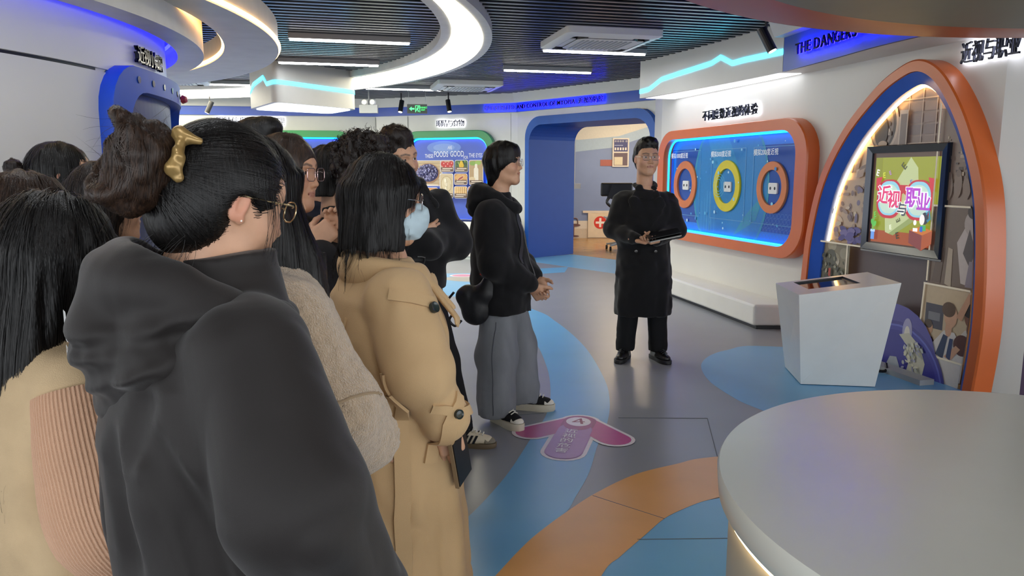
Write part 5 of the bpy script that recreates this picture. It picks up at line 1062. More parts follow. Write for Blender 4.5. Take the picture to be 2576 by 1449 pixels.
def shoe(P, pos, ang, m_up, m_sole, m_toe=None, L=0.27, W=0.047, sole=0.03, hgt=0.075, m_lace=None, name='shoe', toe=True):
    c, s_ = math.cos(ang), math.sin(ang); B = np.array([[c, -s_, 0], [s_, c, 0], [0, 0, 1]]); o0 = np.array((pos[0], pos[1], 0))
    out = np.array([(0.0, -0.08), (0.030, -0.075), (0.038, -0.03), (0.040, 0.04), (0.047, 0.10), (0.042, 0.15), (0.022, 0.182), (0.0, 0.187), (-0.020, 0.182), (-0.038, 0.15), (-0.042, 0.10), (-0.036, 0.04), (-0.036, -0.03), (-0.028, -0.075)]) * (W / 0.047, L / 0.27)
    q = spline(out, 3, True); mb = MB(); z = lambda A, h: np.c_[A, np.full(len(A), h)]
    mb.loft([z(q * 0.97, 0.0), z(q, 0.006), z(q, sole - 0.004), z(q * 0.985, sole)], closed=True, caps=True); V = np.concatenate(mb.v) @ B.T + o0; mb.v = [V]; so = P.mbpart('sole', mb, m_sole)
    S = SDF((-0.07, -0.12, sole - 0.02), (0.07, 0.23, 0.16), 0.005); S.col([(sole - 0.004, 0.044, 0.075, 0, 0.0), (sole + 0.045, 0.038, 0.068, 0, -0.012), (sole + hgt, 0.033, 0.05, 0, -0.028)], 0.01); S.cap((0, 0.05, sole + 0.02), (0, 0.135, sole + 0.008), 0.042, 0.034, 0.03, flat=((0, 0, 1), 0.9)); S.box((0, 0.05, sole - 0.06), (0.1, 0.2, 0.06), 0, 0, 's')
    V, F = S.mesh(); V = V * (W / 0.047, L / 0.27, 1.0); up = P.part('shoe', (V @ B.T + o0, F), m_up); so.parent = up
    if m_toe is not None:
        S = SDF((-0.06, 0.08, sole - 0.01), (0.06, 0.22, 0.10), 0.004); S.cap((0, 0.12, sole + 0.006), (0, 0.148, sole + 0.003), 0.041, 0.033, 0.01, flat=((0, 0, 1), 0.8)); S.box((0, 0.05, sole), (0.1, 0.078, 0.2), 0, 0, 's'); S.box((0, 0.1, sole - 0.06), (0.2, 0.3, 0.06), 0, 0, 's'); V, F = S.mesh(); V = V * (W / 0.047, L / 0.27, 1.0); o = P.part('toe_cap', (V @ B.T + o0, F), m_toe); o.parent = up
    if m_lace is not None:
        mb = MB()
        for i in range(5):
            y0 = 0.115 - 0.018 * i; zt = sole + 0.052 + 0.007 * i; mb.tube((np.array([(-0.022, y0, zt - 0.008), (0, y0 + 0.004, zt + 0.004), (0.022, y0, zt - 0.008)]) * (W / 0.047, L / 0.27, 1)) @ B.T + o0, 0.0035, 5)
        o = P.mbpart('laces', mb, m_lace); o.parent = up
    return up
# ------------------------------------------------------------------ people
M_BLKWOOL = cloth('black_wool', '0d0d10', 0.85, 0.2, 900, sheen=0.15)
M_BLKCOT = cloth('black_cotton', '0e0e11', 0.9, 0.2, 700, sheen=0.1)
M_BLKTROU = cloth('black_trousers', '111114', 0.8)
M_BLKLEA = mat('black_leather', '141416', 0.35, var=0.05, bump=0.05, bscale=200)
M_RUBBER = mat('black_rubber', '18181a', 0.6)
def hair_short(P, m, vol=1.0, top=0.0, fringe=0.0, n=700, seed=1, messy=0.004, side=0.02, nape=-0.05, ears=True, wid=0.0016, ln=0.05, wander=0.12, lift=0.0008, h=0.004):
    S = SDF((-0.12, -0.15, -0.16), (0.12, 0.15, 0.19), h)
    S.ell((0, -0.018, 0.042 + top * 0.3), (0.083 * vol, 0.103 * vol, 0.096 + top), 0.02)
    if top: S.ell((side, 0.035, 0.105 + top * 0.6), (0.062, 0.055, 0.035 + top * 0.4), 0.03)
    S.cap((-0.045, -0.075, 0.0), (0.045, -0.075, 0.0), 0.030, None, 0.03); S.cap((-0.03, -0.07, nape), (0.03, -0.07, nape), 0.03, None, 0.03)
    S.ell((0, 0.105, -0.025 - fringe), (0.072, 0.075, 0.095), 0.012, 's')                    # face
    S.cap((0, 0.02, -0.14), (0, 0.06, -0.03), 0.07, 0.06, 0.015, 's')
    if ears:
        for d in (-1, 1): S.ell((d * 0.088, 0.0, -0.02), (0.026, 0.030, 0.042), 0.012, 's'); S.ell((d * 0.08, 0.01, -0.09), (0.04, 0.05, 0.05), 0.015, 's')
    S.noise(messy, (0.018, 0.018, 0.03), seed)
    V, F = S.mesh(); J = Join(); J.add(P.hd(V), F, (0, 0, 0))
    R0, N0 = scalp_roots(n, seed, zmin=-0.25, c=(0, -0.018, 0.042), r=(0.075, 0.094, 0.085 + top)); keep = S.sample(R0) < 0.012; R0, N0 = R0[keep], N0[keep]
    cr = np.array((0, -0.05, 0.13)); D = R0 - cr; D[:, 2] *= 0.4; fr = R0[:, 1] > 0.02; D[fr] = np.array((0.06 if side < 0 else -0.06, -0.05, 0.05)) + 0.3 * D[fr] * (1, 0, 1); R0 = S.snap(R0, 0.001); ok = (np.abs(S.sample(R0)) < 0.005) & ~((R0[:, 1] > 0.05) & (R0[:, 2] < 0.085)); R0, D = R0[ok], D[ok]
    V, F = strands(S, R0, D, ln, 9, 0.35, 0.0015, wander, wid, seed + 1, lift=lift, att=0.6); J.add(P.hd(V), F, (0, 0, 0)); o = J.build('hair', m, P.T); return S

# --- presenter in a long black coat holding a tablet
P = Person('man in long black coat and glasses holding a tablet before the ring panel', 1.05, 6.0, -184)
P.head((0, 0.03, 1.607), yaw=13, pitch=-1, sc=1.03, kind='m', h=0.0032, wide=1.06); P.body(1.70)
S = SDF((-0.42, -0.26, 0.30), (0.42, 0.36, 1.52), 0.008)
S.col([(0.375, 0.232, 0.175, 0, 0.0), (0.7, 0.222, 0.165), (1.0, 0.205, 0.15), (1.2, 0.205, 0.145), (1.29, 0.195, 0.12), (1.345, 0.125, 0.09), (1.37, 0.075, 0.07)], 0.03, wave=(0.02, 7, 0.38, 1.0, 0.5))
for d in (-1, 1): S.chain([(d * 0.170, -0.01, 1.285), (d * 0.255, 0.0, 1.06), (d * 0.10, 0.20, 1.005)], [0.078, 0.066, 0.052], 0.05); S.cap((d * 0.10, 0.20, 1.005), (d * 0.075, 0.225, 1.0), 0.05, 0.05, 0.01)
a = np.linspace(0.75, 2 * PI - 0.75, 16) + PI / 2; S.chain([(0.078 * math.cos(t), 0.0 + 0.066 * math.sin(t), 1.405 - 0.024 * math.sin(t)) for t in a], [0.015] * 16, 0.012)
for d in (-1, 1): S.chain([(d * 0.075, 0.06, 1.375), (d * 0.095, 0.115, 1.29), (d * 0.03, 0.15, 1.10)], [0.012, 0.020, 0.004], 0.03, flat=((0, 1, 0), 0.25))
S.noise(0.006, (0.06, 0.06, 0.16), 3); S.noise(0.004, (0.05, 0.05, 0.05), 8)
P.part('coat', S, M_BLKWOOL)
S = SDF((-0.12, -0.12, 1.28), (0.12, 0.14, 1.5), 0.006); S.col([(1.30, 0.10, 0.10, 0, 0.025), (1.33, 0.09, 0.09, 0, 0.015), (1.362, 0.072, 0.074, 0, 0.004)], 0.01); P.part('crew_neck_top', S, M_BLKCOT)
for d in (-1, 1):
    mb = MB(); mb.lathe([(0, 0.006), (0.012, 0.005), (0.014, 0)], (d * 0.075 - 0.0, 0.172, 0.90), 16, R=np.array([[1, 0, 0], [0, 0, 1], [0, -1, 0]])); P.mbpart('coat_button', mb, mat('dark_button', '2c2a2a', 0.25))
P.hand((0.085, 0.235, 0.995), (-0.75, 0.5, -0.12), (0.1, 0.1, 1), side=-1, curl=(0.35, 0.4, 0.45, 0.5), thumb=1.1, fore=1)
P.hand((-0.085, 0.235, 0.995), (0.75, 0.5, -0.12), (-0.1, 0.1, 1), side=1, curl=(0.3, 0.35, 0.4, 0.45), thumb=0.9)
trousers(P, M_BLKTROU, hip=0.9, w=(0.1, 0.085, 0.072), hem=0.075, ft=((-0.135, 0.0), (0.125, 0.0)), fold=0.005)
for d, an in ((-1, -0.38), (1, 0.42)): shoe(P, (d * 0.13, 0.0), an * -d * -1 if False else (0.4 if d < 0 else -0.35), M_BLKLEA, M_RUBBER, L=0.285, W=0.05, sole=0.032, m_lace=M_BLACK)
P.eye_glasses('rect', 0.050, 0.036); hair_short(P, H_BLACK, 1.0, 0.022, 0.0, 600, 2, 0.003, side=-0.012, ln=0.06)
P.done()
tb = thing('tablet', 'dark tablet in a silver case held by the presenter', 'tablet', (1.09, 5.72, 1.04))
ang = math.radians(-172 + 180); mt = Plane((1.145, 5.70, 1.028), (0.985, 0.05, 0.20), (0.02, 0.98, 0.12)); q = rrect(0.25, 0.175, 0.012, 4)
mb = MB(); plate(mb, mt, q, -0.006, 0.001); mb.build('case', mat('silver_case', 'a9a7a2', 0.3, 0.7), tb); mb = MB(); plate(mb, mt, q * 0.97, 0.001, 0.006); mb.build('screen', mat('dark_tablet_glass', '0d0e12', 0.08, var=0), tb)
mb = MB(); plate(mb, Plane(mt.o + mt.n * 0.02, mt.u, mt.v), rrect(0.25, 0.175, 0.012, 4), -0.001, 0.003); mb.build('cover', M_BLACK, tb)
def hair_vol(P, m, rows, face=None, n=800, length=0.3, steps=18, seed=1, h=0.005, cap=(0.090, 0.110, 0.109), capc=(0, -0.012, 0.034), messy=0.003, fringe=None, extra=None, part=(0.0, 0.01), grav=0.5, wander=0.06, wid=0.0015, lift=0.0008, lo=None, rootz=0.2, cheek=True, name='hair', gz=0.0, rcap=None, ffac=0.35, att=0.3, fcut=1.0):
    lo = lo or (-0.16, -0.20, min([r[0] for r in rows] + [-0.12]) - 0.03); S = SDF(lo, (0.16, 0.16, 0.18), h)
    S.ell(capc, cap, 0.02)
    if rows: S.col(rows, 0.03)
    if extra: extra(S)
    f = face or ((0, 0.115, -0.035), (0.066, 0.085, 0.105)); S.ell(f[0], f[1], 0.012, 's')
    if cheek: S.cap((0, 0.09, -0.09), (0, 0.07, -0.30), 0.075, 0.10, 0.02, 's')
    if fringe: fringe(S)
    S.noise(messy, (0.02, 0.02, 0.09), seed)
    V, F = S.mesh(); J = Join(); J.add(P.hd(V), F, (0, 0, 0))
    R0, N0 = scalp_roots(n, seed, zmin=rootz, c=capc, r=np.array(cap) * 0.97); ok = S.sample(R0) < 0.02; R0 = R0[ok]; D = R0 - np.array((part[0], part[1], 0.16)); D[:, 2] = -0.05; sgn = np.where(R0[:, 0] >= part[0], 1, -1); D[:, 0] += sgn * 0.03; R0 = S.snap(R0, 0.001); ok = (np.abs(S.sample(R0)) < 0.006) & (R0[:, 1] < fcut); R0, D = R0[ok], D[ok]
    L_ = np.where(R0[:, 1] > 0.035, length * ffac, length); V, F = strands(S, R0, D, L_, steps, grav, 0.0015, wander, wid, seed + 1, lift=lift, att=att); J.add(P.hd(V), F, (0, 0, 0)); J.build(name, m, P.T); return S

# --- young man in a black hoodie and grey jeans
HX, HY, HYAW = -0.06, 4.6, -100
P = Person('young man in black hoodie and wide grey jeans with a sling bag', HX, HY, HYAW)
P.head((0.0, 0.01, 1.553), yaw=-6, pitch=-3, sc=1.0, kind='m', h=0.0032, tint=1.0); P.body(1.66)
S = SDF((-0.40, -0.30, 0.62), (0.40, 0.34, 1.50), 0.0075)
S.col([(0.665, 0.232, 0.168, 0, 0.0), (0.73, 0.240, 0.178, 0, -0.005), (0.95, 0.225, 0.18, 0, -0.015), (1.15, 0.215, 0.165, 0, -0.03), (1.27, 0.18, 0.125, 0, -0.035), (1.34, 0.10, 0.09, 0, -0.03), (1.39, 0.07, 0.07, 0, -0.02)], 0.03)
S.chain([(0.165, -0.03, 1.255), (0.235, -0.005, 0.985), (0.11, 0.17, 0.86)], [0.098, 0.088, 0.062], 0.05); S.chain([(-0.165, -0.03, 1.255), (-0.225, 0.03, 0.99), (-0.045, 0.18, 0.885)], [0.098, 0.085, 0.062], 0.05)
S.cap((0.125, 0.15, 0.87), (0.095, 0.188, 0.845), 0.064, 0.05, 0.01); S.noise(0.006, (0.08, 0.08, 0.12), 11, ridge=True); S.noise(0.0025, (0.05, 0.05, 0.06), 12)
HS = S; P.part('hoodie', S, M_BLKCOT)
S = SDF((-0.2, -0.27, 1.18), (0.2, 0.2, 1.52), 0.006); a = np.linspace(0, 2 * PI, 25)[:-1]
R_ = [0.030 + 0.022 * max(0, -math.sin(t)) for t in a]; C_ = [(0.098 * math.cos(t), -0.025 + 0.112 * math.sin(t), 1.365 - 0.075 * math.sin(t) * (1 if math.sin(t) > 0 else 0.35)) for t in a]
S.chain(C_ + C_[:1], R_ + R_[:1], 0.02); S.ell((0, -0.15, 1.32), (0.125, 0.065, 0.10), 0.05); S.cap((0, -0.02, 1.28), (0, -0.03, 1.55), 0.066, 0.075, 0.015, 's'); S.noise(0.005, (0.04, 0.04, 0.04), 4); P.part('hood', S, M_BLKCOT)
mb = MB(); mb.tube(HS.snap([(0.015, 0.2, 1.25 - 0.03 * i) for i in range(18)], 0.003), 0.0035, 6); P.mbpart('zip', mb, mat('zip_metal', '8a8a8a', 0.3, 0.8))
P.hand((0.085, 0.20, 0.835), (-0.35, 0.45, -0.75), (-0.85, 0.1, 0.2), side=1, curl=(0.55, 0.6, 0.65, 0.7), thumb=0.3, sc=1.0); P.hand((-0.02, 0.215, 0.865), (0.45, 0.4, -0.7), (0.8, -0.1, 0.3), side=-1, curl=(0.5, 0.55, 0.6, 0.6), thumb=0.3)
M_JEAN = cloth('grey_denim', '7e8187', 0.85, 0.35, 900, var=0.14, vscale=9, stretch=(1, 1, 0.35))
trousers(P, M_JEAN, hip=0.80, w=(0.112, 0.122, 0.116), hem=0.055, ft=((-0.12, 0.10), (0.18, 0.0)), fold=0.007, seed=21, name='jeans', top=0.165, kn=[(-0.115, 0.075, 0.42), (0.155, -0.005, 0.42)])
mb = MB(); mb.tube(P.tS.snap(spline([(0.34, -0.02, 0.66), (0.36, -0.01, 0.42), (0.36, 0.0, 0.20), (0.36, 0.0, 0.08)], 8), 0.001), 0.003, 5); P.mbpart('side_seam', mb, cloth('denim_seam', '4d5058'))
M_SOLE = mat('offwhite_sole', 'c9c1ae', 0.6, var=0.06); M_CANV = cloth('black_canvas', '17171a', 0.8); M_LACE = mat('white_lace', 'e3dfd4', 0.8)
shoe(P, (-0.12, 0.12), -0.05, M_CANV, M_SOLE, M_LACE, L=0.29, W=0.052, sole=0.045, m_lace=M_LACE); shoe(P, (0.18, 0.03), -0.75, M_CANV, M_SOLE, M_LACE, L=0.29, W=0.052, sole=0.045, m_lace=M_LACE)
P.eye_glasses('round', 0.046, 0.043)
hair_vol(P, H_BLACK, [(-0.125, 0.05, 0.035, 0, -0.07), (-0.08, 0.074, 0.055, 0, -0.052), (-0.02, 0.088, 0.085, 0, -0.03), (0.03, 0.09, 0.10, 0, -0.02)], face=((0, 0.130, -0.062), (0.074, 0.085, 0.094)), extra=lambda S: S.ell((0, 0.032, 0.075), (0.078, 0.072, 0.055), 0.02), n=1600, length=0.15, ffac=0.4, fcut=0.05, att=0.8, steps=14, seed=31, h=0.0045, rootz=0.1, fringe=lambda S: [S.ell((d * 0.095, 0.045, -0.065), (0.04, 0.05, 0.05), 0.02, 's') for d in (-1, 1)])
P.done()
bg = thing('sling_bag', 'black sling bag with red tag at the hip of the hoodie man', 'bag', (HX, HY, 0), math.radians(HYAW), None, world=False)
S = SDF((0.05, -0.36, 0.55), (0.36, 0.08, 1.0), 0.007); M_ = rotm(0, 0.25, 0)
S.cap((0.20, -0.165, 0.775), (0.20, -0.12, 0.695), 0.075, 0.08, 0.03, flat=((1, 0, 0), 0.62)); S.cap((0.20, -0.12, 0.70), (0.21, -0.065, 0.80), 0.08, 0.055, 0.03, flat=((1, 0, 0), 0.62)); S.cap((0.21, -0.065, 0.80), (0.228, -0.025, 0.92), 0.055, 0.026, 0.03, flat=((1, 0, 0), 0.7)); S.noise(0.003, (0.06, 0.06, 0.08), 6, ridge=True)
np_mesh('pouch', *S.mesh(), mat('black_nylon', '16171a', 0.45, bump=0.1, bscale=300), bg)
mb = MB(); mb.tube(spline([(0.20, -0.255, 0.80), (0.20, -0.30, 0.74), (0.20, -0.29, 0.70), (0.20, -0.26, 0.68), (0.20, -0.285, 0.63), (0.20, -0.25, 0.595), (0.20, -0.21, 0.63)], 6), 0.008, 6); o = mb.build('strap_end', M_BLACK, None, smooth=True); o.parent = bg
mb = MB(); mb.tube([(0.20, -0.295, 0.755), (0.20, -0.285, 0.70)], 0.016, 6); o = mb.build('buckle', M_BLACK, None); o.parent = bg
st = HS.snap(spline([(-0.12, 0.0, 1.33), (-0.03, 0.09, 1.32), (0.05, 0.16, 1.24), (0.10, 0.19, 1.12), (0.14, 0.19, 1.0)], 6), 0.006); mb = MB(); sd_ = np.gradient(st, axis=0); sd_ /= np.linalg.norm(sd_, axis=1)[:, None]; sx_ = np.cross(sd_, HS.grad(st)) * 0.02; mb.loft([st - sx_, st + sx_]); o = mb.build('strap', mat('grey_webbing', '2c2e33', 0.6), None, smooth=True); o.parent = bg
mb = MB(); mb.box((0.255, -0.045, 0.935), (0.012, 0.055, 0.065), R=rotm(0, 0.5, 0)); o = mb.build('red_tag', mat('red_fabric', 'c2402c', 0.7), None); o.parent = bg

# --- man in a black jacket with folded arms
P = Person('man in black zip jacket with folded arms beside the food poster', -0.565, 3.95, -152)
P.head((0.035, 0.03, 1.565), yaw=24, pitch=4, roll=8, sc=1.04, kind='m', h=0.004); P.body(1.7)
S = SDF((-0.42, -0.26, 0.80), (0.42, 0.34, 1.55), 0.008)
S.col([(0.90, 0.22, 0.16, 0, 0.0), (1.05, 0.225, 0.165), (1.22, 0.225, 0.16), (1.33, 0.21, 0.125), (1.41, 0.12, 0.09), (1.44, 0.085, 0.08)], 0.03)
S.chain([(-0.20, -0.01, 1.335), (-0.285, 0.03, 1.13), (-0.02, 0.22, 1.17)], [0.085, 0.078, 0.058], 0.05); S.chain([(0.20, -0.01, 1.335), (0.275, 0.05, 1.12), (-0.06, 0.21, 1.12)], [0.085, 0.078, 0.055], 0.05)
a = np.linspace(0.6, 2 * PI - 0.6, 14) + PI / 2; S.chain([(0.088 * math.cos(t), 0.0 + 0.08 * math.sin(t), 1.455) for t in a], [0.022] * 14, 0.015)
for d in (-1, 1): S.cap((d * 0.075, 0.09, 1.45), (d * 0.12, 0.155, 1.34), 0.02, 0.01, 0.01, flat=((0, 1, 0), 0.5))
S.noise(0.007, (0.06, 0.06, 0.07), 13); P.part('jacket', S, M_BLKWOOL)
mb = MB(); mb.tube(S.snap([(0.02 - 0.012 * i, 0.25, 1.06 - 0.02 * i) for i in range(8)], 0.003), 0.004, 6); P.mbpart('zip', mb, mat('zip_metal', '8a8a8a', 0.3, 0.8))
P.hand((-0.03, 0.165, 1.185), (-0.9, -0.25, 0.35), (0.1, -1, 0), side=1, curl=(0.25,) * 4, thumb=0.2)
trousers(P, M_BLKTROU, hip=0.92, w=(0.115, 0.095, 0.085), hem=0.05, ft=((-0.29, 0.02), (0.10, 0.0)), fold=0.006, seed=23)
M_STW = mat('cream_leather', 'd9cdb4', 0.5, var=0.05); M_GUM = mat('gum_sole', '6a5a44', 0.6)
for (x, y, a_) in ((-0.29, 0.06, 0.95), (0.10, 0.02, 0.2)):
    up = shoe(P, (x, y), a_, M_STW, M_GUM, mat('grey_suede', '8a8272', 0.9), L=0.285, W=0.048, sole=0.028, m_lace=M_LACE)
    for s_ in (-1, 1):
        for k in range(3):
            mb = MB(); c, s1 = math.cos(a_), math.sin(a_); B = np.array([[c, -s1, 0], [s1, c, 0], [0, 0, 1]]); yy = 0.02 + 0.026 * k
            V = np.array([(s_ * 0.0465, yy - 0.006, 0.030), (s_ * 0.0465, yy + 0.008, 0.030), (s_ * 0.040, yy + 0.03, 0.075), (s_ * 0.040, yy + 0.016, 0.075)]) @ B.T + (x, y, 0); n_ = np.array((s_ * 0.005, 0, 0.001)) @ B.T
            mb.add(np.concatenate([V, V + n_]), [(0, 1, 2, 3), (4, 5, 6, 7), (0, 1, 5, 4), (1, 2, 6, 5), (2, 3, 7, 6), (3, 0, 4, 7)]); o = P.mbpart('stripe', mb, M_BLACK, False); o.parent = up
hair_short(P, H_BROWN, 1.04, 0.028, 0.0, 900, 5, 0.0035, side=0.01, wander=0.5, ln=0.06, lift=0.003)
P.done()

# --- woman in a beige trench coat
P = Person('woman with chin length black bob in beige trench coat wearing a face mask', -0.36, 2.15, -65)
P.head((0, 0.0, 1.425), yaw=-16, pitch=4, sc=0.97, kind='f', h=0.004); P.body(1.56)
M_TRENCH = cloth('beige_gabardine', 'c6a67b', 0.75, 0.2, 600, sheen=0.1, var=0.05, vscale=4)
S = SDF((-0.42, -0.36, 0.05), (0.42, 0.40, 1.34), 0.0085)
S.col([(0.10, 0.31, 0.25, 0, -0.01), (0.45, 0.285, 0.23, 0, -0.01), (0.75, 0.25, 0.20), (0.93, 0.225, 0.175), (1.06, 0.225, 0.17, 0, -0.01), (1.16, 0.215, 0.145, 0, -0.01), (1.22, 0.15, 0.11, 0, -0.01), (1.27, 0.085, 0.08, 0, -0.01)], 0.03, wave=(0.035, 6, 0.2, 0.95, 1.2))
S.chain([(0.165, -0.015, 1.165), (0.255, 0.01, 0.985), (0.24, 0.07, 0.88)], [0.095, 0.092, 0.068], 0.014); S.cap((0.242, 0.065, 0.895), (0.238, 0.08, 0.855), 0.068, 0.073, 0.008)
S.chain([(-0.165, -0.01, 1.165), (-0.24, 0.03, 0.98), (-0.16, 0.18, 0.90)], [0.095, 0.09, 0.065], 0.05)
S.noise(0.009, (0.08, 0.08, 0.20), 17, zr=(1.25, 1.0), ridge=True); S.noise(0.004, (0.05, 0.05, 0.08), 18, ridge=True)
TS = S; P.part('trench_coat', S, M_TRENCH)
S = SDF((-0.2, -0.2, 1.12), (0.2, 0.26, 1.36), 0.006); a = np.linspace(0.5, 2 * PI - 0.5, 22) + PI / 2            # collar
S.chain([(0.115 * math.cos(t), -0.005 + 0.105 * math.sin(t), 1.225 - 0.02 * math.sin(t)) for t in a], [0.024] * 22, 0.02, flat=((0, 0, 1), 1.6)); S.chain([(0.06, 0.09, 1.22), (0.115, 0.16, 1.13)], [0.026, 0.012], 0.015, flat=((0.5, 0.8, 0.3), 0.5)); S.chain([(-0.06, 0.09, 1.22), (-0.115, 0.16, 1.13)], [0.026, 0.012], 0.015, flat=((0.5, 0.8, 0.3), 0.5)); P.part('collar', S, M_TRENCH)
S = SDF((-0.05, -0.05, 0.99), (0.30, 0.26, 1.26), 0.006); S.chain([(0.06, 0.12, 1.18), (0.13, 0.165, 1.10)], [0.045, 0.028], 0.02, flat=((0.55, 0.83, 0.1), 0.22)); P.part('storm_flap', S, M_TRENCH)
M_BTN = mat('dark_green_button', '26302e', 0.25)
def strap_on(S_, pts, w, name, off=0.006):
    st = S_.snap(spline(pts, 6), off); d = np.gradient(st, axis=0); d /= np.linalg.norm(d, axis=1)[:, None]; sx = np.cross(d, S_.grad(st)) * w; n_ = S_.grad(st) * 0.004; mb = MB(); mb.loft([st - sx - n_, st - sx + n_, st + sx + n_, st + sx - n_, st - sx - n_]); return P.mbpart(name, mb, M_TRENCH)
def button_on(S_, p, r=0.015, parent=None):
    p = S_.snap(np.array([p]), 0.011)[0]; n_ = S_.grad(np.array([p]))[0]; u = nrm(np.cross(n_, (0, 0, 1))); v = np.cross(n_, u); mb = MB(); mb.lathe([(0, 0.004), (r * 0.7, 0.003), (r, 0.006), (r, -0.004)], p, 18, R=np.stack([u, v, n_], 1)); return P.mbpart('button', mb, M_BTN)
strap_on(TS, [(0.22, -0.05, 1.19), (0.245, 0.02, 1.175), (0.22, 0.09, 1.155)], 0.015, 'shoulder_strap', 0.003); button_on(TS, (0.27, 0.055, 1.165))
strap_on(TS, [(0.32, 0.02, 0.91), (0.33, 0.08, 0.89), (0.26, 0.15, 0.875), (0.19, 0.14, 0.88)], 0.013, 'cuff_strap', 0.003); button_on(TS, (0.33, 0.10, 0.885), 0.013)
strap_on(TS, [(0.25, -0.06, 1.0), (0.26, -0.06, 0.93)], 0.010, 'belt_loop', 0.003); strap_on(TS, [(0.255, -0.055, 0.95), (0.275, -0.045, 0.8), (0.285, -0.05, 0.6), (0.30, -0.06, 0.35)], 0.022, 'belt', 0.006); strap_on(TS, [(0.27, 0.08, 0.92), (0.285, 0.075, 0.84), (0.30, 0.06, 0.74)], 0.02, 'pocket_welt', 0.003)
mb = MB(); mb.tube(TS.snap([(0.12 + 0.012 * i * 0, -0.25, 1.2 - 0.03 * i) for i in range(10)], 0.002), 0.003, 5); P.mbpart('back_seam', mb, M_TRENCH)
P.hand((0.24, 0.085, 0.845), (0.02, 0.22, -1), (-1, 0.1, 0.0), side=-1, curl=(0.35, 0.4, 0.45, 0.5), thumb=0.4, sc=0.92)
trousers(P, cloth('dark_trousers', '26262b'), hip=0.86, w=(0.1, 0.085, 0.075), hem=0.06, ft=((-0.09, 0.0), (0.09, 0.0))); 
for d in (-1, 1): shoe(P, (d * 0.09, 0.0), -0.1 * d, M_BLKLEA, M_RUBBER, L=0.24, W=0.042)
P.eye_glasses('round', 0.05, 0.046)
hs = hair_vol(P, H_BLACK, [(-0.135, 0.115, 0.10, 0, -0.025), (-0.09, 0.116, 0.105, 0, -0.022), (-0.02, 0.104, 0.108, 0, -0.018), (0.05, 0.096, 0.108, 0, -0.016)], face=((0, 0.125, -0.055), (0.066, 0.085, 0.125)), n=2600, length=0.30, steps=18, seed=41, h=0.005, rootz=0.15, cap=(0.092, 0.108, 0.108), cheek=False, grav=0.6, wander=0.04, lift=0.0015, fringe=lambda S: S.cap((0, 0.12, -0.08), (0, 0.12, -0.2), 0.06, 0.07, 0.02, 's'))
S = SDF((-0.1, 0.0, -0.14), (0.1, 0.16, 0.02), 0.0045); S.ell((0, 0.052, -0.055), (0.072, 0.070, 0.062), 0.01); S.ell((0, 0.105, -0.035), (0.02, 0.02, 0.03), 0.04); S.box((0, -0.06, -0.05), (0.12, 0.08, 0.12), 0, 0.0, 's'); S.box((0, 0.05, 0.03), (0.12, 0.12, 0.028), 0, 0.0, 's'); S.noise(0.003, (0.06, 0.02, 0.014), 7); V, F = S.mesh(); P.part('face_mask', (P.hd(V), F), cloth('pale_blue_mask', 'b9cdd6', 0.7))
P.done()
nb = thing('notebook', 'thin dark notebook held low by the trench coat woman', 'notebook', (-0.36, 2.15, 0), math.radians(-65), None, world=False)
NR = rotm(0.75, -0.30, 0.0); nc = np.array((0.245, 0.125, 0.735)); mb = MB(); mb.box(nc, (0.011, 0.085, 0.15), R=NR); o = mb.build('cover', mat('tan_edge', '8a7458', 0.5), None); o.parent = nb
mb = MB(); mb.box(nc + NR @ np.array((0.0065, 0, 0)), (0.004, 0.078, 0.14), R=NR); o = mb.build('screen', mat('dark_cover', '171412', 0.25), None); o.parent = nb
# --- woman with a bun in a black hooded jacket (closest)
P = Person('woman with brown bun and gold clip in black hooded jacket', -0.485, 1.28, -58)
P.head((0.0, 0.0, 1.455), yaw=14, pitch=16, sc=0.97, kind='f', h=0.003); P.body(1.6)
M_JKT = cloth('black_jacket', '181311', 0.62, 0.12, 900, sheen=0.15, var=0.06, vscale=5, spec=0.35)
S = SDF((-0.46, -0.34, 0.56), (0.48, 0.42, 1.42), 0.0075)
S.col([(0.62, 0.27, 0.205), (0.9, 0.255, 0.195, 0, -0.02), (1.08, 0.245, 0.185, 0, -0.04), (1.19, 0.22, 0.155, 0, -0.04), (1.27, 0.165, 0.12, 0, -0.03), (1.33, 0.10, 0.09, 0, -0.02), (1.36, 0.075, 0.075, 0, -0.015)], 0.03, wave=(0.02, 5, 0.7, 1.1, 0.3))
S.chain([(0.165, -0.01, 1.225), (0.285, 0.02, 1.03), (0.265, 0.11, 0.83), (0.24, 0.16, 0.70)], [0.10, 0.108, 0.09, 0.075], 0.02); S.chain([(-0.165, -0.01, 1.225), (-0.27, 0.02, 1.02), (-0.24, 0.09, 0.83), (-0.22, 0.12, 0.70)], [0.10, 0.10, 0.085, 0.07], 0.02)
# creases between sleeve and back, and pull folds
for pts, r in (([(0.20, -0.20, 1.13), (0.235, -0.15, 1.03), (0.26, -0.11, 0.93), (0.27, -0.08, 0.82)], 0.016), ([(0.10, -0.245, 1.12), (0.12, -0.235, 1.0), (0.13, -0.23, 0.9)], 0.010), ([(0.17, -0.20, 1.20), (0.16, -0.225, 1.10)], 0.010), ([(-0.02, -0.235, 1.05), (0.0, -0.225, 0.85)], 0.009)):
    S.chain(S.snap(spline(pts, 4), 0.004), [r] * (4 * (len(pts) - 1) + 1), 0.03, 's')
S.noise(0.011, (0.13, 0.13, 0.20), 51, ridge=True); S.noise(0.004, (0.07, 0.07, 0.09), 54, ridge=True); JS = S; P.part('jacket', S, M_JKT)
S = SDF((-0.26, -0.34, 1.02), (0.28, 0.20, 1.44), 0.006)
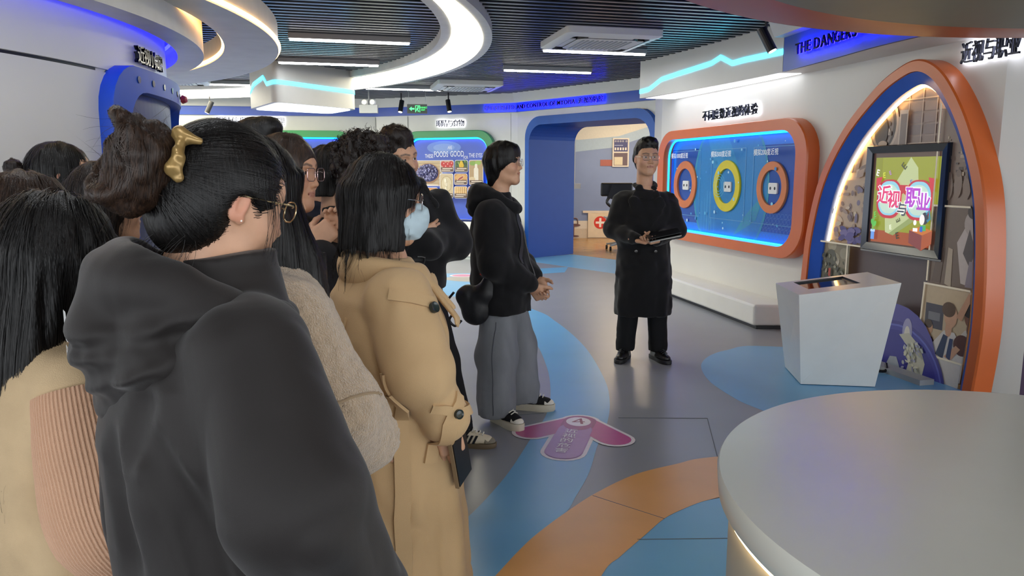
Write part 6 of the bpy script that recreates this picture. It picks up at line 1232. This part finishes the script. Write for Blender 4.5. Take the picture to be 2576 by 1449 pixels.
# hood: a loose bag hanging at the back with a rolled edge round the neck
S.ell((0.0, -0.150, 1.215), (0.150, 0.085, 0.085), 0.04, M=rotm(0, 0.35, 0)); a = np.linspace(0, 2 * PI, 33)[:-1]
C_ = [(0.112 * math.cos(t), -0.035 + 0.120 * math.sin(t), 1.295 - 0.035 * math.sin(t) + (0.012 if math.sin(t) < -0.5 else 0)) for t in a]; R_ = [0.020 + 0.032 * max(0, -math.sin(t)) ** 0.7 for t in a]
S.chain(C_ + C_[:1], R_ + R_[:1], 0.03); S.cap((0, -0.15, 1.16), (0, -0.17, 1.26), 0.075, 0.075, 0.04); S.chain([(0.10, -0.11, 1.24), (0.125, -0.03, 1.265), (0.10, 0.06, 1.255)], [0.06, 0.045, 0.022], 0.04); S.chain([(-0.10, -0.11, 1.24), (-0.125, -0.03, 1.265), (-0.10, 0.06, 1.255)], [0.06, 0.045, 0.022], 0.04)
S.cap((0, -0.03, 1.18), (0, -0.015, 1.42), 0.070, 0.084, 0.02, 's'); S.ell((0.0, -0.085, 1.36), (0.085, 0.07, 0.07), 0.02, 's')
for pts, r in (([(-0.14, -0.24, 1.22), (0.0, -0.27, 1.185), (0.13, -0.20, 1.225), (0.19, -0.06, 1.28)], 0.010), ([(-0.1, -0.26, 1.17), (0.05, -0.25, 1.14), (0.17, -0.15, 1.19)], 0.008), ([(-0.12, -0.2, 1.28), (0.05, -0.22, 1.245), (0.15, -0.1, 1.27)], 0.007)): S.chain(S.snap(spline(pts, 5), 0.003), [r] * (5 * (len(pts) - 1) + 1), 0.025, 's')
S.noise(0.007, (0.10, 0.10, 0.06), 55, ridge=True); HD = S; P.part('hood', S, M_JKT)
mb = MB(); p = HD.snap(np.array([(0.20, 0.0, 1.30)]), 0.008)[0]; mb.box(p, (0.026, 0.018, 0.030), R=rotm(0.3, 0.2, 0.3)); o = P.mbpart('cord_lock', mb, mat('clear_plastic', 'b9b2ac', 0.2, var=0.15, vscale=60), False); bv = o.modifiers.new('b', 'BEVEL'); bv.width = 0.006; bv.segments = 3
mb = MB(); mb.tube(HD.snap(spline([(0.19, -0.03, 1.30), (0.20, 0.0, 1.295), (0.19, 0.03, 1.285)], 5), 0.006), 0.004, 6); P.mbpart('hood_cord', mb, M_BLACK)
hp = HD.snap(np.array([(-0.06, -0.30, 1.25)]), 0.002)[0]; hn = HD.grad(hp[None])[0]; hpl = Plane(hp, np.cross((0, 0, 1), hn), n=hn); pr = Print(hpl, 0.002, 0.0003); pr.rr(0.0, 0.02, 0.03, 0.05, 0.004, 'd8d8d8'); pr.text('RL', 0, -0.025, 0.03, 'd8d8d8', 0.02); o = pr.mb.build('white_logo_print', M_PRINT, None, attr=True); o.parent = P.T
P.hand((0.235, 0.175, 0.66), (-0.3, 0.4, -0.7), (-0.5, -0.5, 0.5), side=-1, sc=0.9); P.hand((-0.215, 0.13, 0.66), (0.2, 0.3, -0.8), (0.5, -0.5, 0.5), side=1, sc=0.9)
trousers(P, M_BLKTROU, hip=0.86, ft=((-0.09, 0), (0.09, 0)))
for d in (-1, 1): shoe(P, (d * 0.09, 0.0), -0.1 * d, M_BLKLEA, M_RUBBER, L=0.24, W=0.042)
P.eye_glasses('round', 0.042, 0.036, mat('gold_wire', 'c9b48c', 0.2, 0.9, var=0), drop=-0.008)
# hair drawn back and up into the bun
BC = np.array((0.0, -0.148, 0.030))
S = SDF((-0.14, -0.27, -0.17), (0.14, 0.15, 0.19), 0.004); S.ell((0, -0.014, 0.036), (0.088, 0.107, 0.106), 0.02); S.ell((0, -0.06, -0.02), (0.078, 0.068, 0.085), 0.03); S.ell((0, 0.122, -0.05), (0.060, 0.074, 0.115), 0.012, 's'); S.cap((0, 0.04, -0.06), (0, 0.02, -0.2), 0.066, 0.075, 0.02, 's')
for d in (-1, 1): S.ell((d * 0.088, 0.0, -0.03), (0.028, 0.030, 0.05), 0.012, 's')
V, F = S.mesh(); J = Join(); J.add(P.hd(V), F, (0, 0, 0))
R0, N0 = scalp_roots(4000, 61, zmin=-0.9, c=(0, -0.02, 0.02), r=(0.088, 0.105, 0.11)); ok = np.abs(S.sample(R0)) < 0.02; R0 = S.snap(R0[ok], 0.001); D = BC - R0; L_ = np.linalg.norm(D, axis=1)
V, F = strands(S, R0, D, np.minimum(L_ * 0.9, 0.12), 10, 0.0, 0.0012, 0.04, 0.0014, 62, lift=0.0012, jl=0.2, att=0.7); J.add(P.hd(V), F, (0, 0, 0))
g = np.random.default_rng(66)                         # loose strands at temple, nape and crown
rt = np.array([(0.078 + g.uniform(-0.004, 0.004), 0.035 + g.uniform(-0.015, 0.025), 0.03 + g.uniform(-0.01, 0.03)) for _ in range(26)]); V, F = strands(S, S.snap(rt, 0.003), np.tile((0.1, 0.5, -0.6), (26, 1)), 0.17, 14, 0.45, 0.003, 0.15, 0.0011, 63, lift=0.004); J.add(P.hd(V), F, (0, 0, 0))
rt = np.array([(g.uniform(-0.05, 0.07), -0.075 + g.uniform(-0.02, 0.02), -0.08 + g.uniform(-0.02, 0.02)) for _ in range(70)]); V, F = strands(S, S.snap(rt, 0.002), np.tile((0.0, -0.5, -0.6), (70, 1)) + g.standard_normal((70, 3)) * 0.4, 0.07, 8, 0.25, 0.003, 0.3, 0.0006, 64, lift=0.006); J.add(P.hd(V), F, (0, 0, 0))
J.build('hair', H_BLACK, P.T)
S2 = SDF((-0.14, -0.30, -0.13), (0.14, 0.04, 0.19), 0.004); S2.ell(BC, (0.058, 0.052, 0.060), 0.02); S2.ell(BC + (0.02, -0.012, 0.022), (0.042, 0.038, 0.036), 0.02); S2.ell(BC + (0.0, -0.008, -0.045), (0.045, 0.045, 0.04), 0.02); S2.noise(0.006, (0.03, 0.03, 0.03), 67)
for k in range(5):
    tt = np.linspace(0, 2 * PI, 14); rr_ = 0.042 + 0.003 * k; ax = BC + np.array((0.0, -0.012 * (k - 2), 0.0)); S2.chain([(ax[0] + rr_ * math.cos(t + k), ax[1] - 0.012 + 0.02 * math.sin(2 * t + k), ax[2] + (rr_ + 0.012) * math.sin(t + k)) for t in tt], [0.009] * 14, 0.012)
V, F = S2.mesh(); J = Join(); J.add(P.hd(V), F, (0, 0, 0)); R0 = S2.snap(BC + g.standard_normal((1800, 3)) * 0.04, 0.001); R0 = R0[np.abs(S2.sample(R0)) < 0.004]; tn = np.cross(S2.grad(R0), (0.15, 1, 0.1)); V, F = strands(S2, R0, tn, 0.08, 12, 0.0, 0.0008, 0.05, 0.0013, 68, lift=0.0006, att=1.0); J.add(P.hd(V), F, (0, 0, 0))
R0 = S2.snap(BC + g.standard_normal((70, 3)) * 0.04, 0.002); R0 = R0[np.abs(S2.sample(R0)) < 0.006]; V, F = strands(S2, R0, S2.grad(R0) + g.standard_normal((len(R0), 3)) * 0.8, 0.05, 8, 0.05, 0.003, 0.3, 0.0005, 69, lift=0.006); J.add(P.hd(V), F, (0, 0, 0)); J.build('hair_bun', H_LBROWN, P.T)
mb = MB(); c1 = S2.snap(BC + np.array([(0.050, 0.035, 0.058), (0.058, 0.030, 0.040), (0.062, 0.025, 0.020), (0.062, 0.024, 0.0)]), 0.010)
S3 = SDF((0.0, -0.20, -0.06), (0.14, 0.02, 0.18), 0.003); S3.chain(c1, [0.013, 0.008, 0.010, 0.010], 0.008, flat=(S2.grad(c1[1:2])[0], 0.7)); S3.cap(c1[0], c1[0] + (0.018, 0.022, -0.002), 0.014, 0.006, 0.008); S3.cap(c1[3], c1[3] + (0.004, 0.010, -0.012), 0.012, 0.009, 0.01); S3.noise(0.0012, (0.010, 0.010, 0.010), 3); V, F = S3.mesh(); P.part('hair_clip', (P.hd(V), F), mat('pearl_gold', 'a08350', 0.3, 0.4, var=0.15, vscale=40))
mb.tube(P.hd(S2.snap(spline([BC + (0.03, 0.04, 0.085), BC + (0.045, 0.045, 0.07), BC + (0.055, 0.045, 0.055)], 4), 0.006)), 0.005, 6); P.mbpart('clip_bar', mb, mat('gold_metal', 'a8834c', 0.25, 0.9, var=0))
mb = MB(); mb.lathe([(0, 0.002), (0.0014, 0.0013), (0.0018, 0)], P.hd(np.array([(0.0815, -0.004, -0.026)]))[0], 10, R=np.array([[0, 0, 1], [0, 1, 0], [1, 0, 0]])); P.mbpart('ear_stud', mb, mat('pearl', 'e9e2d8', 0.2))
P.done()

# --- woman with long black hair in a beige yoke sweater with pink ribbed sleeves
P = Person('woman with long straight black hair in sweater with pink ribbed sleeves', -0.905, 1.5, -50)
P.head((0.0, 0.0, 1.332), yaw=0, pitch=6, sc=0.98, kind='f', h=0.005); P.body(1.5)
M_YOKE = cloth('beige_cotton', 'bea581', 0.85, 0.25, 500, var=0.08, vscale=12)
S = SDF((-0.40, -0.32, 0.62), (0.42, 0.34, 1.28), 0.0075)
S.col([(0.66, 0.22, 0.17), (0.95, 0.215, 0.165), (1.06, 0.21, 0.155, 0, -0.02), (1.13, 0.185, 0.125, 0, -0.025), (1.19, 0.11, 0.09, 0, -0.02), (1.23, 0.07, 0.07)], 0.03); S.chain([(0.15, -0.01, 1.11), (0.185, 0.0, 1.055)], [0.078, 0.076], 0.03); S.chain([(-0.15, -0.01, 1.11), (-0.185, 0.0, 1.055)], [0.078, 0.076], 0.03)
S.noise(0.007, (0.06, 0.06, 0.1), 71); P.part('sweater_yoke', S, M_YOKE)
def rib_sleeve(P, pts, rad, name='ribbed_sleeve'):
    Q = spline(pts, 10); R_ = np.interp(np.linspace(0, 1, len(Q)), np.linspace(0, 1, len(rad)), rad); T = np.gradient(Q, axis=0); T /= np.linalg.norm(T, axis=1)[:, None]; n = 336; rows = []; u = nrm(np.cross(T[0], (0, 1, 0)))
    th = np.arange(n) * 2 * PI / n; ribs = 0.0016 * np.where((np.arange(n) % 4) < 2, 1, -0.6)
    for i in range(len(Q)):
        u = nrm(u - T[i] * (u @ T[i])); w = np.cross(T[i], u); fold = 0.004 * np.sin(2 * th + i * 0.15) + 0.002 * np.sin(3 * th - i * 0.2); r = R_[i] + ribs + fold; rows.append(Q[i] + r[:, None] * (np.cos(th)[:, None] * u + np.sin(th)[:, None] * w))
    mb = MB(); mb.loft(rows, closed=True, caps=True); return P.mbpart(name, mb, cloth('pink_rib_knit', 'cfa688', 0.9, 0.4, 700, sheen=0.2))
rib_sleeve(P, [(0.155, -0.005, 1.10), (0.20, 0.0, 0.99), (0.225, 0.02, 0.86), (0.19, 0.12, 0.72), (0.14, 0.20, 0.66)], [0.088, 0.104, 0.108, 0.085, 0.06]); rib_sleeve(P, [(-0.165, 0.0, 1.085), (-0.20, 0.005, 0.98), (-0.225, 0.02, 0.86), (-0.19, 0.12, 0.72), (-0.14, 0.20, 0.66)], [0.083, 0.092, 0.095, 0.08, 0.06])
P.hand((0.12, 0.22, 0.64), (-0.5, 0.6, -0.3), (0, 0, 1), side=-1, sc=0.88); P.hand((-0.12, 0.22, 0.64), (0.5, 0.6, -0.3), (0, 0, 1), side=1, sc=0.88)
trousers(P, cloth('tan_skirt', 'a58a66'), hip=0.80, ft=((-0.085, 0), (0.085, 0)))
for d in (-1, 1): shoe(P, (d * 0.085, 0.0), -0.1 * d, M_BLKLEA, M_RUBBER, L=0.235, W=0.042)
hair_vol(P, H_BLACK, [(-0.28, 0.10, 0.05, 0, -0.085), (-0.20, 0.115, 0.07, 0, -0.07), (-0.08, 0.112, 0.098, 0, -0.035), (0.04, 0.100, 0.108, 0, -0.016)], n=3200, length=0.50, steps=20, seed=71, h=0.005, rootz=0.1, cap=(0.100, 0.112, 0.108), grav=0.55, wander=0.04, lift=0.0025, cheek=False, messy=0.004, lo=(-0.18, -0.22, -0.42))
P.done()

# --- woman with long hair in a cream wool coat
P = Person('woman with long black hair in fuzzy cream wool coat', -0.56, 1.75, -62)
P.head((-0.01, -0.025, 1.455), yaw=0, pitch=3, sc=0.98, kind='f', h=0.005); P.body(1.6)
M_FUZZ = cloth('cream_boucle', 'c4ab8d', 1.0, 0.9, 260, sheen=0.6, var=0.12, vscale=70)
S = SDF((-0.40, -0.30, 0.50), (0.44, 0.36, 1.36), 0.0075)
S.col([(0.55, 0.27, 0.21), (0.9, 0.235, 0.18), (1.08, 0.23, 0.17), (1.2, 0.21, 0.14, 0, -0.01), (1.27, 0.13, 0.10), (1.31, 0.085, 0.085)], 0.03); S.chain([(0.17, -0.01, 1.20), (0.235, 0.07, 1.0), (0.20, 0.14, 0.91)], [0.10, 0.098, 0.085], 0.05); S.chain([(-0.17, -0.01, 1.20), (-0.24, 0.05, 0.98), (-0.16, 0.2, 0.88)], [0.10, 0.095, 0.08], 0.05)
S.noise(0.006, (0.08, 0.08, 0.1), 81); S.noise(0.0022, (0.012, 0.012, 0.012), 82); P.part('wool_coat', S, M_FUZZ)
CS = S; mb = MB(); mb.tube(CS.snap(spline([(0.33, -0.02, 1.02), (0.34, 0.10, 1.06), (0.30, 0.19, 1.05)], 8), 0.001), 0.003, 5); P.mbpart('sleeve_seam', mb, cloth('cream_seam', 'a08a6e'))
P.hand((0.12, 0.05, 0.86), (-0.6, 0.1, -0.5), (-0.5, -0.5, 0.5), side=-1, sc=0.9); P.hand((-0.13, 0.25, 0.83), (0.4, 0.5, -0.5), (0.5, -0.5, 0.5), side=1, sc=0.9)
trousers(P, M_BLKTROU, hip=0.86, ft=((-0.09, 0), (0.09, 0)))
for d in (-1, 1): shoe(P, (d * 0.09, 0.0), -0.1 * d, M_BLKLEA, M_RUBBER, L=0.24, W=0.042)
hair_vol(P, H_BLACK, [(-0.33, 0.09, 0.07, 0, 0.13), (-0.26, 0.11, 0.10, 0, 0.09), (-0.17, 0.116, 0.12, 0, 0.05), (-0.09, 0.112, 0.125, 0, 0.015), (0.0, 0.104, 0.107, 0, -0.018), (0.05, 0.096, 0.107, 0, -0.016)], face=((0.0, 0.16, -0.06), (0.05, 0.07, 0.09)), n=2200, length=0.46, steps=20, att=0.6, seed=83, h=0.005, rootz=0.15, cap=(0.092, 0.108, 0.106), grav=0.6, wander=0.03, lift=0.0015, cheek=False, lo=(-0.16, -0.2, -0.40))
P.done()

# --- woman in profile with brown hair tied back and glasses, hands raised
P = Person('woman with brown hair tied back and glasses speaking with raised hands', -0.745, 2.6, -100)
P.head((0.0, -0.02, 1.498), yaw=-4, pitch=2, sc=1.0, kind='f', h=0.003, tint=np.array((1.05, 1.0, 0.97))); P.body(1.6)
M_DKGREY = cloth('charcoal_wool', '1d1c1e', 0.85)
def simple_top(P, q, m, w=0.2, d=0.15, el=((0.27, 0.0, 1.0), (-0.27, 0.0, 1.0)), wr=((0.22, 0.18, 0.85), (-0.22, 0.18, 0.85)), hem=0.8, h=0.011, seed=1, name='coat', collar=True):
    S = SDF((-0.42, -0.3, hem - 0.06), (0.42, 0.36, 1.5 * q), h); S.col([(hem, w * 1.08, d * 1.08), (1.0 * q, w, d), (1.22 * q, w, d * 0.97), (1.31 * q, w * 0.9, d * 0.8), (1.375 * q, w * 0.55, d * 0.62), (1.41 * q, 0.075, 0.075)], 0.03)
    for i, s_ in enumerate((1, -1)): S.chain([(s_ * w * 0.85, -0.01, 1.29 * q), el[i], wr[i]], [0.082, 0.072, 0.055], 0.05)
    if collar: a = np.linspace(0.6, 2 * PI - 0.6, 12) + PI / 2; S.chain([(0.08 * math.cos(t), 0.075 * math.sin(t), 1.42 * q) for t in a], [0.02] * 12, 0.015)
    S.noise(0.006, (0.06, 0.06, 0.09), seed); P.part(name, S, m); return S
def lower(P, m=None, q=1.0):
    trousers(P, m or M_BLKTROU, hip=0.9 * q, ft=((-0.09, 0), (0.09, 0)), h=0.014)
    for d in (-1, 1): shoe(P, (d * 0.09, 0.0), -0.1 * d, M_BLKLEA, M_RUBBER, L=0.25, W=0.044)
simple_top(P, 0.94, M_DKGREY, 0.19, 0.15, el=((0.25, 0.03, 0.99), (-0.25, 0.03, 0.99)), wr=((0.09, 0.13, 1.235), (-0.02, 0.14, 1.235)), seed=91); lower(P, None, 0.95)
P.hand((0.075, 0.085, 1.265), (-0.25, 0.6, 0.55), (-0.9, -0.1, -0.1), side=1, curl=(0.6, 0.65, 0.7, 0.75), thumb=0.6, h=0.0028, sc=0.95); P.hand((0.0, 0.14, 1.27), (0.25, 0.2, 0.9), (0.8, 0.1, -0.2), side=1, curl=(0.5, 0.5, 0.5, 0.5), thumb=0.7)
P.eye_glasses('rect', 0.05, 0.043, mat('rose_wire', 'b59a98', 0.2, 0.8, var=0))
hair_vol(P, H_LBROWN, [(-0.10, 0.06, 0.05, 0, -0.075), (-0.03, 0.088, 0.07, 0, -0.045), (0.02, 0.09, 0.085, 0, -0.03)], face=((0, 0.126, -0.04), (0.068, 0.080, 0.112)), n=1400, length=0.12, steps=9, seed=92, fcut=0.05, att=0.8, h=0.0045, cap=(0.091, 0.112, 0.110), grav=0.0, wander=0.05, lift=0.001, rootz=-0.1)
P.done()

# --- the people further back in the crowd
def crowd(label, x, y, yaw, q, kind, hair, top, hz=None, m=None, glasses=False, seed=1, pitch=0, hy=0, **k):
    P = Person(label, x, y, yaw); hz = hz or 1.585 * q; P.head((0, 0.0, hz), yaw=hy, pitch=pitch, sc=k.get('sc', 1.0), kind=kind, h=0.0045); P.body(1.7 * q); simple_top(P, (hz - 0.115) / 1.47, top, seed=seed); lower(P, m, q)
    for d in (1, -1): P.hand((d * 0.215, 0.20, 0.84), (0, 0.5, -0.7), (-d, 0, 0), side=-d)
    if glasses: P.eye_glasses('round', 0.048, 0.042)
    hair(P); P.done(); return P
M_NAVY = cloth('navy_jacket', '1a1e2c'); M_GRN = cloth('grey_sweater', '3a3a3c'); M_BRN = cloth('brown_coat', '4a3a30')
crowd('man with a short black fringe behind the speaking woman', -1.00, 4.1, -150, 1.62 / 1.7, 'm', lambda P: hair_short(P, H_BLACK, 1.0, 0.012, 0.012, 500, 101, 0.004, ln=0.05), M_NAVY, hz=1.495, seed=101, hy=10)
crowd('person with short black hair in front of the curly haired man', -0.79, 3.5, -60, 1.62 / 1.7, 'm', lambda P: hair_vol(P, H_BLACK, [(-0.10, 0.06, 0.05, 0, -0.07), (0, 0.085, 0.09, 0, -0.03)], n=500, length=0.15, steps=10, seed=103), M_BLKCOT, hz=1.50, seed=103)
def curly(P):
    S = hair_short(P, H_BROWN, 1.1, 0.02, 0.0, 300, 111, 0.012, wander=0.4, ln=0.05, lift=0.003); g = np.random.default_rng(5)
    R0, N0 = scalp_roots(420, 9, zmin=-0.1, c=(0, -0.018, 0.05), r=(0.09, 0.108, 0.115)); R0 = S.snap(R0, 0.003); mb = MB()
    for i in range(len(R0)):
        n_ = S.grad(R0[i:i + 1])[0]; u = nrm(np.cross(n_, g.standard_normal(3))); w = np.cross(n_, u); t = np.linspace(0, 1, 9); ph = g.uniform(0, 6); rad = 0.006 * g.uniform(0.6, 1.3); cc = R0[i] + n_ * (t[:, None] * 0.008) + u * (t[:, None] * 0.03) + rad * (np.cos(ph + 7 * t)[:, None] * n_ + np.sin(ph + 7 * t)[:, None] * w); mb.tube(P.hd(cc), np.linspace(0.0014, 0.0006, 9), 3, cap=False)
    P.mbpart('curls', mb, H_BROWN)
crowd('man with curly dark brown hair behind the woman in the trench coat', -0.585, 3.05, -75, 1.62 / 1.7, 'm', curly, M_GRN, hz=1.50, seed=111)
crowd('man with cropped hair and glasses by the glowing white characters', -1.00, 3.05, -70, 1.0, 'm', lambda P: hair_short(P, H_BLACK, 1.0, 0.008, 0.0, 500, 121, 0.002, ln=0.03), M_BLKCOT, hz=1.575, glasses=True, seed=121)
def bun_small(P):
    hair_vol(P, H_BLACK, [(-0.10, 0.06, 0.05, 0, -0.07), (0, 0.086, 0.095, 0, -0.025)], n=700, length=0.16, steps=10, seed=131, cap=(0.086, 0.106, 0.104), fringe=lambda S: [S.ell((d * 0.09, 0.02, -0.07), (0.03, 0.04, 0.05), 0.012, 's') for d in (-1, 1)])
    S = SDF((-0.06, -0.21, -0.03), (0.06, -0.08, 0.09), 0.004); S.ell((0, -0.145, 0.03), (0.036, 0.034, 0.044), 0.01); S.noise(0.004, (0.015, 0.015, 0.015), 3); V, F = S.mesh(); J = Join(); J.add(P.hd(V), F, (0, 0, 0)); R0 = S.snap(np.array((0, -0.145, 0.03)) + np.random.default_rng(3).standard_normal((200, 3)) * 0.025, 0.001); R0 = R0[np.abs(S.sample(R0)) < 0.004]; V, F = strands(S, R0, np.cross(S.grad(R0), (0, 1, 0)), 0.06, 8, 0.0, 0.001, 0.2, 0.0014, 5, lift=0.0008, att=1.0); J.add(P.hd(V), F, (0, 0, 0)); J.build('hair_bun', H_BROWN, P.T)
crowd('woman with a small round bun before the curved white wall', -1.62, 2.75, -55, 1.58 / 1.7, 'f', bun_small, M_BRN, hz=1.480, glasses=True, seed=131)
crowd('person with reddish brown hair before the curved white wall', -1.19, 1.87, -40, 1.5 / 1.7, 'f', lambda P: hair_vol(P, H_LBROWN, [(-0.2, 0.09, 0.06, 0, -0.07), (0, 0.095, 0.1, 0, -0.02)], n=600, length=0.3, steps=12, seed=141, lift=0.002), M_GRN, hz=1.372, seed=141)
crowd('person with wavy dark hair between the bun woman and the jacket woman', -1.31, 2.45, -50, 1.52 / 1.7, 'f', lambda P: hair_vol(P, H_BROWN, [(-0.2, 0.09, 0.06, 0, -0.07), (0, 0.095, 0.1, 0, -0.02)], n=600, length=0.3, steps=12, seed=151, lift=0.003, wander=0.2), M_BLKCOT, hz=1.400, seed=151)
